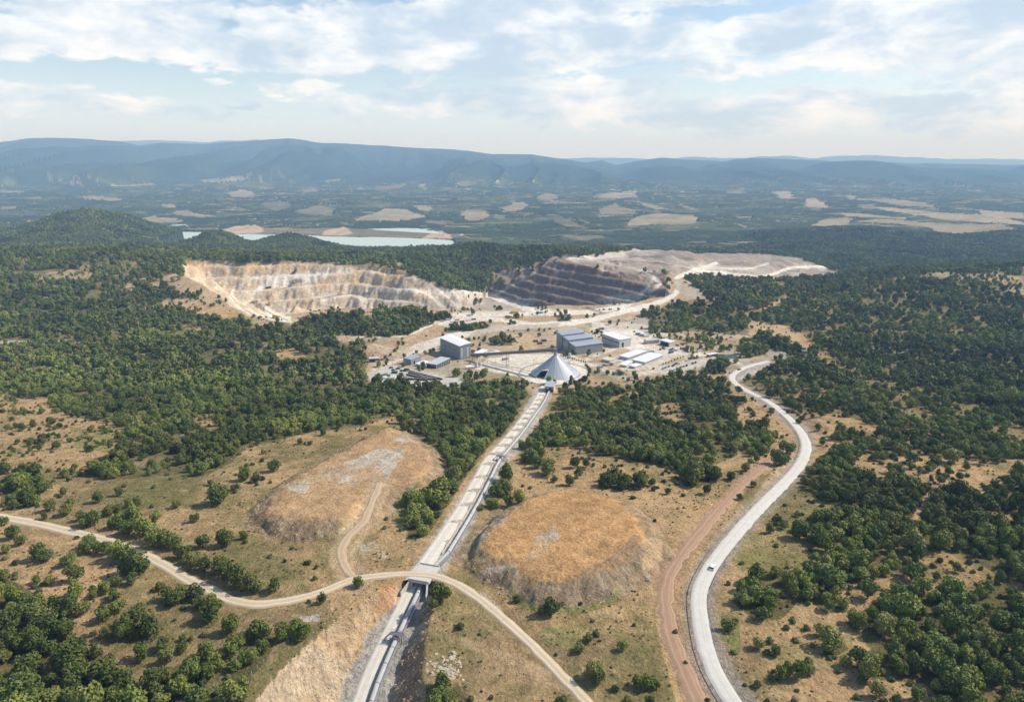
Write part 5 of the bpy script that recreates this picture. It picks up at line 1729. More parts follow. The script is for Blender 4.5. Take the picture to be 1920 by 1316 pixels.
MR_WHITE = road_mat("worn_pale_asphalt", (.57, .55, .505), (.50, .48, .44), (.45, .42, .365), tracks=(.5, .9), tw=.035, edge_w=.05)
MR_DIRT = road_mat("pale_dirt", (.50, .41, .29), (.64, .56, .43), (.40, .30, .19), edge_w=.16)
MR_RED = road_mat("red_earth", (.345, .22, .145), (.42, .29, .20), (.40, .28, .175), tracks=(.3, .68), tw=.06, edge_w=.2)
MR_GRAV = road_mat("corridor_gravel", (.58, .54, .47), (.68, .64, .56), (.50, .46, .39), edge_w=.12)
ribbon("road", p_main, 3.0, MR_WHITE, seed=1, jit=.3)
ribbon("dirt_road", p_dirt, (3.0, 2.0), MR_DIRT, seed=2, lift=.08, jit=.6)
ribbon("red_track", p_red, (2.1, 3.0), MR_RED, seed=3, lift=.0, jit=1.3)
MR_TAN = road_mat("tan_earth", (.44, .33, .22), (.52, .415, .295), (.42, .31, .20), edge_w=.2)
ribbon("mound_track", p_tm, 2.0, MR_TAN, seed=4, lift=.0, jit=1.2)


def offset_path(P, off):
    P = np.asarray(P)[:, :3].copy()
    T = np.gradient(P[:, :2], axis=0)
    T /= np.linalg.norm(T, axis=1)[:, None] + 1e-9
    P[:, 0] += T[:, 1] * off
    P[:, 1] -= T[:, 0] * off
    return P


# conveyor path heads towards the camera: positive offset = photo left... service road on that side
svc = offset_path(p_conv, -4.6) if offset_path(p_conv, 1.0)[5, 0] > p_conv[5, 0] else offset_path(p_conv, 4.6)
SGN = -1 if offset_path(p_conv, 1.0)[5, 0] > p_conv[5, 0] else 1       # sign of offsets towards photo left
ribbon("service_road", svc, 3.4, MR_GRAV, seed=5, lift=.05, jit=.3)
trk = [ground(px, py) for px, py in [(792, 1068), (778, 1088), (762, 1118), (745, 1152), (722, 1198), (699, 1248), (682, 1290), (668, 1330), (655, 1370)]]
trk = smooth_path(trk, 2.0)
trk[:, 2] = np.convolve(np.pad(trk[:, 2], 4, mode='edge'), np.ones(9) / 9, 'valid')
level(trk, 2.6, 1.8, drop=.1)
me.vertices.foreach_set('co', np.stack([GX, GY, Z], -1).astype(np.float32).ravel())
me.update()
ribbon("cutting_track", trk, 2.3, MR_GRAV, seed=6, lift=.06, jit=.4, skirt=.3)

# ------------------------------------------------------------------ water
M_WATER, n_, l_, b_ = new_mat("reservoir_water")
b_.inputs['Base Color'].default_value = (.46, .54, .50, 1)
b_.inputs['Roughness'].default_value = .55
b_.inputs['Specular IOR Level'].default_value = .5
wme = bpy.data.meshes.new("reservoir_water")
wme.from_pydata([(-2200, 2400, WATER_Z), (-170, 2400, WATER_Z), (-290, 4100, WATER_Z), (-2600, 4100, WATER_Z)], [], [(0, 1, 2, 3)])
w_o = obj("reservoir_water", wme, None, M_WATER)
w_o['kind'] = 'structure'
M_POND, n_, l_, b_ = new_mat("pond_water")
b_.inputs['Base Color'].default_value = (.02, .04, .035, 1)
b_.inputs['Roughness'].default_value = .12
pc = ground(1368, 671)
pond = [onplane(px, py, pc[2] + .25) for px, py in [(1338, 665), (1352, 664), (1372, 666), (1388, 670), (1402, 677), (1390, 677.5), (1374, 676.5), (1358, 674), (1345, 672)]]
pme = bpy.data.meshes.new("pond")
pme.from_pydata([tuple(p) for p in pond], [], [tuple(range(len(pond)))])
p_o = obj("pond", pme, None, M_POND)
p_o['kind'] = 'structure'

# ------------------------------------------------------------------ crash barriers along the white road
M_GALV = mat("galvanised_steel", (.42, .43, .44), .45, .6, .4)


def crash_barrier(side, a, b, label):
    P = offset_path(p_main, side)[a:b]
    P[:, 2] = p_main[a:b, 2]
    o = P[0].copy()
    t = thing("crash_barrier", label, "crash barrier", tuple(o), 0, "crash barriers beside the white road")
    Q = P - o

    def rail(bm):
        for i in range(len(Q) - 1):
            for z0 in (.52, .70):
                bar_(bm, (Q[i][0], Q[i][1], Q[i][2] + z0), (Q[i + 1][0], Q[i + 1][1], Q[i + 1][2] + z0), .07, .15)
            bar_(bm, (Q[i][0], Q[i][1], Q[i][2] + .61), (Q[i + 1][0], Q[i + 1][1], Q[i + 1][2] + .61), .03, .1)
    part("rail", rail, M_GALV, t)
    pm = mesh_("post", lambda bm: bbox_(bm, -.07, .07, -.07, .07, -.6, .72), M_GALV)
    for i in range(0, len(Q), 2):
        p = obj("post", pm, t)
        p.location = tuple(Q[i] + np.array([0.0, 0.0, -.02]))
        p.location.x += (.14 if side > 0 else -.14) * (1 if offset_path(p_main, 1.0)[5, 0] > p_main[5, 0] else -1)
    return t


LM = len(p_main)
iy = lambda py: int(np.argmin(np.abs(project(p_main[:, 0], p_main[:, 1], p_main[:, 2])[1] - py)))
sgn = 1 if offset_path(p_main, 1.0)[LM // 3, 0] > p_main[LM // 3, 0] else -1   # +sgn = photo right
crash_barrier(-sgn * 3.5, 0, iy(965), "grey steel crash barrier on the outer left edge of the white road bend")
crash_barrier(sgn * 3.5, 0, iy(1000), "grey steel crash barrier on the inner right edge of the white road bend")
crash_barrier(-sgn * 3.5, iy(865), iy(775), "short crash barrier around the upper bend of the white road")

# ------------------------------------------------------------------ covered conveyor
M_HOOD = mat("conveyor_hood", (.44, .44, .43), .75, 0, .1, .15, .3)
M_STEEL = mat("dark_steel", (.16, .17, .18), .6, .3, .3)
M_CONC = mat("concrete", (.52, .50, .46), .9, 0, .1, .25, .5, True)
M_BELT = mat("rubber_belt", (.03, .03, .03), .8)


def hood_mesh(bm, A, B, w=.78, h=1.0, z=.6, n=8):
    A, B = Vector(A), Vector(B)
    d = B - A
    s = Vector((d.y, -d.x, 0)).normalized()
    rings = []
    for P in (A, B):
        ring = [bm.verts.new(P + s * w + Vector((0, 0, z)))]
        for i in range(n + 1):
            a = math.pi * i / n
            ring.append(bm.verts.new(P + s * (math.cos(a) * w) + Vector((0, 0, z + .35 + math.sin(a) * (h - .35)))))
        ring.append(bm.verts.new(P - s * w + Vector((0, 0, z))))
        rings.append(ring)
    m = len(rings[0])
    for i in range(m):
        bm.faces.new((rings[0][i], rings[0][(i + 1) % m], rings[1][(i + 1) % m], rings[1][i]))
    bm.faces.new(rings[0][::-1])
    bm.faces.new(rings[1])


def conveyor(P, label, sec=4, off=0.0, group="covered conveyor runs"):
    P = np.asarray(P)[:, :3]
    o = P[0].copy()
    t = thing("conveyor", label, "conveyor", tuple(o), 0, group)
    Q = P - o
    i = 0
    while i < len(Q) - 1:
        j = min(i + sec, len(Q) - 1)
        a, b = Q[i].copy(), Q[j].copy()
        dvec = (b - a) / np.linalg.norm(b - a)
        part("hood_section", lambda bm: hood_mesh(bm, a, b - dvec * .25), M_HOOD, t)

        def trestle(bm):
            s = np.array([dvec[1], -dvec[0], 0])
            for k in (-1, 1):
                bar_(bm, a + s * k * .7 + np.array([0, 0, .6]), a + s * k * .95 + np.array([0, 0, -.3]), .12)
            bar_(bm, a - s * .75 + np.array([0, 0, .56]), a + s * .75 + np.array([0, 0, .56]), .12)
        part("trestle", trestle, M_STEEL, t)
        i = j

    def walk(bm):
        for i in range(len(Q) - 1):
            a, b = Q[i], Q[i + 1]
            d = (b - a) / np.linalg.norm(b - a)
            s = np.array([d[1], -d[0], 0]) * -SGN
            bar_(bm, a + s * 1.25 + np.array([0, 0, .55]), b + s * 1.25 + np.array([0, 0, .55]), .6, .06)
            bar_(bm, a + s * 1.6 + np.array([0, 0, 1.6]), b + s * 1.6 + np.array([0, 0, 1.6]), .05, .05)
    part("walkway", walk, M_GALV, t)
    return t


cv1 = offset_path(p_conv, -SGN * 1.8)
cv1 = cv1[2:]
# north run ends where the trench starts; it drops with the trench floor
nrun = np.array([p for p in cv1])
iy2 = int(np.argmin(np.abs(p_cut[:, 1] - nrun[-1, 1])))
keepn = nrun[:, 1] > p_cut[0, 1] + 2
north = nrun[keepn]
conveyor(north, "long covered conveyor running from the dome down beside the pale gravel road")
south = p_cut[:, :3].copy()
blend = np.clip(1 - np.arange(len(south)) / 8.0, 0, 1)
south = smooth_path(np.vstack([north[-1], south[3:]]), 2.0)
conveyor(south, "covered conveyor running under the road bridge into the bottom of the cutting", sec=6)
cb = mesh_("concrete_kerb", lambda bm: [bar_(bm, a, b, .35, .5) for a, b in zip(offset_path(north, SGN * 2.6)[:-1], offset_path(north, SGN * 2.6)[1:])], M_CONC)
tag(obj("concrete_kerb", cb), "low pale concrete kerb between the conveyor and the gravel service road", "kerb")
# rubble kerb strip on the left of the cutting conveyor
ks = south[6:34]


# ------------------------------------------------------------------ road bridge over the conveyor
ib = int(np.argmin(np.hypot(p_dirt[:, 0] - p_cut[:, None, 0], p_dirt[:, 1] - p_cut[:, None, 1]).min(0)))
jb = int(np.argmin(np.hypot(p_dirt[ib, 0] - p_cut[:, 0], p_dirt[ib, 1] - p_cut[:, 1])))
bc = p_dirt[ib]
cdir = p_cut[min(jb + 6, len(p_cut) - 1), :2] - p_cut[max(jb - 4, 0), :2]
brz = math.atan2(cdir[1], cdir[0])         # local x along the conveyor towards the camera
tb = thing("road_bridge", "small concrete road bridge carrying the dirt road over the conveyor trench", "bridge", (p_cut[jb, 0], p_cut[jb, 1], bc[2]), brz)
TH = 3.4
part("deck", lambda bm: bbox_(bm, -5.2, 5.2, -4.2, 4.2, -.75, -.02), M_CONC, tb)
for s in (-1, 1):
    part("side_wall", lambda bm: bbox_(bm, -5.0, 5.0, s * 3.0 - .3, s * 3.0 + .3, -5.5, -.76), M_CONC, tb)
for s in (-1, 1):
    part("parapet", lambda bm: bbox_(bm, s * 5.35 - .15, s * 5.35 + .15, -4.0, 4.0, -.95, .45), M_CONC, tb)
for s in (-1, 1):
    for q in (-1, 1):
        def wing(bm):
            M_ = Matrix.Translation((s * 5.0, q * 3.35, 0)) @ Matrix.Rotation(math.radians(s * q * 18), 4, 'Z')
            vs = bbox_(bm, 0, s * 5.5, -.2, .2, -5.5, -.1, M_)
            for v in vs:
                if v.co.z > -1 and abs(v.co.x) > 8:
                    v.co.z -= 2.4
        part("wing_wall", wing, M_CONC, tb)


# ------------------------------------------------------------------ stair gantries over the conveyor
def gantry(P, i, label):
    c = P[i]
    d = P[min(i + 1, len(P) - 1)] - P[i - 1]
    rz = math.atan2(d[1], d[0])
    t = thing("access_gantry", label, "gantry", tuple(c), rz, "steel stair gantries over the conveyor")
    t.scale = (.85, .72, .8)
    part("platform", lambda bm: bbox_(bm, -1.1, 1.1, -3.0, 3.0, 3.1, 3.25), M_STEEL, t)
    for sx in (-1, 1):
        for sy in (-1, 1):
            part("leg", lambda bm: bar_(bm, (sx, sy * 2.8, -.3), (sx, sy * 2.8, 3.1), .16), M_STEEL, t)

    def rails(bm):
        for sx in (-1.1, 1.1):
            for z in (3.8, 4.3):
                bar_(bm, (sx, -3, z), (sx, 3, z), .07)
            for y in (-3, -1.5, 0, 1.5, 3):
                bar_(bm, (sx, y, 3.2), (sx, y, 4.3), .06)
    part("handrail", rails, M_GALV, t)
    for sy in (-1, 1):
        def stair(bm):
            for sx in (-.9, .9):
                bar_(bm, (sx + 3.0 * sy * 0, sy * 3.0, 3.1), (sx, sy * 6.0, 0), .12)
            for k in range(9):
                f = k / 9
                bbox_(bm, -.85, .85, sy * (3.1 + 2.9 * f) - .14, sy * (3.1 + 2.9 * f) + .14, 2.95 - 3.0 * f, 3.0 - 3.0 * f)
        part("stair", stair, M_STEEL, t)
    part("cross_head", lambda bm: bbox_(bm, -1.6, 1.6, -.9, .9, 1.9, 2.6), M_GALV, t)
    return t


cp = project(south[:, 0], south[:, 1], south[:, 2])[1]
gantry(south, int(np.argmin(np.abs(cp - 1198))), "steel stair gantry over the conveyor in the cutting below the road bridge")
cp = project(north[:, 0], north[:, 1], north[:, 2])[1]
gantry(north, int(np.argmin(np.abs(cp - 862))), "steel stair gantry halfway along the upper conveyor")

# ------------------------------------------------------------------ the individual trees and bushes
ORD = ["first", "second", "third", "fourth", "fifth", "sixth", "seventh", "eighth", "ninth", "tenth", "eleventh", "twelfth", "thirteenth", "fourteenth", "fifteenth", "sixteenth", "seventeenth", "eighteenth", "nineteenth", "twentieth"]
TENS = ["", "", "twenty", "thirty", "forty", "fifty", "sixty", "seventy", "eighty", "ninety"]


def ordinal(i):
    if i < 20:
        return ORD[i]
    k = i + 1
    if k >= 100:
        return "last"
    if k % 10 == 0:
        return {2: "twentieth", 3: "thirtieth", 4: "fortieth", 5: "fiftieth", 6: "sixtieth", 7: "seventieth", 8: "eightieth", 9: "ninetieth"}[k // 10]
    return TENS[k // 10] + "-" + ORD[k % 10 - 1]


def side_of(path, x, y):
    k = int(np.argmin(np.hypot(path[:, 0] - x, path[:, 1] - y)))
    k = min(max(k, 1), len(path) - 2)
    d = path[k + 1, :2] - path[k - 1, :2]
    return (x - path[k, 0]) * d[1] - (y - path[k, 1]) * d[0], float(np.hypot(path[k, 0] - x, path[k, 1] - y))


def where(x, y, px, py, lone):
    sd_, dd_ = side_of(p_dirt, x, y)
    sm_, dm_ = side_of(p_main, x, y)
    _, dc_ = side_of(np.vstack([p_conv[:, :3], p_cut[:, :3]]), x, y)
    _, dr_ = side_of(p_red, x, y)
    roadx = float(np.interp(py, project(p_main[:, 0], p_main[:, 1], p_main[:, 2])[1][::-1], project(p_main[:, 0], p_main[:, 1], p_main[:, 2])[0][::-1]))
    if px > roadx:
        if dm_ < 14:
            return "beside the inner edge of the white road"
        if py > 1120:
            return "on the near slope beyond the white road"
        if py > 960:
            return "on the middle slope beyond the white road"
        return "on the upper hillside beyond the white road"
    if px < 700 and py > 960 or px < 560:
        above = py < np.interp(px, [0, 200, 430, 600, 780], [969, 1013, 1122, 1110, 1075])
        if dd_ < 11:
            return "lining the upper verge of the dirt road" if above else "lining the lower verge of the dirt road"
        if above:
            return "on the dry slope above the dirt road"
        return "on the bare slope below the dirt road"
    if dc_ < 22:
        return "close beside the conveyor line"
    if px < 900 and py < 1060:
        return "in the narrow wood left of the conveyor"
    if dr_ < 14:
        return "beside the red earth track"
    if py > 1110:
        return "in the grass below the flat spoil mound"
    return "on the slope between conveyor and white road"


groups_ = {}
for i in selT + selB:
    px, py = float(apx[i]), float(apy[i])
    lone = bool(APLACED[i])
    k = (where(AX[i], AY[i], px, py, lone), bool(ABUSH[i]), lone)
    groups_.setdefault(k, []).append(i)
kk = 0
for (reg, bush, lone), ids in groups_.items():
    ids.sort(key=lambda i: apx[i])
    rs = sorted(AR[i] for i in ids)
    lo_, hi_ = rs[len(rs) // 3], rs[-max(1, len(rs) // 3)]
    sizes = {i: ("small" if AR[i] < lo_ else ("large" if AR[i] > hi_ else "middle-sized")) for i in ids}
    cnt_ = {}
    tot_ = {}
    for i in ids:
        tot_[sizes[i]] = tot_.get(sizes[i], 0) + 1
    for q, i in enumerate(ids):
        r = float(AR[i])
        sz = sizes[i]
        c_ = cnt_.get(sz, 0)
        cnt_[sz] = c_ + 1
        kind_ = ("green bush" if bush else "dark oak") if lone else ("scrub bush" if bush else "leafy oak")
        if tot_[sz] == 1:
            lab = "the only %s %s %s" % (sz, kind_, reg)
        else:
            lab = "%s %s %s, %s from the left" % (sz, kind_, reg, ordinal(c_))
        grp = ("bushes " if bush else "oaks ") + reg
        loc = (float(AX[i]), float(AY[i]), float(H0(AX[i], AY[i])) - .08)
        rz = random.uniform(0, 6.28)
        if bush:
            o = obj("bush", BU[kk % 4])
            o.location = loc
            o.rotation_euler = (0, 0, rz)
            o.scale = (r, r * random.uniform(.8, 1.1), r * random.uniform(.8, 1.1))
            tag(o, lab, "bush", grp)
        else:
            t = thing("oak_tree", lab, "tree", loc, rz, grp)
            t.scale = (r, r * random.uniform(.85, 1.12), r * random.uniform(.9, 1.25))
            obj("trunk", TR[kk % 3], t)
            obj("crown", HI[kk % len(HI)], t)
        kk += 1

# ------------------------------------------------------------------ the works
M_ROOFW = mat("white_roof_sheet", (.78, .79, .80), .45, .0, .4, .08)
M_ROOFG = mat("grey_roof_sheet", (.40, .44, .50), .45, .2, .4, .12)
M_WALLG = mat("grey_wall_sheet", (.27, .29, .30), .6, .1, .3, .12, .6, True)
M_WALLL = mat("light_wall_sheet", (.50, .51, .52), .6, .0, .3, .10, .6, True)
M_WALLB = mat("buff_wall", (.55, .48, .38), .8, 0, .2, .15)
M_WIN = mat("dark_window", (.03, .035, .04), .2, 0, .6, .1)
M_GLASSG = mat("green_glass", (.07, .10, .095), .2, 0, .5, .25)
M_DOME = mat("dome_sheet", (.34, .375, .41), .5, .1, .4, .10, .15)
M_SEAM = mat("dome_seam", (.72, .76, .80), .4, .2, .5, .05)
M_RUST = mat("rusty_steel", (.30, .14, .07), .8)
M_BLACK = mat("black_sheet", (.02, .02, .022), .7)
M_WHITE = mat("white_paint", (.80, .80, .78), .4, 0, .5, .06)
M_TYRE = mat("tyre_rubber", (.025, .025, .025), .85)


def wall_frame(L, Nn, R, h_px, minw=3.0):
    """corner N nearest, L and R the ends of its two walls (photo pixels at the ground); returns origin, angle, width (N to R side), depth (N to L side), height"""
    g = ground(*Nn)
    z = g[2]
    n, l, r = onplane(*Nn, z), onplane(*L, z), onplane(*R, z)
    a, b = l - n, r - n
    dep = n[1] * math.cos(PITCH) - (z - CAMZ) * math.sin(PITCH)
    if np.linalg.norm(a) > np.linalg.norm(b):
        e1 = a / np.linalg.norm(a)
        e2 = np.array([-e1[1], e1[0], 0])
        if e2[0] < 0:
            e2 = -e2
        dpt = np.linalg.norm(a)
        wd = abs((R[0] - Nn[0]) * dep / F / max(.35, abs(e2[0])))
    else:
        e2 = b / np.linalg.norm(b)
        e1 = np.array([-e2[1], e2[0], 0])
        if e1[1] < 0:
            e1 = -e1
        wd = np.linalg.norm(b)
        dpt = max(minw, abs((L[0] - Nn[0]) * dep / F / max(.35, abs(e1[0]))))
    dpt = min(dpt, 60)
    ang = math.atan2(e2[1], e2[0])
    # right-handed frame: x along e2, y along e1
    if e2[0] * e1[1] - e2[1] * e1[0] < 0:
        e1 = -e1
    h = h_px * dep / F / math.cos(PITCH + math.atan((Nn[1] - 658) / F))
    zmin = min(float(H0(n[0], n[1])), float(H0(n[0] + e2[0] * wd, n[1] + e2[1] * wd)))
    return (n[0], n[1], z), ang, wd, dpt, h


def building(name, label, L, Nn, R, h_px, wall, roof, rise=.0, windows=None, tiers=None, over=.4, flat=True, doors=0, group=None):
    o, ang, w, d, h = wall_frame(L, Nn, R, h_px)
    t = thing(name, label, "building", o, ang, group)
    hb_ = h * (1 + rise)

    def walls(bm):
        vs = bbox_(bm, 0, w, 0, d, -3.0, h)
        for v in vs:
            if v.co.z > 0 and v.co.y > d / 2:
                v.co.z = hb_
    part("wall", walls, wall, t)

    def rf(bm):
        n = 6
        vs = bbox_(bm, -over, w + over, -over, d + over, h + .003, h + .33)
        for v in vs:
            if v.co.y > d / 2:
                v.co.z += hb_ - h
    part("roof", rf, roof, t)
    # standing seams
    n = max(3, int(w / 2.4))
    sm = mesh_("roof_seam", lambda bm: bar_(bm, (0, -over, h + .37), (0, d + over, hb_ + .37), .10, .09), roof)
    for i in range(n + 1):
        s_ = obj("roof_seam", sm, t)
        s_.location.x = i * w / n
    if windows:
        face, rows_, nn_, ww, wh, z0 = windows
        wm = mesh_("window", lambda bm: bbox_(bm, -ww / 2, ww / 2, -.06, .06, 0, wh), M_WIN)
        for rr_ in range(rows_):
            for i in range(nn_):
                p = obj("window", wm, t)
                f = (i + .5) / nn_
                zz_ = z0 + rr_ * (h - z0) / max(1, rows_)
                if face == 'F':
                    p.location = (f * w, -.03, zz_)
                else:
                    p.location = (-.03, f * d, zz_)
                    p.rotation_euler = (0, 0, math.radians(90))
    for k in range(doors):
        dr = part("door", lambda bm: bbox_(bm, w * (.2 + .5 * k), w * (.2 + .5 * k) + min(4, w * .2), -.08, .05, -.5, h * .6), M_WIN, t)
        part("door_frame", lambda bm: [bbox_(bm, xx - .15, xx + .15, -.12, .05, -.5, h * .6 + .15) for xx in (w * (.2 + .5 * k), w * (.2 + .5 * k) + min(4, w * .2))], M_WALLL, dr)
    return t, w, d, h


# stockpile dome
cx = onplane(1041, 699, ground(1041, 712)[2])
gz = float(H0(cx[0], cx[1]))
cx[2] = gz
depd = cx[1] * math.cos(PITCH) - (gz - CAMZ) * math.sin(PITCH)
RAD = 45.5 * depd / F
HT = 38 * depd / F / .955
dome = thing("stockpile_dome", "big blue grey conical stockpile dome with ribbed metal roof and arched opening", "dome", tuple(cx), 0)
NP = 30
EAVE = 2.4
for i in range(NP):
    a0, a1 = i / NP * 2 * math.pi, (i + 1) / NP * 2 * math.pi
    am = (a0 + a1) / 2
    face_ = math.degrees(math.atan2(math.sin(am), math.cos(am)))
    cutp = -140 < face_ < -116
    f0 = .42 if cutp else 0.0

    def pn(bm):
        ks_ = [f0 + (1 - f0) * k / 5 for k in range(6)]
        rows_ = []
        for f in ks_:
            rr_ = RAD * (1 - f) + 1.2 * f
            z = EAVE + (HT - EAVE) * f - .9 * math.sin(f * math.pi) * .6
            row = []
            for q, aa in enumerate((a0, am, a1)):
                rr2_ = rr_ * (1.0 if q != 1 else .998)
                row.append(bm.verts.new((math.cos(aa) * rr2_, math.sin(aa) * rr2_, z)))
            rows_.append(row)
        for r0, r1 in zip(rows_[:-1], rows_[1:]):
            for q in range(2):
                bm.faces.new((r0[q], r0[q + 1], r1[q + 1], r1[q]))
    part("roof_panel", pn, M_DOME, dome)

    def rb_f(bm):
        for f, g_ in zip([0, .2, .4, .6, .8], [.2, .4, .6, .8, 1]):
            P_ = []
            for v_ in (f, g_):
                rr_ = (RAD * (1 - v_) + 1.2 * v_) * 1.004
                P_.append((math.cos(a0) * rr_, math.sin(a0) * rr_, EAVE + (HT - EAVE) * v_ - .9 * math.sin(v_ * math.pi) * .6 + .08))
            bar_(bm, P_[0], P_[1], .22, .25)
    if i % 2 == 0 and not cutp:
        part("rib", rb_f, M_SEAM, dome)
    if not cutp:
        part("wall_panel", lambda bm: bar_(bm, (math.cos(a0) * RAD * .985, math.sin(a0) * RAD * .985, .9), (math.cos(a1) * RAD * .985, math.sin(a1) * RAD * .985, .9), .2, 3.0), M_WALLG, dome)
    part("post", lambda bm: bar_(bm, (math.cos(a0) * RAD * 1.02, math.sin(a0) * RAD * 1.02, -1), (math.cos(a0) * RAD * 1.0, math.sin(a0) * RAD * 1.0, EAVE), .35), M_WALLL, dome)
part("apex_cap", lambda bm: [cyl_(bm, (0, 0, HT - .4), (0, 0, HT + 2.2), 1.9, 1.5, 12), cyl_(bm, (0, 0, HT + 2.2), (0, 0, HT + 4.0), 1.5, .5, 12)], M_DOME, dome)
pile = part("ore_pile", lambda bm: cyl_(bm, (0, 0, 0), (0, 0, HT * .3), RAD * .6, .5, 20), mat("crushed_ore", (.07, .06, .05), 1, 0, 0), dome)
part("head_tower", lambda bm: bbox_(bm, -2.2, 1.6, -1.4, 1.4, HT + 3.2, HT + 6.4), M_WALLG, dome)

# ring road pad and retaining wall round the dome
P_ring = []
rw = thing("retaining_wall", "curved grey retaining wall in front of the stockpile dome", "wall", tuple(cx), 0)
angs = [math.radians(a) for a in range(-190, -88, 6)]
for a0, a1 in zip(angs[:-1], angs[1:]):
    part("wall_panel", lambda bm: bar_(bm, (math.cos(a0) * RAD * 1.5, math.sin(a0) * RAD * 1.35, -1.5), (math.cos(a1) * RAD * 1.5, math.sin(a1) * RAD * 1.35, -1.5), .5, 6.0), M_CONC, rw)
# portal of the reclaim tunnel
pg = ground(1030, 735)
pt = thing("tunnel_portal", "grey sheet roofed portal where the conveyor leaves the dome", "portal", tuple(pg), math.atan2(p_conv[6, 1] - p_conv[0, 1], p_conv[6, 0] - p_conv[0, 0]))
for s in (-1, 1):
    part("side_wall", lambda bm: bbox_(bm, -13, 2, s * 3.6 - .25, s * 3.6 + .25, -2, 5.2), M_CONC, pt)
for k in range(4):
    part("roof_panel", lambda bm: bbox_(bm, -13 + k * 3.75, -9.35 + k * 3.75, -4.2, 4.2, 5.21, 5.5), M_ROOFG, pt)
part("beam", lambda bm: bbox_(bm, 1.4, 1.9, -3.3, 3.3, 4.2, 5.18), M_STEEL, pt)
vg = ground(1019, 722)
cab = thing("white_cabin", "small white cabin beside the tunnel portal", "cabin", tuple(vg), .2)
part("wall", lambda bm: bbox_(bm, -2, 2, -1.4, 1.4, -1, 2.5), M_WALLL, cab)
part("roof", lambda bm: bbox_(bm, -2.3, 2.3, -1.7, 1.7, 2.503, 2.75), M_ROOFW, cab)
part("door", lambda bm: bbox_(bm, -.5, .5, -1.46, -1.38, -.2, 2.0), M_WIN, cab)

# crusher house with its curved white roof
o_, ang, w, d, h = wall_frame((826, 658), (863, 675), (882, 668), 25.5)
cr_b = thing("crusher_house", "tall grey crusher building with curved white roof and white window columns", "building", o_, ang)


def cw(bm):
    vs = bbox_(bm, 0, w, 0, d, -6, h)


part("wall", cw, M_WALLG, cr_b)


def curved(bm):
    n = 8
    pr_ = []
    for i in range(n + 1):
        f = i / n
        x = -1 + (w + 2) * f
        z = h + .05 + 1.8 * math.sin(f * math.pi * .55)
        pr_.append((x, z))
    for (xa, za_), (xb, zb_) in zip(pr_[:-1], pr_[1:]):
        vs = [bm.verts.new(p) for p in ((xa, -1, za_), (xb, -1, zb_), (xb, d + 1, zb_), (xa, d + 1, za_), (xa, -1, za_ + .35), (xb, -1, zb_ + .35), (xb, d + 1, zb_ + .35), (xa, d + 1, za_ + .35))]
        for f_ in ((3, 2, 1, 0), (4, 5, 6, 7), (0, 1, 5, 4), (2, 3, 7, 6)):
            bm.faces.new([vs[i] for i in f_])


part("roof", curved, M_ROOFW, cr_b)


def gable(bm):
    for yy_ in (0.0, d):
        n = 8
        top = [bm.verts.new((w * i / n, yy_, h + .05 + 1.8 * math.sin((1 + w * i / n) / (w + 2) * math.pi * .55))) for i in range(n + 1)]
        bot = [bm.verts.new((w * i / n, yy_, h - .3)) for i in range(n + 1)]
        for i in range(n):
            bm.faces.new((bot[i], bot[i + 1], top[i + 1], top[i]))


part("gable", gable, M_WALLL, cr_b)
wm_ = mesh_("window", lambda bm: bbox_(bm, -.7, .7, -.08, .05, 0, 1.2), M_WHITE)
for cxx in (.16, .72):
    for k in range(5):
        p = obj("window", wm_, cr_b)
        p.location = (w * cxx, 0, 3 + k * 2.1)
for k in range(3):
    part("louvre", lambda bm: bbox_(bm, -.06, .05, d * (.2 + .25 * k), d * (.2 + .25 * k) + 4, h * .55, h * .65), M_STEEL, cr_b)
building("feed_house", "small grey box building behind the crusher house roof", (833, 648), (844, 651), (858, 646), 13, M_WALLG, M_ROOFG, doors=1)

# elevated conveyor gallery
A_ = np.array([onplane(884, 675, o_[2])[0], onplane(884, 675, o_[2])[1], o_[2] + 5.5])
B_ = cx + np.array([-.5, 0, HT + 5.0])
gal = thing("conveyor_gallery", "inclined enclosed conveyor gallery rising from the crusher house to the dome top", "conveyor", tuple(A_), 0)
dv = (B_ - A_)
M_GAL = mat("weathered_sheet", (.20, .185, .17), .7)
ng_ = 14
for i in range(ng_):
    a, b = dv * i / ng_, dv * (i + .97) / ng_
    part("gallery_section", lambda bm: bar_(bm, a, b, 2.6, 2.8), M_GAL, gal)
    part("gallery_roof", lambda bm: bar_(bm, a + np.array([0, 0, 1.2]), b + np.array([0, 0, 1.2]), 2.7, .15), M_ROOFG, gal)
for f in (.03, .46, .80):
    P_ = dv * f
    gzz = float(H0(A_[0] + P_[0], A_[1] + P_[1])) - A_[2]
    if f > .7:
        continue

    def tw(bm):
        for sx in (-1.3, 1.3):
            for sy in (-1.2, 1.2):
                bar_(bm, (P_[0] + sx, P_[1] + sy, gzz - 1), (P_[0] + sx, P_[1] + sy, P_[2] - 1.1), .35)
        for z in np.arange(gzz + 2, P_[2] - 2, 3.0):
            bar_(bm, (P_[0] - 1.3, P_[1] - 1.2, z), (P_[0] + 1.3, P_[1] - 1.2, z + 2.5), .2)
            bar_(bm, (P_[0] - 1.3, P_[1] + 1.2, z), (P_[0] + 1.3, P_[1] + 1.2, z), .2)
    part("support_tower", tw, M_WALLG, gal)

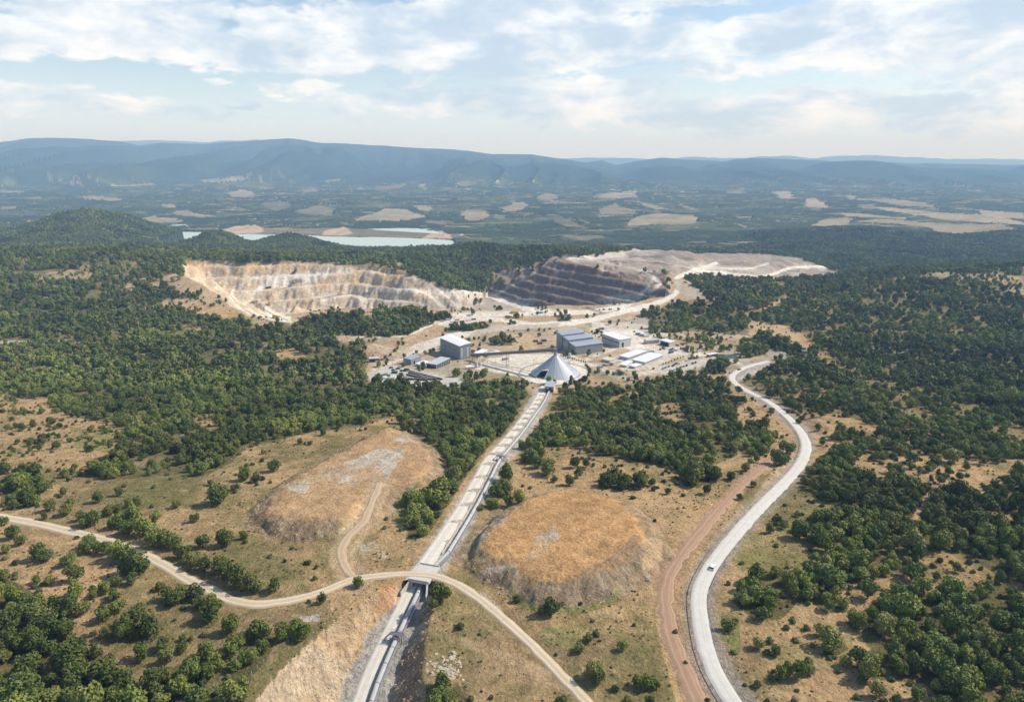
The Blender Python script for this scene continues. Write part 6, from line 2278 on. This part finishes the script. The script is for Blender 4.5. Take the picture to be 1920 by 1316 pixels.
# stepped mill building: three bays stepping up away from the camera
o_, ang, w, d, h = wall_frame((1046, 650), (1079, 665.5), (1133, 660), 15.5)
mill = thing("mill_building", "large grey stepped mill building with three rising sheet metal roofs", "building", o_, ang)
for k, (y0_, y1_, hh) in enumerate([(0, d * .36, h), (d * .36, d * .68, h * 1.42), (d * .68, d, h * 1.75)]):
    x0_ = 0 if k == 0 else -1.0 * k
    part("wall", lambda bm: bbox_(bm, x0_, w - 4 * k, y0_ + .01, y1_, -4, hh), M_WALLG, mill)
    rfm = part("roof", lambda bm: [setattr(v.co, 'z', v.co.z + (1.5 if v.co.y > (y0_ + y1_) / 2 else 0)) for v in bbox_(bm, x0_ - .5, w - 4 * k + .5, y0_ - .5, y1_ + .3, hh + .01, hh + .4)], M_ROOFG, mill)
    ns = int(w / 3)
    sm = mesh_("roof_seam", lambda bm: bar_(bm, (0, y0_ - .5, hh + .45), (0, y1_, hh + 1.95), .12, .12), M_ROOFG)
    for i in range(ns):
        s_ = obj("roof_seam", sm, mill)
        s_.location.x = x0_ + (i + .5) * (w - 4 * k - x0_) / ns
    wm_ = mesh_("skylight", lambda bm: bbox_(bm, -1.2, 1.2, -.06, .06, 0, .8), M_WALLL)
    if k:
        for i in range(8):
            p = obj("window_strip", wm_, mill)
            p.location = (x0_ + (i + .5) * (w - 4 * k) / 8, y0_ - .03, hh - 2.0)
for k in range(4):
    part("pink_panel", lambda bm: bbox_(bm, -1.06, -.98, d * (.45 + .12 * k), d * (.53 + .12 * k), h * .55, h * 1.05), mat("pinkish_sheet", (.50, .40, .42), .6), mill)
part("door", lambda bm: bbox_(bm, -.08, .05, d * .12, d * .22, 0, 5), M_WIN, mill)
part("door", lambda bm: bbox_(bm, w * .45, w * .55, -.08, .05, 0, 4.5), M_WIN, mill)

building("white_warehouse", "white flat roofed warehouse beside the stepped mill building", (1128, 641), (1161, 652.5), (1185, 650), 15, M_WALLL, M_ROOFW, rise=.06, windows=('L', 1, 9, 3.0, 1.2, 5.0), doors=1)
building("low_store", "low buff store between the white warehouse and the open shed", (1208, 643), (1212, 645.5), (1236, 643.5), 6.5, M_WALLB, mat("buff_roof", (.55, .49, .44), .8), windows=('F', 1, 6, 1.4, 1.0, 1.2))
sh_, w, d, h = building("open_shed", "white roofed open shed with a dark open side", (1237, 645.5), (1255, 650.5), (1268, 649), 8, M_WALLL, M_ROOFW)
part("opening", lambda bm: bbox_(bm, -.08, .03, d * .1, d * .9, 0, h * .8), M_BLACK, sh_)  # black panel standing in for the shade inside the open side
building("office_block", "long low office block with pale roof, farther of the pair", (1163, 671), (1177.5, 675.5), (1212, 663), 4.8, M_WALLL, M_ROOFW, windows=('F', 1, 12, 1.4, 1.1, .9), group="pale roofed office blocks")
building("office_block", "long low office block with pale roof, nearer the car park", (1188, 678), (1208.7, 684.5), (1243, 670.5), 5.0, M_WALLL, M_ROOFW, windows=('F', 1, 12, 1.4, 1.1, .9), group="pale roofed office blocks")
building("site_hut", "long buff site hut nearest the mill building", (1129, 676), (1143, 680.5), (1154, 676), 4, M_WALLB, mat("sand_roof", (.62, .56, .46), .8), group="site huts")
building("site_hut", "greenish roofed site hut behind the white lorry", (1144, 683), (1150, 685.5), (1162, 681), 4, M_WALLB, mat("green_roof", (.45, .48, .38), .8), group="site huts")
building("site_hut", "white roofed site hut on the left of the office blocks", (1164, 686), (1174, 689), (1186, 681), 3.6, M_WALLB, M_ROOFW, group="site huts")
building("site_hut", "square white roofed site hut in front of the nearer office block", (1181, 688), (1190, 691.5), (1203, 687), 3.6, M_WALLB, M_ROOFW, group="site huts")
building("workshop", "grey roofed workshop at the left end of the stores yard", (755, 682), (771, 684.5), (790, 678), 10, M_WALLG, M_ROOFG, doors=1)
lab_, w, d, h = building("glazed_office", "green glazed office with grey roof above the tyre stacks", (799, 686), (818, 691.5), (844, 679), 7.5, M_GLASSG, mat("pale_grey_roof", (.52, .56, .57), .5, .1, .4, .1))
mull = mesh_("mullion", lambda bm: bbox_(bm, -.12, .12, -.12, .02, 0, h), M_WALLL)
for i in range(9):
    p = obj("mullion", mull, lab_)
    p.location = (w * i / 8, 0, 0)
building("white_annex", "white annex between the workshop and the glazed office", (778, 684), (790, 688), (806, 682), 4, M_WALLL, M_ROOFW, windows=('F', 1, 4, 1.2, 1.0, .8))
building("pump_house", "white roofed pump house under the rising conveyor gallery", (889, 667), (901, 669.5), (915, 662), 6, M_WALLL, M_ROOFW)
building("long_shed", "long low white shed beside the pump house", (908, 668), (915, 669.5), (941, 665), 4, M_WALLL, M_ROOFW)
building("gate_shelter", "long white roofed shelter by the dark pond", (1326, 668), (1329, 670), (1346, 667), 4.5, M_STEEL, M_ROOFW)
building("hill_hut", "grey roofed hut among the trees above the white road", (1497, 656), (1504, 663), (1512, 660), 5, M_WALLG, M_ROOFG)
# canopy with vehicles on the left
cg = ground(701, 678)
can = thing("canopy", "open flat canopy on posts beside the red earth slope", "canopy", tuple(cg), .25)
part("roof", lambda bm: bbox_(bm, -5, 6, -3, 3, 4.0, 4.3), mat("buff_roof", (.55, .49, .44), .8), can)
for sx in (-4.6, 0, 5.6):
    for sy in (-2.7, 2.7):
        part("post", lambda bm: bar_(bm, (sx, sy, -1), (sx, sy, 4), .25), M_STEEL, can)
part("back_wall", lambda bm: bbox_(bm, -4.5, 5.5, 2.75, 2.9, -1, 3.9), M_WALLG, can)

# ------------------------------------------------------------------ vehicles
def vehicle(name, label, cat, px, py, rz, body, kind='car', group=None, scale=1.0):
    g = ground(px, py)
    t = thing(name, label, cat, (g[0], g[1], g[2] + .08), rz, group)
    L_, W_ = 2.25, .9

    def prof_mesh(bm, prof, w, inset=0.0):
        a = [bm.verts.new((x, -w, z)) for x, z in prof]
        b = [bm.verts.new((x, w, z)) for x, z in prof]
        n = len(prof)
        for i in range(n):
            bm.faces.new((a[i], a[(i + 1) % n], b[(i + 1) % n], b[i]))
        bm.faces.new(a[::-1])
        bm.faces.new(b)
    if kind == 'car':
        part("body", lambda bm: prof_mesh(bm, [(-2.2, .35), (2.2, .35), (2.25, .75), (1.3, .95), (-2.1, 1.0), (-2.25, .8)], .9), body, t)
        part("cabin_glass", lambda bm: prof_mesh(bm, [(1.25, .95), (.55, 1.42), (-1.5, 1.42), (-2.05, 1.0)], .8), M_WIN, t)
        part("roof", lambda bm: bbox_(bm, -1.5, .5, -.76, .76, 1.425, 1.5), body, t)
        wheels = [(-1.4, .34), (1.4, .34)]
    elif kind == 'truck':
        part("cab", lambda bm: prof_mesh(bm, [(2.2, .6), (3.8, .6), (3.8, 1.7), (3.5, 2.7), (2.2, 2.7)], 1.15), body, t)
        part("windscreen", lambda bm: bbox_(bm, 3.5, 3.82, -1.0, 1.0, 1.7, 2.4), M_WIN, t)
        part("load_body", lambda bm: prof_mesh(bm, [(-3.8, .9), (2.0, .9), (2.1, 2.5), (-4.0, 2.3)], 1.2), body, t)
        wheels = [(-2.8, .5), (-1.4, .5), (2.9, .5)]
    elif kind == 'tanker':
        part("cab", lambda bm: prof_mesh(bm, [(3.4, .6), (5.2, .6), (5.2, 1.9), (4.9, 2.8), (3.4, 2.8)], 1.2), body, t)
        part("tank", lambda bm: cyl_(bm, (-5.2, 0, 1.9), (3.1, 0, 1.9), 1.2, 1.2, 14), body, t)
        part("windscreen", lambda bm: bbox_(bm, 4.9, 5.22, -1.0, 1.0, 1.9, 2.5), M_WIN, t)
        wheels = [(-4.3, .5), (-3.0, .5), (4.2, .5)]
    elif kind == 'excavator':
        part("track", lambda bm: [bbox_(bm, -2.2, 2.2, s * 1.4 - .35, s * 1.4 + .35, 0, .95) for s in (-1, 1)], M_STEEL, t)
        part("body", lambda bm: bbox_(bm, -2.4, 1.4, -1.4, 1.4, 1.1, 2.4), body, t)
        part("cab", lambda bm: bbox_(bm, .1, 1.8, .3, 1.4, 2.41, 3.4), M_WIN, t)
        part("boom", lambda bm: [bar_(bm, (1.3, -.3, 1.9), (4.6, -.3, 5.0), .45), bar_(bm, (4.6, -.3, 5.0), (7.2, -.3, 2.6), .35)], body, t)
        part("bucket", lambda bm: prof_mesh(bm, [(6.6, 2.6), (7.6, 2.6), (7.6, 1.6), (6.7, 1.2)], .7), M_STEEL, t)
        wheels = []
    wm__ = mesh_("wheel", lambda bm: cyl_(bm, (0, -.12, 0), (0, .12, 0), 1, 1, 10), M_TYRE)
    rimm = mesh_("rim", lambda bm: cyl_(bm, (0, -.14, 0), (0, .14, 0), .55, .55, 8), M_GALV)
    for x, r in wheels:
        for s in (-1, 1):
            p = obj("wheel", wm__, t)
            p.location = (x, s * (W_ - .08 if kind == 'car' else 1.1), r)
            p.scale = (r, 1, r)
            obj("rim", rimm, p)
    t.scale = (scale,) * 3
    return t


CW, CK, CS, CR, CB_ = (mat("car_white", (.82, .82, .80), .3, 0, .6, .03), mat("car_black", (.02, .022, .025), .25, 0, .6, .05), mat("car_silver", (.42, .43, .44), .3, .5, .6, .03),
                       mat("car_red", (.25, .04, .03), .3, 0, .6, .03), mat("car_blue", (.05, .08, .16), .3, 0, .6, .03))
YEL = mat("machine_yellow", (.55, .33, .05), .5)
kx = int(np.argmin(np.abs(project(p_main[:, 0], p_main[:, 1], p_main[:, 2])[1] - 1064)))
tdir = p_main[kx + 1] - p_main[kx - 1]
vehicle("parked_car" if False else "car", "white car driving on the big bend of the white road", "car", 1336, 1066, math.atan2(tdir[1], tdir[0]), CW)
vehicle("car", "dark car on the white road above the upper bend", "car", 1447, 768, 2.3, CK)
vehicle("car", "dark car at the works entrance where the road widens", "car", 1386, 694, .6, CK)
vehicle("car", "silver car following at the works entrance", "car", 1370, 700, .6, CS)
for i, (x, y, m_, nm) in enumerate([(1145, 735, CS, "silver"), (1235, 700, CS, "silver"), (1297, 690, CK, "black"), (1318, 675, CB_, "blue"), (1345, 660, CK, "black"), (1388, 656, CW, "white"), (1280, 758, CW, "white"), (1355, 738, CS, "silver"), (1405, 720, CK, "black"), (1455, 702, CS, "silver"), (1500, 688, CK, "black"),
                                    (1500, 616, CW, "white"), (1590, 655, CB_, "blue"), (1632, 642, CK, "black"), (1180, 722, CS, "silver"), (1320, 748, CW, "white")]):
    row = "near row" if y > 700 - (x - 1145) * .0 and y > 760 - (x - 1145) * .26 + 25 else "far row"
    vehicle("parked_car", "%s parked car in the office car park, %s from its left end" % (nm, ordinal(sorted([1145, 1235, 1297, 1318, 1345, 1388, 1280, 1355, 1405, 1455, 1500, 1501, 1590, 1632, 1180, 1320]).index(x) if x in (1145, 1235, 1297, 1318, 1345, 1388, 1280, 1355, 1405, 1455, 1590, 1632, 1180, 1320) else (11 if y > 650 else 12))),
            "car", 1100 + x / 8, 600 + y / 8, 1.15 + .1 * random.random(), m_, group="cars in the office car park", scale=1.05)
for i, (x, y, m_, lab__) in enumerate([(1105, 447, CK, "black parked car left of the open shed yard"), (1145, 424, CK, "dark parked car nearest the open shed"), (1170, 437, CS, "silver parked car on the shed yard"), (1265, 452, CB_, "dark blue parked car right of the open shed"), (1290, 440, CK, "black parked car farthest right of the shed"),
                                       (1335, 462, CS, "silver parked car by the shed road"), (255, 690, CK, "black parked car left of the white lorry"), (300, 690, CS, "silver parked car just left of the white lorry"), (610, 760, CW, "white parked car right of the white lorry")]):
    vehicle("parked_car", lab__, "car", 1100 + x / 8, 600 + y / 8, .3 + random.random(), m_, group="cars about the yards", scale=1.05)
vehicle("tanker_lorry", "long white lorry standing on the yard edge", "lorry", 1157, 701, -.35, CW, 'tanker')
vehicle("truck", "dark lorry parked behind the car park", "lorry", 1297, 674, .3, mat("lorry_brown", (.14, .07, .05), .6), 'truck')
for i, (x, y, rz, m_, nm) in enumerate([(800, 598, .2, CR, "dark red"), (811, 602, 1.0, CK, "black"), (822, 597, .1, CW, "white"), (830, 603, .3, CS, "grey"), (840, 600, 0, CW, "white"), (849, 604, .4, CW, "white"), (857, 601, .0, CS, "grey"), (866, 604, .3, CK, "black"), (836, 596, .2, YEL, "yellow"), (878, 602, 0, CW, "white"),
                                        (888, 600, .5, CK, "dark"), (752, 623, .3, CR, "red"), (763, 620, .6, CR, "rust red")]):
    vehicle("truck", "%s truck parked in the machinery yard above the crusher house, %s from the left" % (nm, ordinal(i)), "truck", x, y, rz, m_, 'truck', group="trucks in the machinery yard", scale=.8)
for px, py, rz, lab__, k, m_ in [(503, 572, .5, "dark excavator on the pit haul road", 'excavator', YEL), (551, 531, 2.5, "excavator digging the white pit bench", 'excavator', YEL), (551, 513, .6, "drill rig standing high on the pit wall", 'excavator', CK), (478, 567, .2, "haul truck at the inside of the pit bend", 'truck', YEL),
                                 (503, 541, .4, "haul truck higher up the pit haul road", 'truck', CK), (518, 596, 2.7, "haul truck near the pit exit", 'truck', YEL), (965, 588, 3.0, "haul truck on the road before the dark pit wall", 'truck', YEL), (1012, 587, 3.1, "second haul truck on the road before the dark pit wall", 'truck', CW)]:
    vehicle("mining_" + ("excavator" if k == 'excavator' else "truck"), lab__, "excavator" if k == 'excavator' else "truck", px, py, rz, m_, k, scale=1.4)
ct = ground(881, 691)
tn = thing("white_tank", "white cylindrical tank lying beside trees near the crusher house", "tank", tuple(ct), .35)
part("tank", lambda bm: cyl_(bm, (-4.5, 0, 1.9), (4.5, 0, 1.9), 1.6, 1.6, 14), M_WHITE, tn)
part("cradle", lambda bm: [bbox_(bm, x - .3, x + .3, -1.3, 1.3, -.5, .9) for x in (-3, 3)], M_CONC, tn)

# ------------------------------------------------------------------ stores yard: tyre stacks, sheets and crates
def torus_(bm, R_, r_, z, n=10, m=5, x=0, y=0):
    vs = [[bm.verts.new((x + (R_ + r_ * math.cos(b / m * 6.2832)) * math.cos(a / n * 6.2832), y + (R_ + r_ * math.cos(b / m * 6.2832)) * math.sin(a / n * 6.2832), z + r_ * .8 * math.sin(b / m * 6.2832))) for b in range(m)] for a in range(n)]
    for a in range(n):
        for b in range(m):
            bm.faces.new((vs[a][b], vs[(a + 1) % n][b], vs[(a + 1) % n][(b + 1) % m], vs[a][(b + 1) % m]))


ty = mesh_("tyre", lambda bm: [torus_(bm, .72, .32, .3 + .55 * k) for k in range(3)], M_TYRE)
rim_ = mesh_("white_core", lambda bm: [cyl_(bm, (0, 0, 0), (0, 0, 1.95), .55, .5, 8)], mat("pale_core", (.55, .52, .46), .8))
a_, b_2 = ground(757, 703), ground(775, 690)
ROWS_ = [((755, 712), (775, 712.5), 9), ((757, 709.5), (800, 714), 16), ((764, 704), (808, 713), 20), ((767, 700), (818, 713), 24), ((768, 697), (828, 712), 28)]
first = None
for ri_, ((xa, ya), (xb, yb), n) in enumerate(ROWS_):
    ga, gb = ground(xa, ya), ground(xb, yb)
    for i in range(n):
        f = i / (n - 1)
        p = ga + (gb - ga) * f + np.array([rng.uniform(-.3, .3), rng.uniform(-.3, .3), 0])
        p[2] = float(H0(p[0], p[1]))
        lab__ = "stack of dark tyres with pale cores, %s from the left in the %s row" % (ordinal(i), ["short front", "second", "middle", "fourth", "longest rear"][ri_])
        if first is None:
            first = thing("tyre_stack", lab__, "tyre stack", tuple(p), 0, "tyre stacks, " + ["front", "second", "middle", "fourth", "rear"][ri_] + " row")
            obj("tyre", ty, first)
            obj("core", rim_, first)
        else:
            dup(first, tuple(p), rng.uniform(0, 3), lab__, "tyre stacks, " + ["front", "second", "middle", "fourth", "rear"][ri_] + " row")
for i, (px, py, s) in enumerate([(733, 690, 2.2), (737, 694, 2.0), (746, 692, 2.4), (753, 696, 2.4), (760, 696, 2.6), (763, 694, 3.0), (752, 701, 2.2)]):
    g = ground(px, py)

    def heap(bm):
        n = 9
        c_ = bm.verts.new((0, 0, s * .7))
        r1_ = [bm.verts.new((math.cos(k / n * 6.28) * s * .7 * (1 + .3 * math.sin(k * 2.3 + i)), math.sin(k / n * 6.28) * s * .6, s * .5)) for k in range(n)]
        r2_ = [bm.verts.new((math.cos(k / n * 6.28) * s * 1.2 * (1 + .2 * math.sin(k * 1.7 + i)), math.sin(k / n * 6.28) * s, -.2)) for k in range(n)]
        for k in range(n):
            bm.faces.new((c_, r1_[k], r1_[(k + 1) % n]))
            bm.faces.new((r1_[k], r2_[k], r2_[(k + 1) % n], r1_[(k + 1) % n]))
    o = obj("tarpaulin_heap", mesh_("tarpaulin_heap", heap, M_BLACK))
    o.location = tuple(g)
    tag(o, "black covered heap behind the tyre stacks, %s from the left" % ordinal(i), "heap", "black covered heaps in the stores yard")
TEAL = mat("teal_crate", (.05, .17, .14), .7)
for i, (px, py, m_, nm) in enumerate([(718, 704, TEAL, "teal"), (724, 703, TEAL, "teal"), (729, 705, TEAL, "teal"), (721, 709, M_WHITE, "white"), (727, 709.5, M_WHITE, "white"), (733, 708.5, M_WHITE, "white"), (713, 709, M_WALLL, "grey"), (739, 708, M_WHITE, "white"), (725, 711.5, M_WALLL, "grey")]):
    g = ground(px, py)
    o = obj("pallet_stack", mesh_("pallet_stack", lambda bm: [bbox_(bm, -1.5, 1.5, -1.1, 1.1, .0 + k * .45, .38 + k * .45) for k in range(3)], m_))
    o.location = tuple(g)
    o.rotation_euler = (0, 0, rng.uniform(-.4, .4))
    tag(o, "%s pallet stack left of the tyre stacks, %s along its cluster" % (nm, ordinal(i)), "pallets", "pallet stacks in the stores yard")

# yard clutter: containers, lamp posts, a pipe rack, silos
CONT = [mat("container_blue", (.06, .12, .22), .6), mat("container_rust", (.28, .12, .07), .7), mat("container_white", (.68, .68, .66), .6), mat("container_green", (.08, .16, .10), .6), mat("container_grey", (.30, .31, .32), .6)]
CN = ["blue", "rust red", "white", "green", "grey"]
cm_ = []
for k in range(5):
    cm_.append((mesh_("container_box", lambda bm: bbox_(bm, -3, 3, -1.2, 1.2, 0, 2.5), CONT[k]), mesh_("corrugation", lambda bm: [bbox_(bm, -2.9 + q * .6, -2.65 + q * .6, s * 1.22 - .04, s * 1.22 + .04, .1, 2.4) for q in range(10) for s in (-1, 1)], CONT[k])))
for i, (px, py, k, place) in enumerate([(1196, 628, 0, "behind the white warehouse"), (1203, 630, 4, "behind the white warehouse yard"), (1212, 632, 2, "on the pale yard above the buff store"), (1128, 618, 1, "above the stepped mill building"), (1012, 645, 1, "left of the stepped mill building"), (1004, 641, 1, "in the scrap heap left of the mill"),
                                        (1020, 640, 3, "against the earth bank left of the mill"), (930, 661, 2, "behind the pump house"), (947, 675, 4, "under the rising conveyor gallery"), (1222, 660, 2, "beside the farther office block"), (1258, 662, 0, "at the head of the car park"), (1280, 655, 4, "right of the open shed"),
                                        (868, 612, 2, "below the machinery yard"), (846, 610, 0, "at the lower edge of the machinery yard"), (905, 606, 1, "right of the machinery yard"), (1125, 690, 4, "on the road side right of the dome"), (740, 700, 3, "between pallet stacks and tyre stacks"), (1310, 660, 2, "by the shelter near the pond")]):
    g = ground(px, py)
    t = thing("container", "%s steel container %s" % (CN[k], place), "container", tuple(g), rng.uniform(-.6, .6), "steel containers about the works")
    obj("box", cm_[k][0], t)
    obj("corrugation", cm_[k][1], t)
    part("door", lambda bm: bbox_(bm, 3.01, 3.06, -1.1, 1.1, .1, 2.4), CONT[k], t)
lp = mesh_("mast", lambda bm: cyl_(bm, (0, 0, -.5), (0, 0, 9), .14, .09, 6), M_GALV)
lh = mesh_("lamp_head", lambda bm: bbox_(bm, -.2, 1.3, -.15, .15, 8.9, 9.1), M_GALV)
for i, (px, py, pl) in enumerate([(1262, 690, "at the near edge of the car park"), (1290, 682, "in the middle of the car park"), (1316, 674, "at the far end of the car park"), (1225, 655, "between shed yard and offices"), (1120, 668, "on the corner right of the mill"), (1000, 690, "left of the dome"), (1088, 714, "at the right foot of the dome"), (930, 684, "on the pale yard under the gallery"), (736, 684, "at the stores yard entrance"), (850, 700, "right of the glazed office")]):
    g = ground(px, py)
    t = thing("lamp_post", "tall steel lamp post %s" % pl, "lamp post", tuple(g), rng.uniform(0, 6), "lamp posts about the works")
    obj("mast", lp, t)
    obj("lamp_head", lh, t)
for i, (px, py, h_) in enumerate([(893, 690, 6.5), (900, 688, 5.0), (1068, 672, 5.5)]):
    g = ground(px, py)
    t = thing("silo", ["tall pale silo below the crusher house", "shorter pale silo below the crusher house", "pale silo before the stepped mill building"][i], "silo", tuple(g), 0)
    part("tank", lambda bm: cyl_(bm, (0, 0, 1.2), (0, 0, h_), 1.6, 1.6, 16), M_WALLL, t)
    part("roof", lambda bm: cyl_(bm, (0, 0, h_), (0, 0, h_ + .9), 1.7, .2, 16), M_ROOFG, t)
    for k in range(4):
        part("leg", lambda bm: bar_(bm, (math.cos(k * 1.57) * 1.3, math.sin(k * 1.57) * 1.3, -1), (math.cos(k * 1.57) * 1.3, math.sin(k * 1.57) * 1.3, 1.25), .25), M_STEEL, t)
pr_a, pr_b = ground(905, 678), ground(1010, 703)
pr_a[2] = float(H0(pr_a[0], pr_a[1]))
pr_b[2] = float(H0(pr_b[0], pr_b[1]))
prk = thing("pipe_rack", "low pipe rack crossing the pale yard from crusher house to dome", "pipe rack", tuple(pr_a), 0)
dv2 = pr_b - pr_a
for k in range(3):
    part("pipe", lambda bm: bar_(bm, np.array([0, .5 * k, 1.6]), dv2 + np.array([0, .5 * k, 1.6]), .32), M_RUST if k == 1 else M_GALV, prk)
for k in range(12):
    q_ = dv2 * k / 11
    part("stand", lambda bm: [bar_(bm, q_ + np.array([0, -.3, -1]), q_ + np.array([0, -.3, 1.45]), .2), bar_(bm, q_ + np.array([0, 1.3, -1]), q_ + np.array([0, 1.3, 1.45]), .2), bar_(bm, q_ + np.array([0, -.4, 1.4]), q_ + np.array([0, 1.4, 1.4]), .2)], M_STEEL, prk)

# planted hedge round the dome and rows of young trees
for i, (px, py) in enumerate([(1099, 686), (1103, 690), (1105, 695), (1105, 700), (1103, 705), (1099, 709), (1093, 713), (1086, 716), (1078, 719), (1070, 721), (1060, 723)]):
    g = ground(px, py)
    o = obj("hedge_bush", BU[i % 4])
    o.location = tuple(g)
    o.scale = (2.4, 2.2, 2.2)
    tag(o, "green hedge bush on the bank right of the dome, %s from the top" % ordinal(i), "hedge bush", "hedge bushes round the dome")
for i in range(12):
    f = i / 11
    g = ground(1052 + 46 * f, 668 + 12 * f)
    o = obj("young_tree", BU[(i + 1) % 4])
    o.location = tuple(g)
    o.scale = (.9, .9, 1.6)
    tag(o, "young planted tree in the row behind the dome, %s from the left" % ordinal(i), "young tree", "young trees in the row behind the dome")
for i in range(8):
    f = i / 7
    g = ground(1243 + 38 * f, 684 - 14 * f)
    o = obj("young_tree", BU[(i + 2) % 4])
    o.location = tuple(g)
    o.scale = (.8, .8, 1.7)
    tag(o, "young planted tree between offices and car park, %s from the left" % ordinal(i), "young tree", "young trees by the car park")

# ------------------------------------------------------------------ pole, fence, rocks
pg_ = ground(774, 1059)
pole = thing("utility_pole", "bare wooden utility pole with a crossarm beside the road junction", "utility pole", tuple(pg_), .15)
M_WOOD = mat("grey_wood", (.36, .30, .24), .9)
part("pole", lambda bm: cyl_(bm, (0, 0, -.5), (0, 0, 8.4), .16, .11, 8), M_WOOD, pole)
part("crossarm", lambda bm: bbox_(bm, -1.5, 1.5, -.08, .08, 7.7, 7.9), M_WOOD, pole)
for sx in (-1.3, 0, 1.3):
    part("insulator", lambda bm: cyl_(bm, (sx, 0, 7.9), (sx, 0, 8.2), .07, .05, 6), M_WHITE, pole)
FP = smooth_path([ground(px, py) for px, py in [(640, 1128), (600, 1155), (575, 1178), (548, 1200), (520, 1222), (495, 1244), (472, 1266), (455, 1300)]], 3.5)
fo = FP[0].copy()
fence = thing("wire_fence", "wire fence on thin posts along the top of the pale cutting slope", "fence", tuple(fo), 0)
fpm = mesh_("post", lambda bm: bbox_(bm, -.05, .05, -.05, .05, -.4, 1.7), M_CONC)
FQ = []
for p in FP:
    q_ = p - fo
    q_[2] = float(H0(p[0], p[1])) - fo[2]
    FQ.append(q_)
    o = obj("post", fpm, fence)
    o.location = tuple(q_)
for z in (.5, 1.0, 1.5):
    part("wire", lambda bm: [bar_(bm, a + np.array([0, 0, z]), b + np.array([0, 0, z]), .02) for a, b in zip(FQ[:-1], FQ[1:])], M_GALV, fence)

M_ROCK = mat("pale_rock", (.47, .385, .28), .95, 0, .1, .3, .7)


def rock_mesh(name, seed):
    r = random.Random(seed)
    bm = bmesh.new()
    bmesh.ops.create_icosphere(bm, subdivisions=1, radius=1)
    for v in bm.verts:
        v.co *= r.uniform(.65, 1.15)
        v.co.z *= .7
    me_ = bpy.data.meshes.new(name)
    bm.to_mesh(me_)
    bm.free()
    me_.materials.append(M_ROCK)
    return me_


RK = [rock_mesh("rock", 700 + i) for i in range(5)]
rp = []
for w_, n in ((m1w, 900), (m2w, 700)):
    cen = w_.mean(0)[:2]
    k = 0
    while k < n:
        j = rng.integers(0, len(w_))
        ins = abs(rng.normal(0, 3.2)) - 1.0
        dvv = cen - w_[j, :2]
        dvv = dvv / np.linalg.norm(dvv)
        if w_ is m2w and w_[j, 1] < cen[1] and rng.uniform() < .6:
            k += 1
            continue
        rp.append((w_[j, 0] + dvv[0] * ins + rng.uniform(-1, 1), w_[j, 1] + dvv[1] * ins + rng.uniform(-1, 1), rng.uniform(.18, .5) ** 1.2))
        k += 1
for (px, py) in [(840, 1240), (850, 1230), (830, 1250), (855, 1262), (838, 1262), (700, 1030), (715, 1040), (810, 1130)]:
    g = ground(px, py)
    for k in range(14):
        rp.append((g[0] + rng.normal(0, 2), g[1] + rng.normal(0, 2), rng.uniform(.2, .7)))
for k in range(500):
    j = rng.integers(10, len(p_cut) - 1)
    off = rng.uniform(4.0, 9)
    q_ = offset_path(p_cut, -SGN * off)[j] if k % 2 else offset_path(p_cut, SGN * rng.uniform(10, 26))[j]
    rp.append((q_[0], q_[1], rng.uniform(.10, .32)))
bi, bj = np.nonzero(CUT == 1)
for k in rng.choice(len(bi), min(2600, len(bi)), replace=False):
    rp.append((GX[bi[k], bj[k]] + rng.uniform(-.3, .3), GY[bi[k], bj[k]] + rng.uniform(-.3, .3), rng.uniform(.12, .42)))
bi, bj = np.nonzero((CUT == 2))
for k in rng.choice(len(bi), min(500, len(bi)), replace=False):
    rp.append((GX[bi[k], bj[k]], GY[bi[k], bj[k]], rng.uniform(.12, .4)))
rp = np.array(rp)
n0 = len(AX)
AX = np.concatenate([AX, rp[:, 0]])
AY = np.concatenate([AY, rp[:, 1]])
AZ = np.concatenate([AZ, H0(rp[:, 0], rp[:, 1])])
AR = np.concatenate([AR, rp[:, 2]])
scatter("rubble", np.arange(n0, len(AX)), RK, "pale rubble and stones strewn round the spoil mounds and cutting", "rubble", (.6, 1.0), 0.0)

# ------------------------------------------------------------------ haze
hz = bpy.data.meshes.new("haze")
x0, x1, y0, y1, za, zb = -27000, 27000, -300, 26300, 30.0, 1060.0
hz.from_pydata([(x0, y0, za), (x1, y0, za), (x1, y1, za), (x0, y1, za), (x0, y0, zb), (x1, y0, zb), (x1, y1, zb), (x0, y1, zb)], [],
               [(3, 2, 1, 0), (4, 5, 6, 7), (0, 1, 5, 4), (1, 2, 6, 5), (2, 3, 7, 6), (3, 0, 4, 7)])
mh = bpy.data.materials.new("haze")
mh.use_nodes = True
mh.node_tree.nodes.clear()
pv_ = mh.node_tree.nodes.new('ShaderNodeVolumePrincipled')
pv_.inputs['Color'].default_value = HAZE_COLOR
pv_.inputs['Density'].default_value = HAZE_DENSITY
pv_.inputs['Absorption Color'].default_value = (1, 1, 1, 1)
pv_.inputs['Anisotropy'].default_value = 0.0
om = mh.node_tree.nodes.new('ShaderNodeOutputMaterial')
mh.node_tree.links.new(pv_.outputs[0], om.inputs['Volume'])
haze = obj("haze", hz, mat=mh)
haze['kind'] = 'stuff'
haze['label'] = "pale blue summer haze over the valley and mountains"
haze['category'] = "haze"
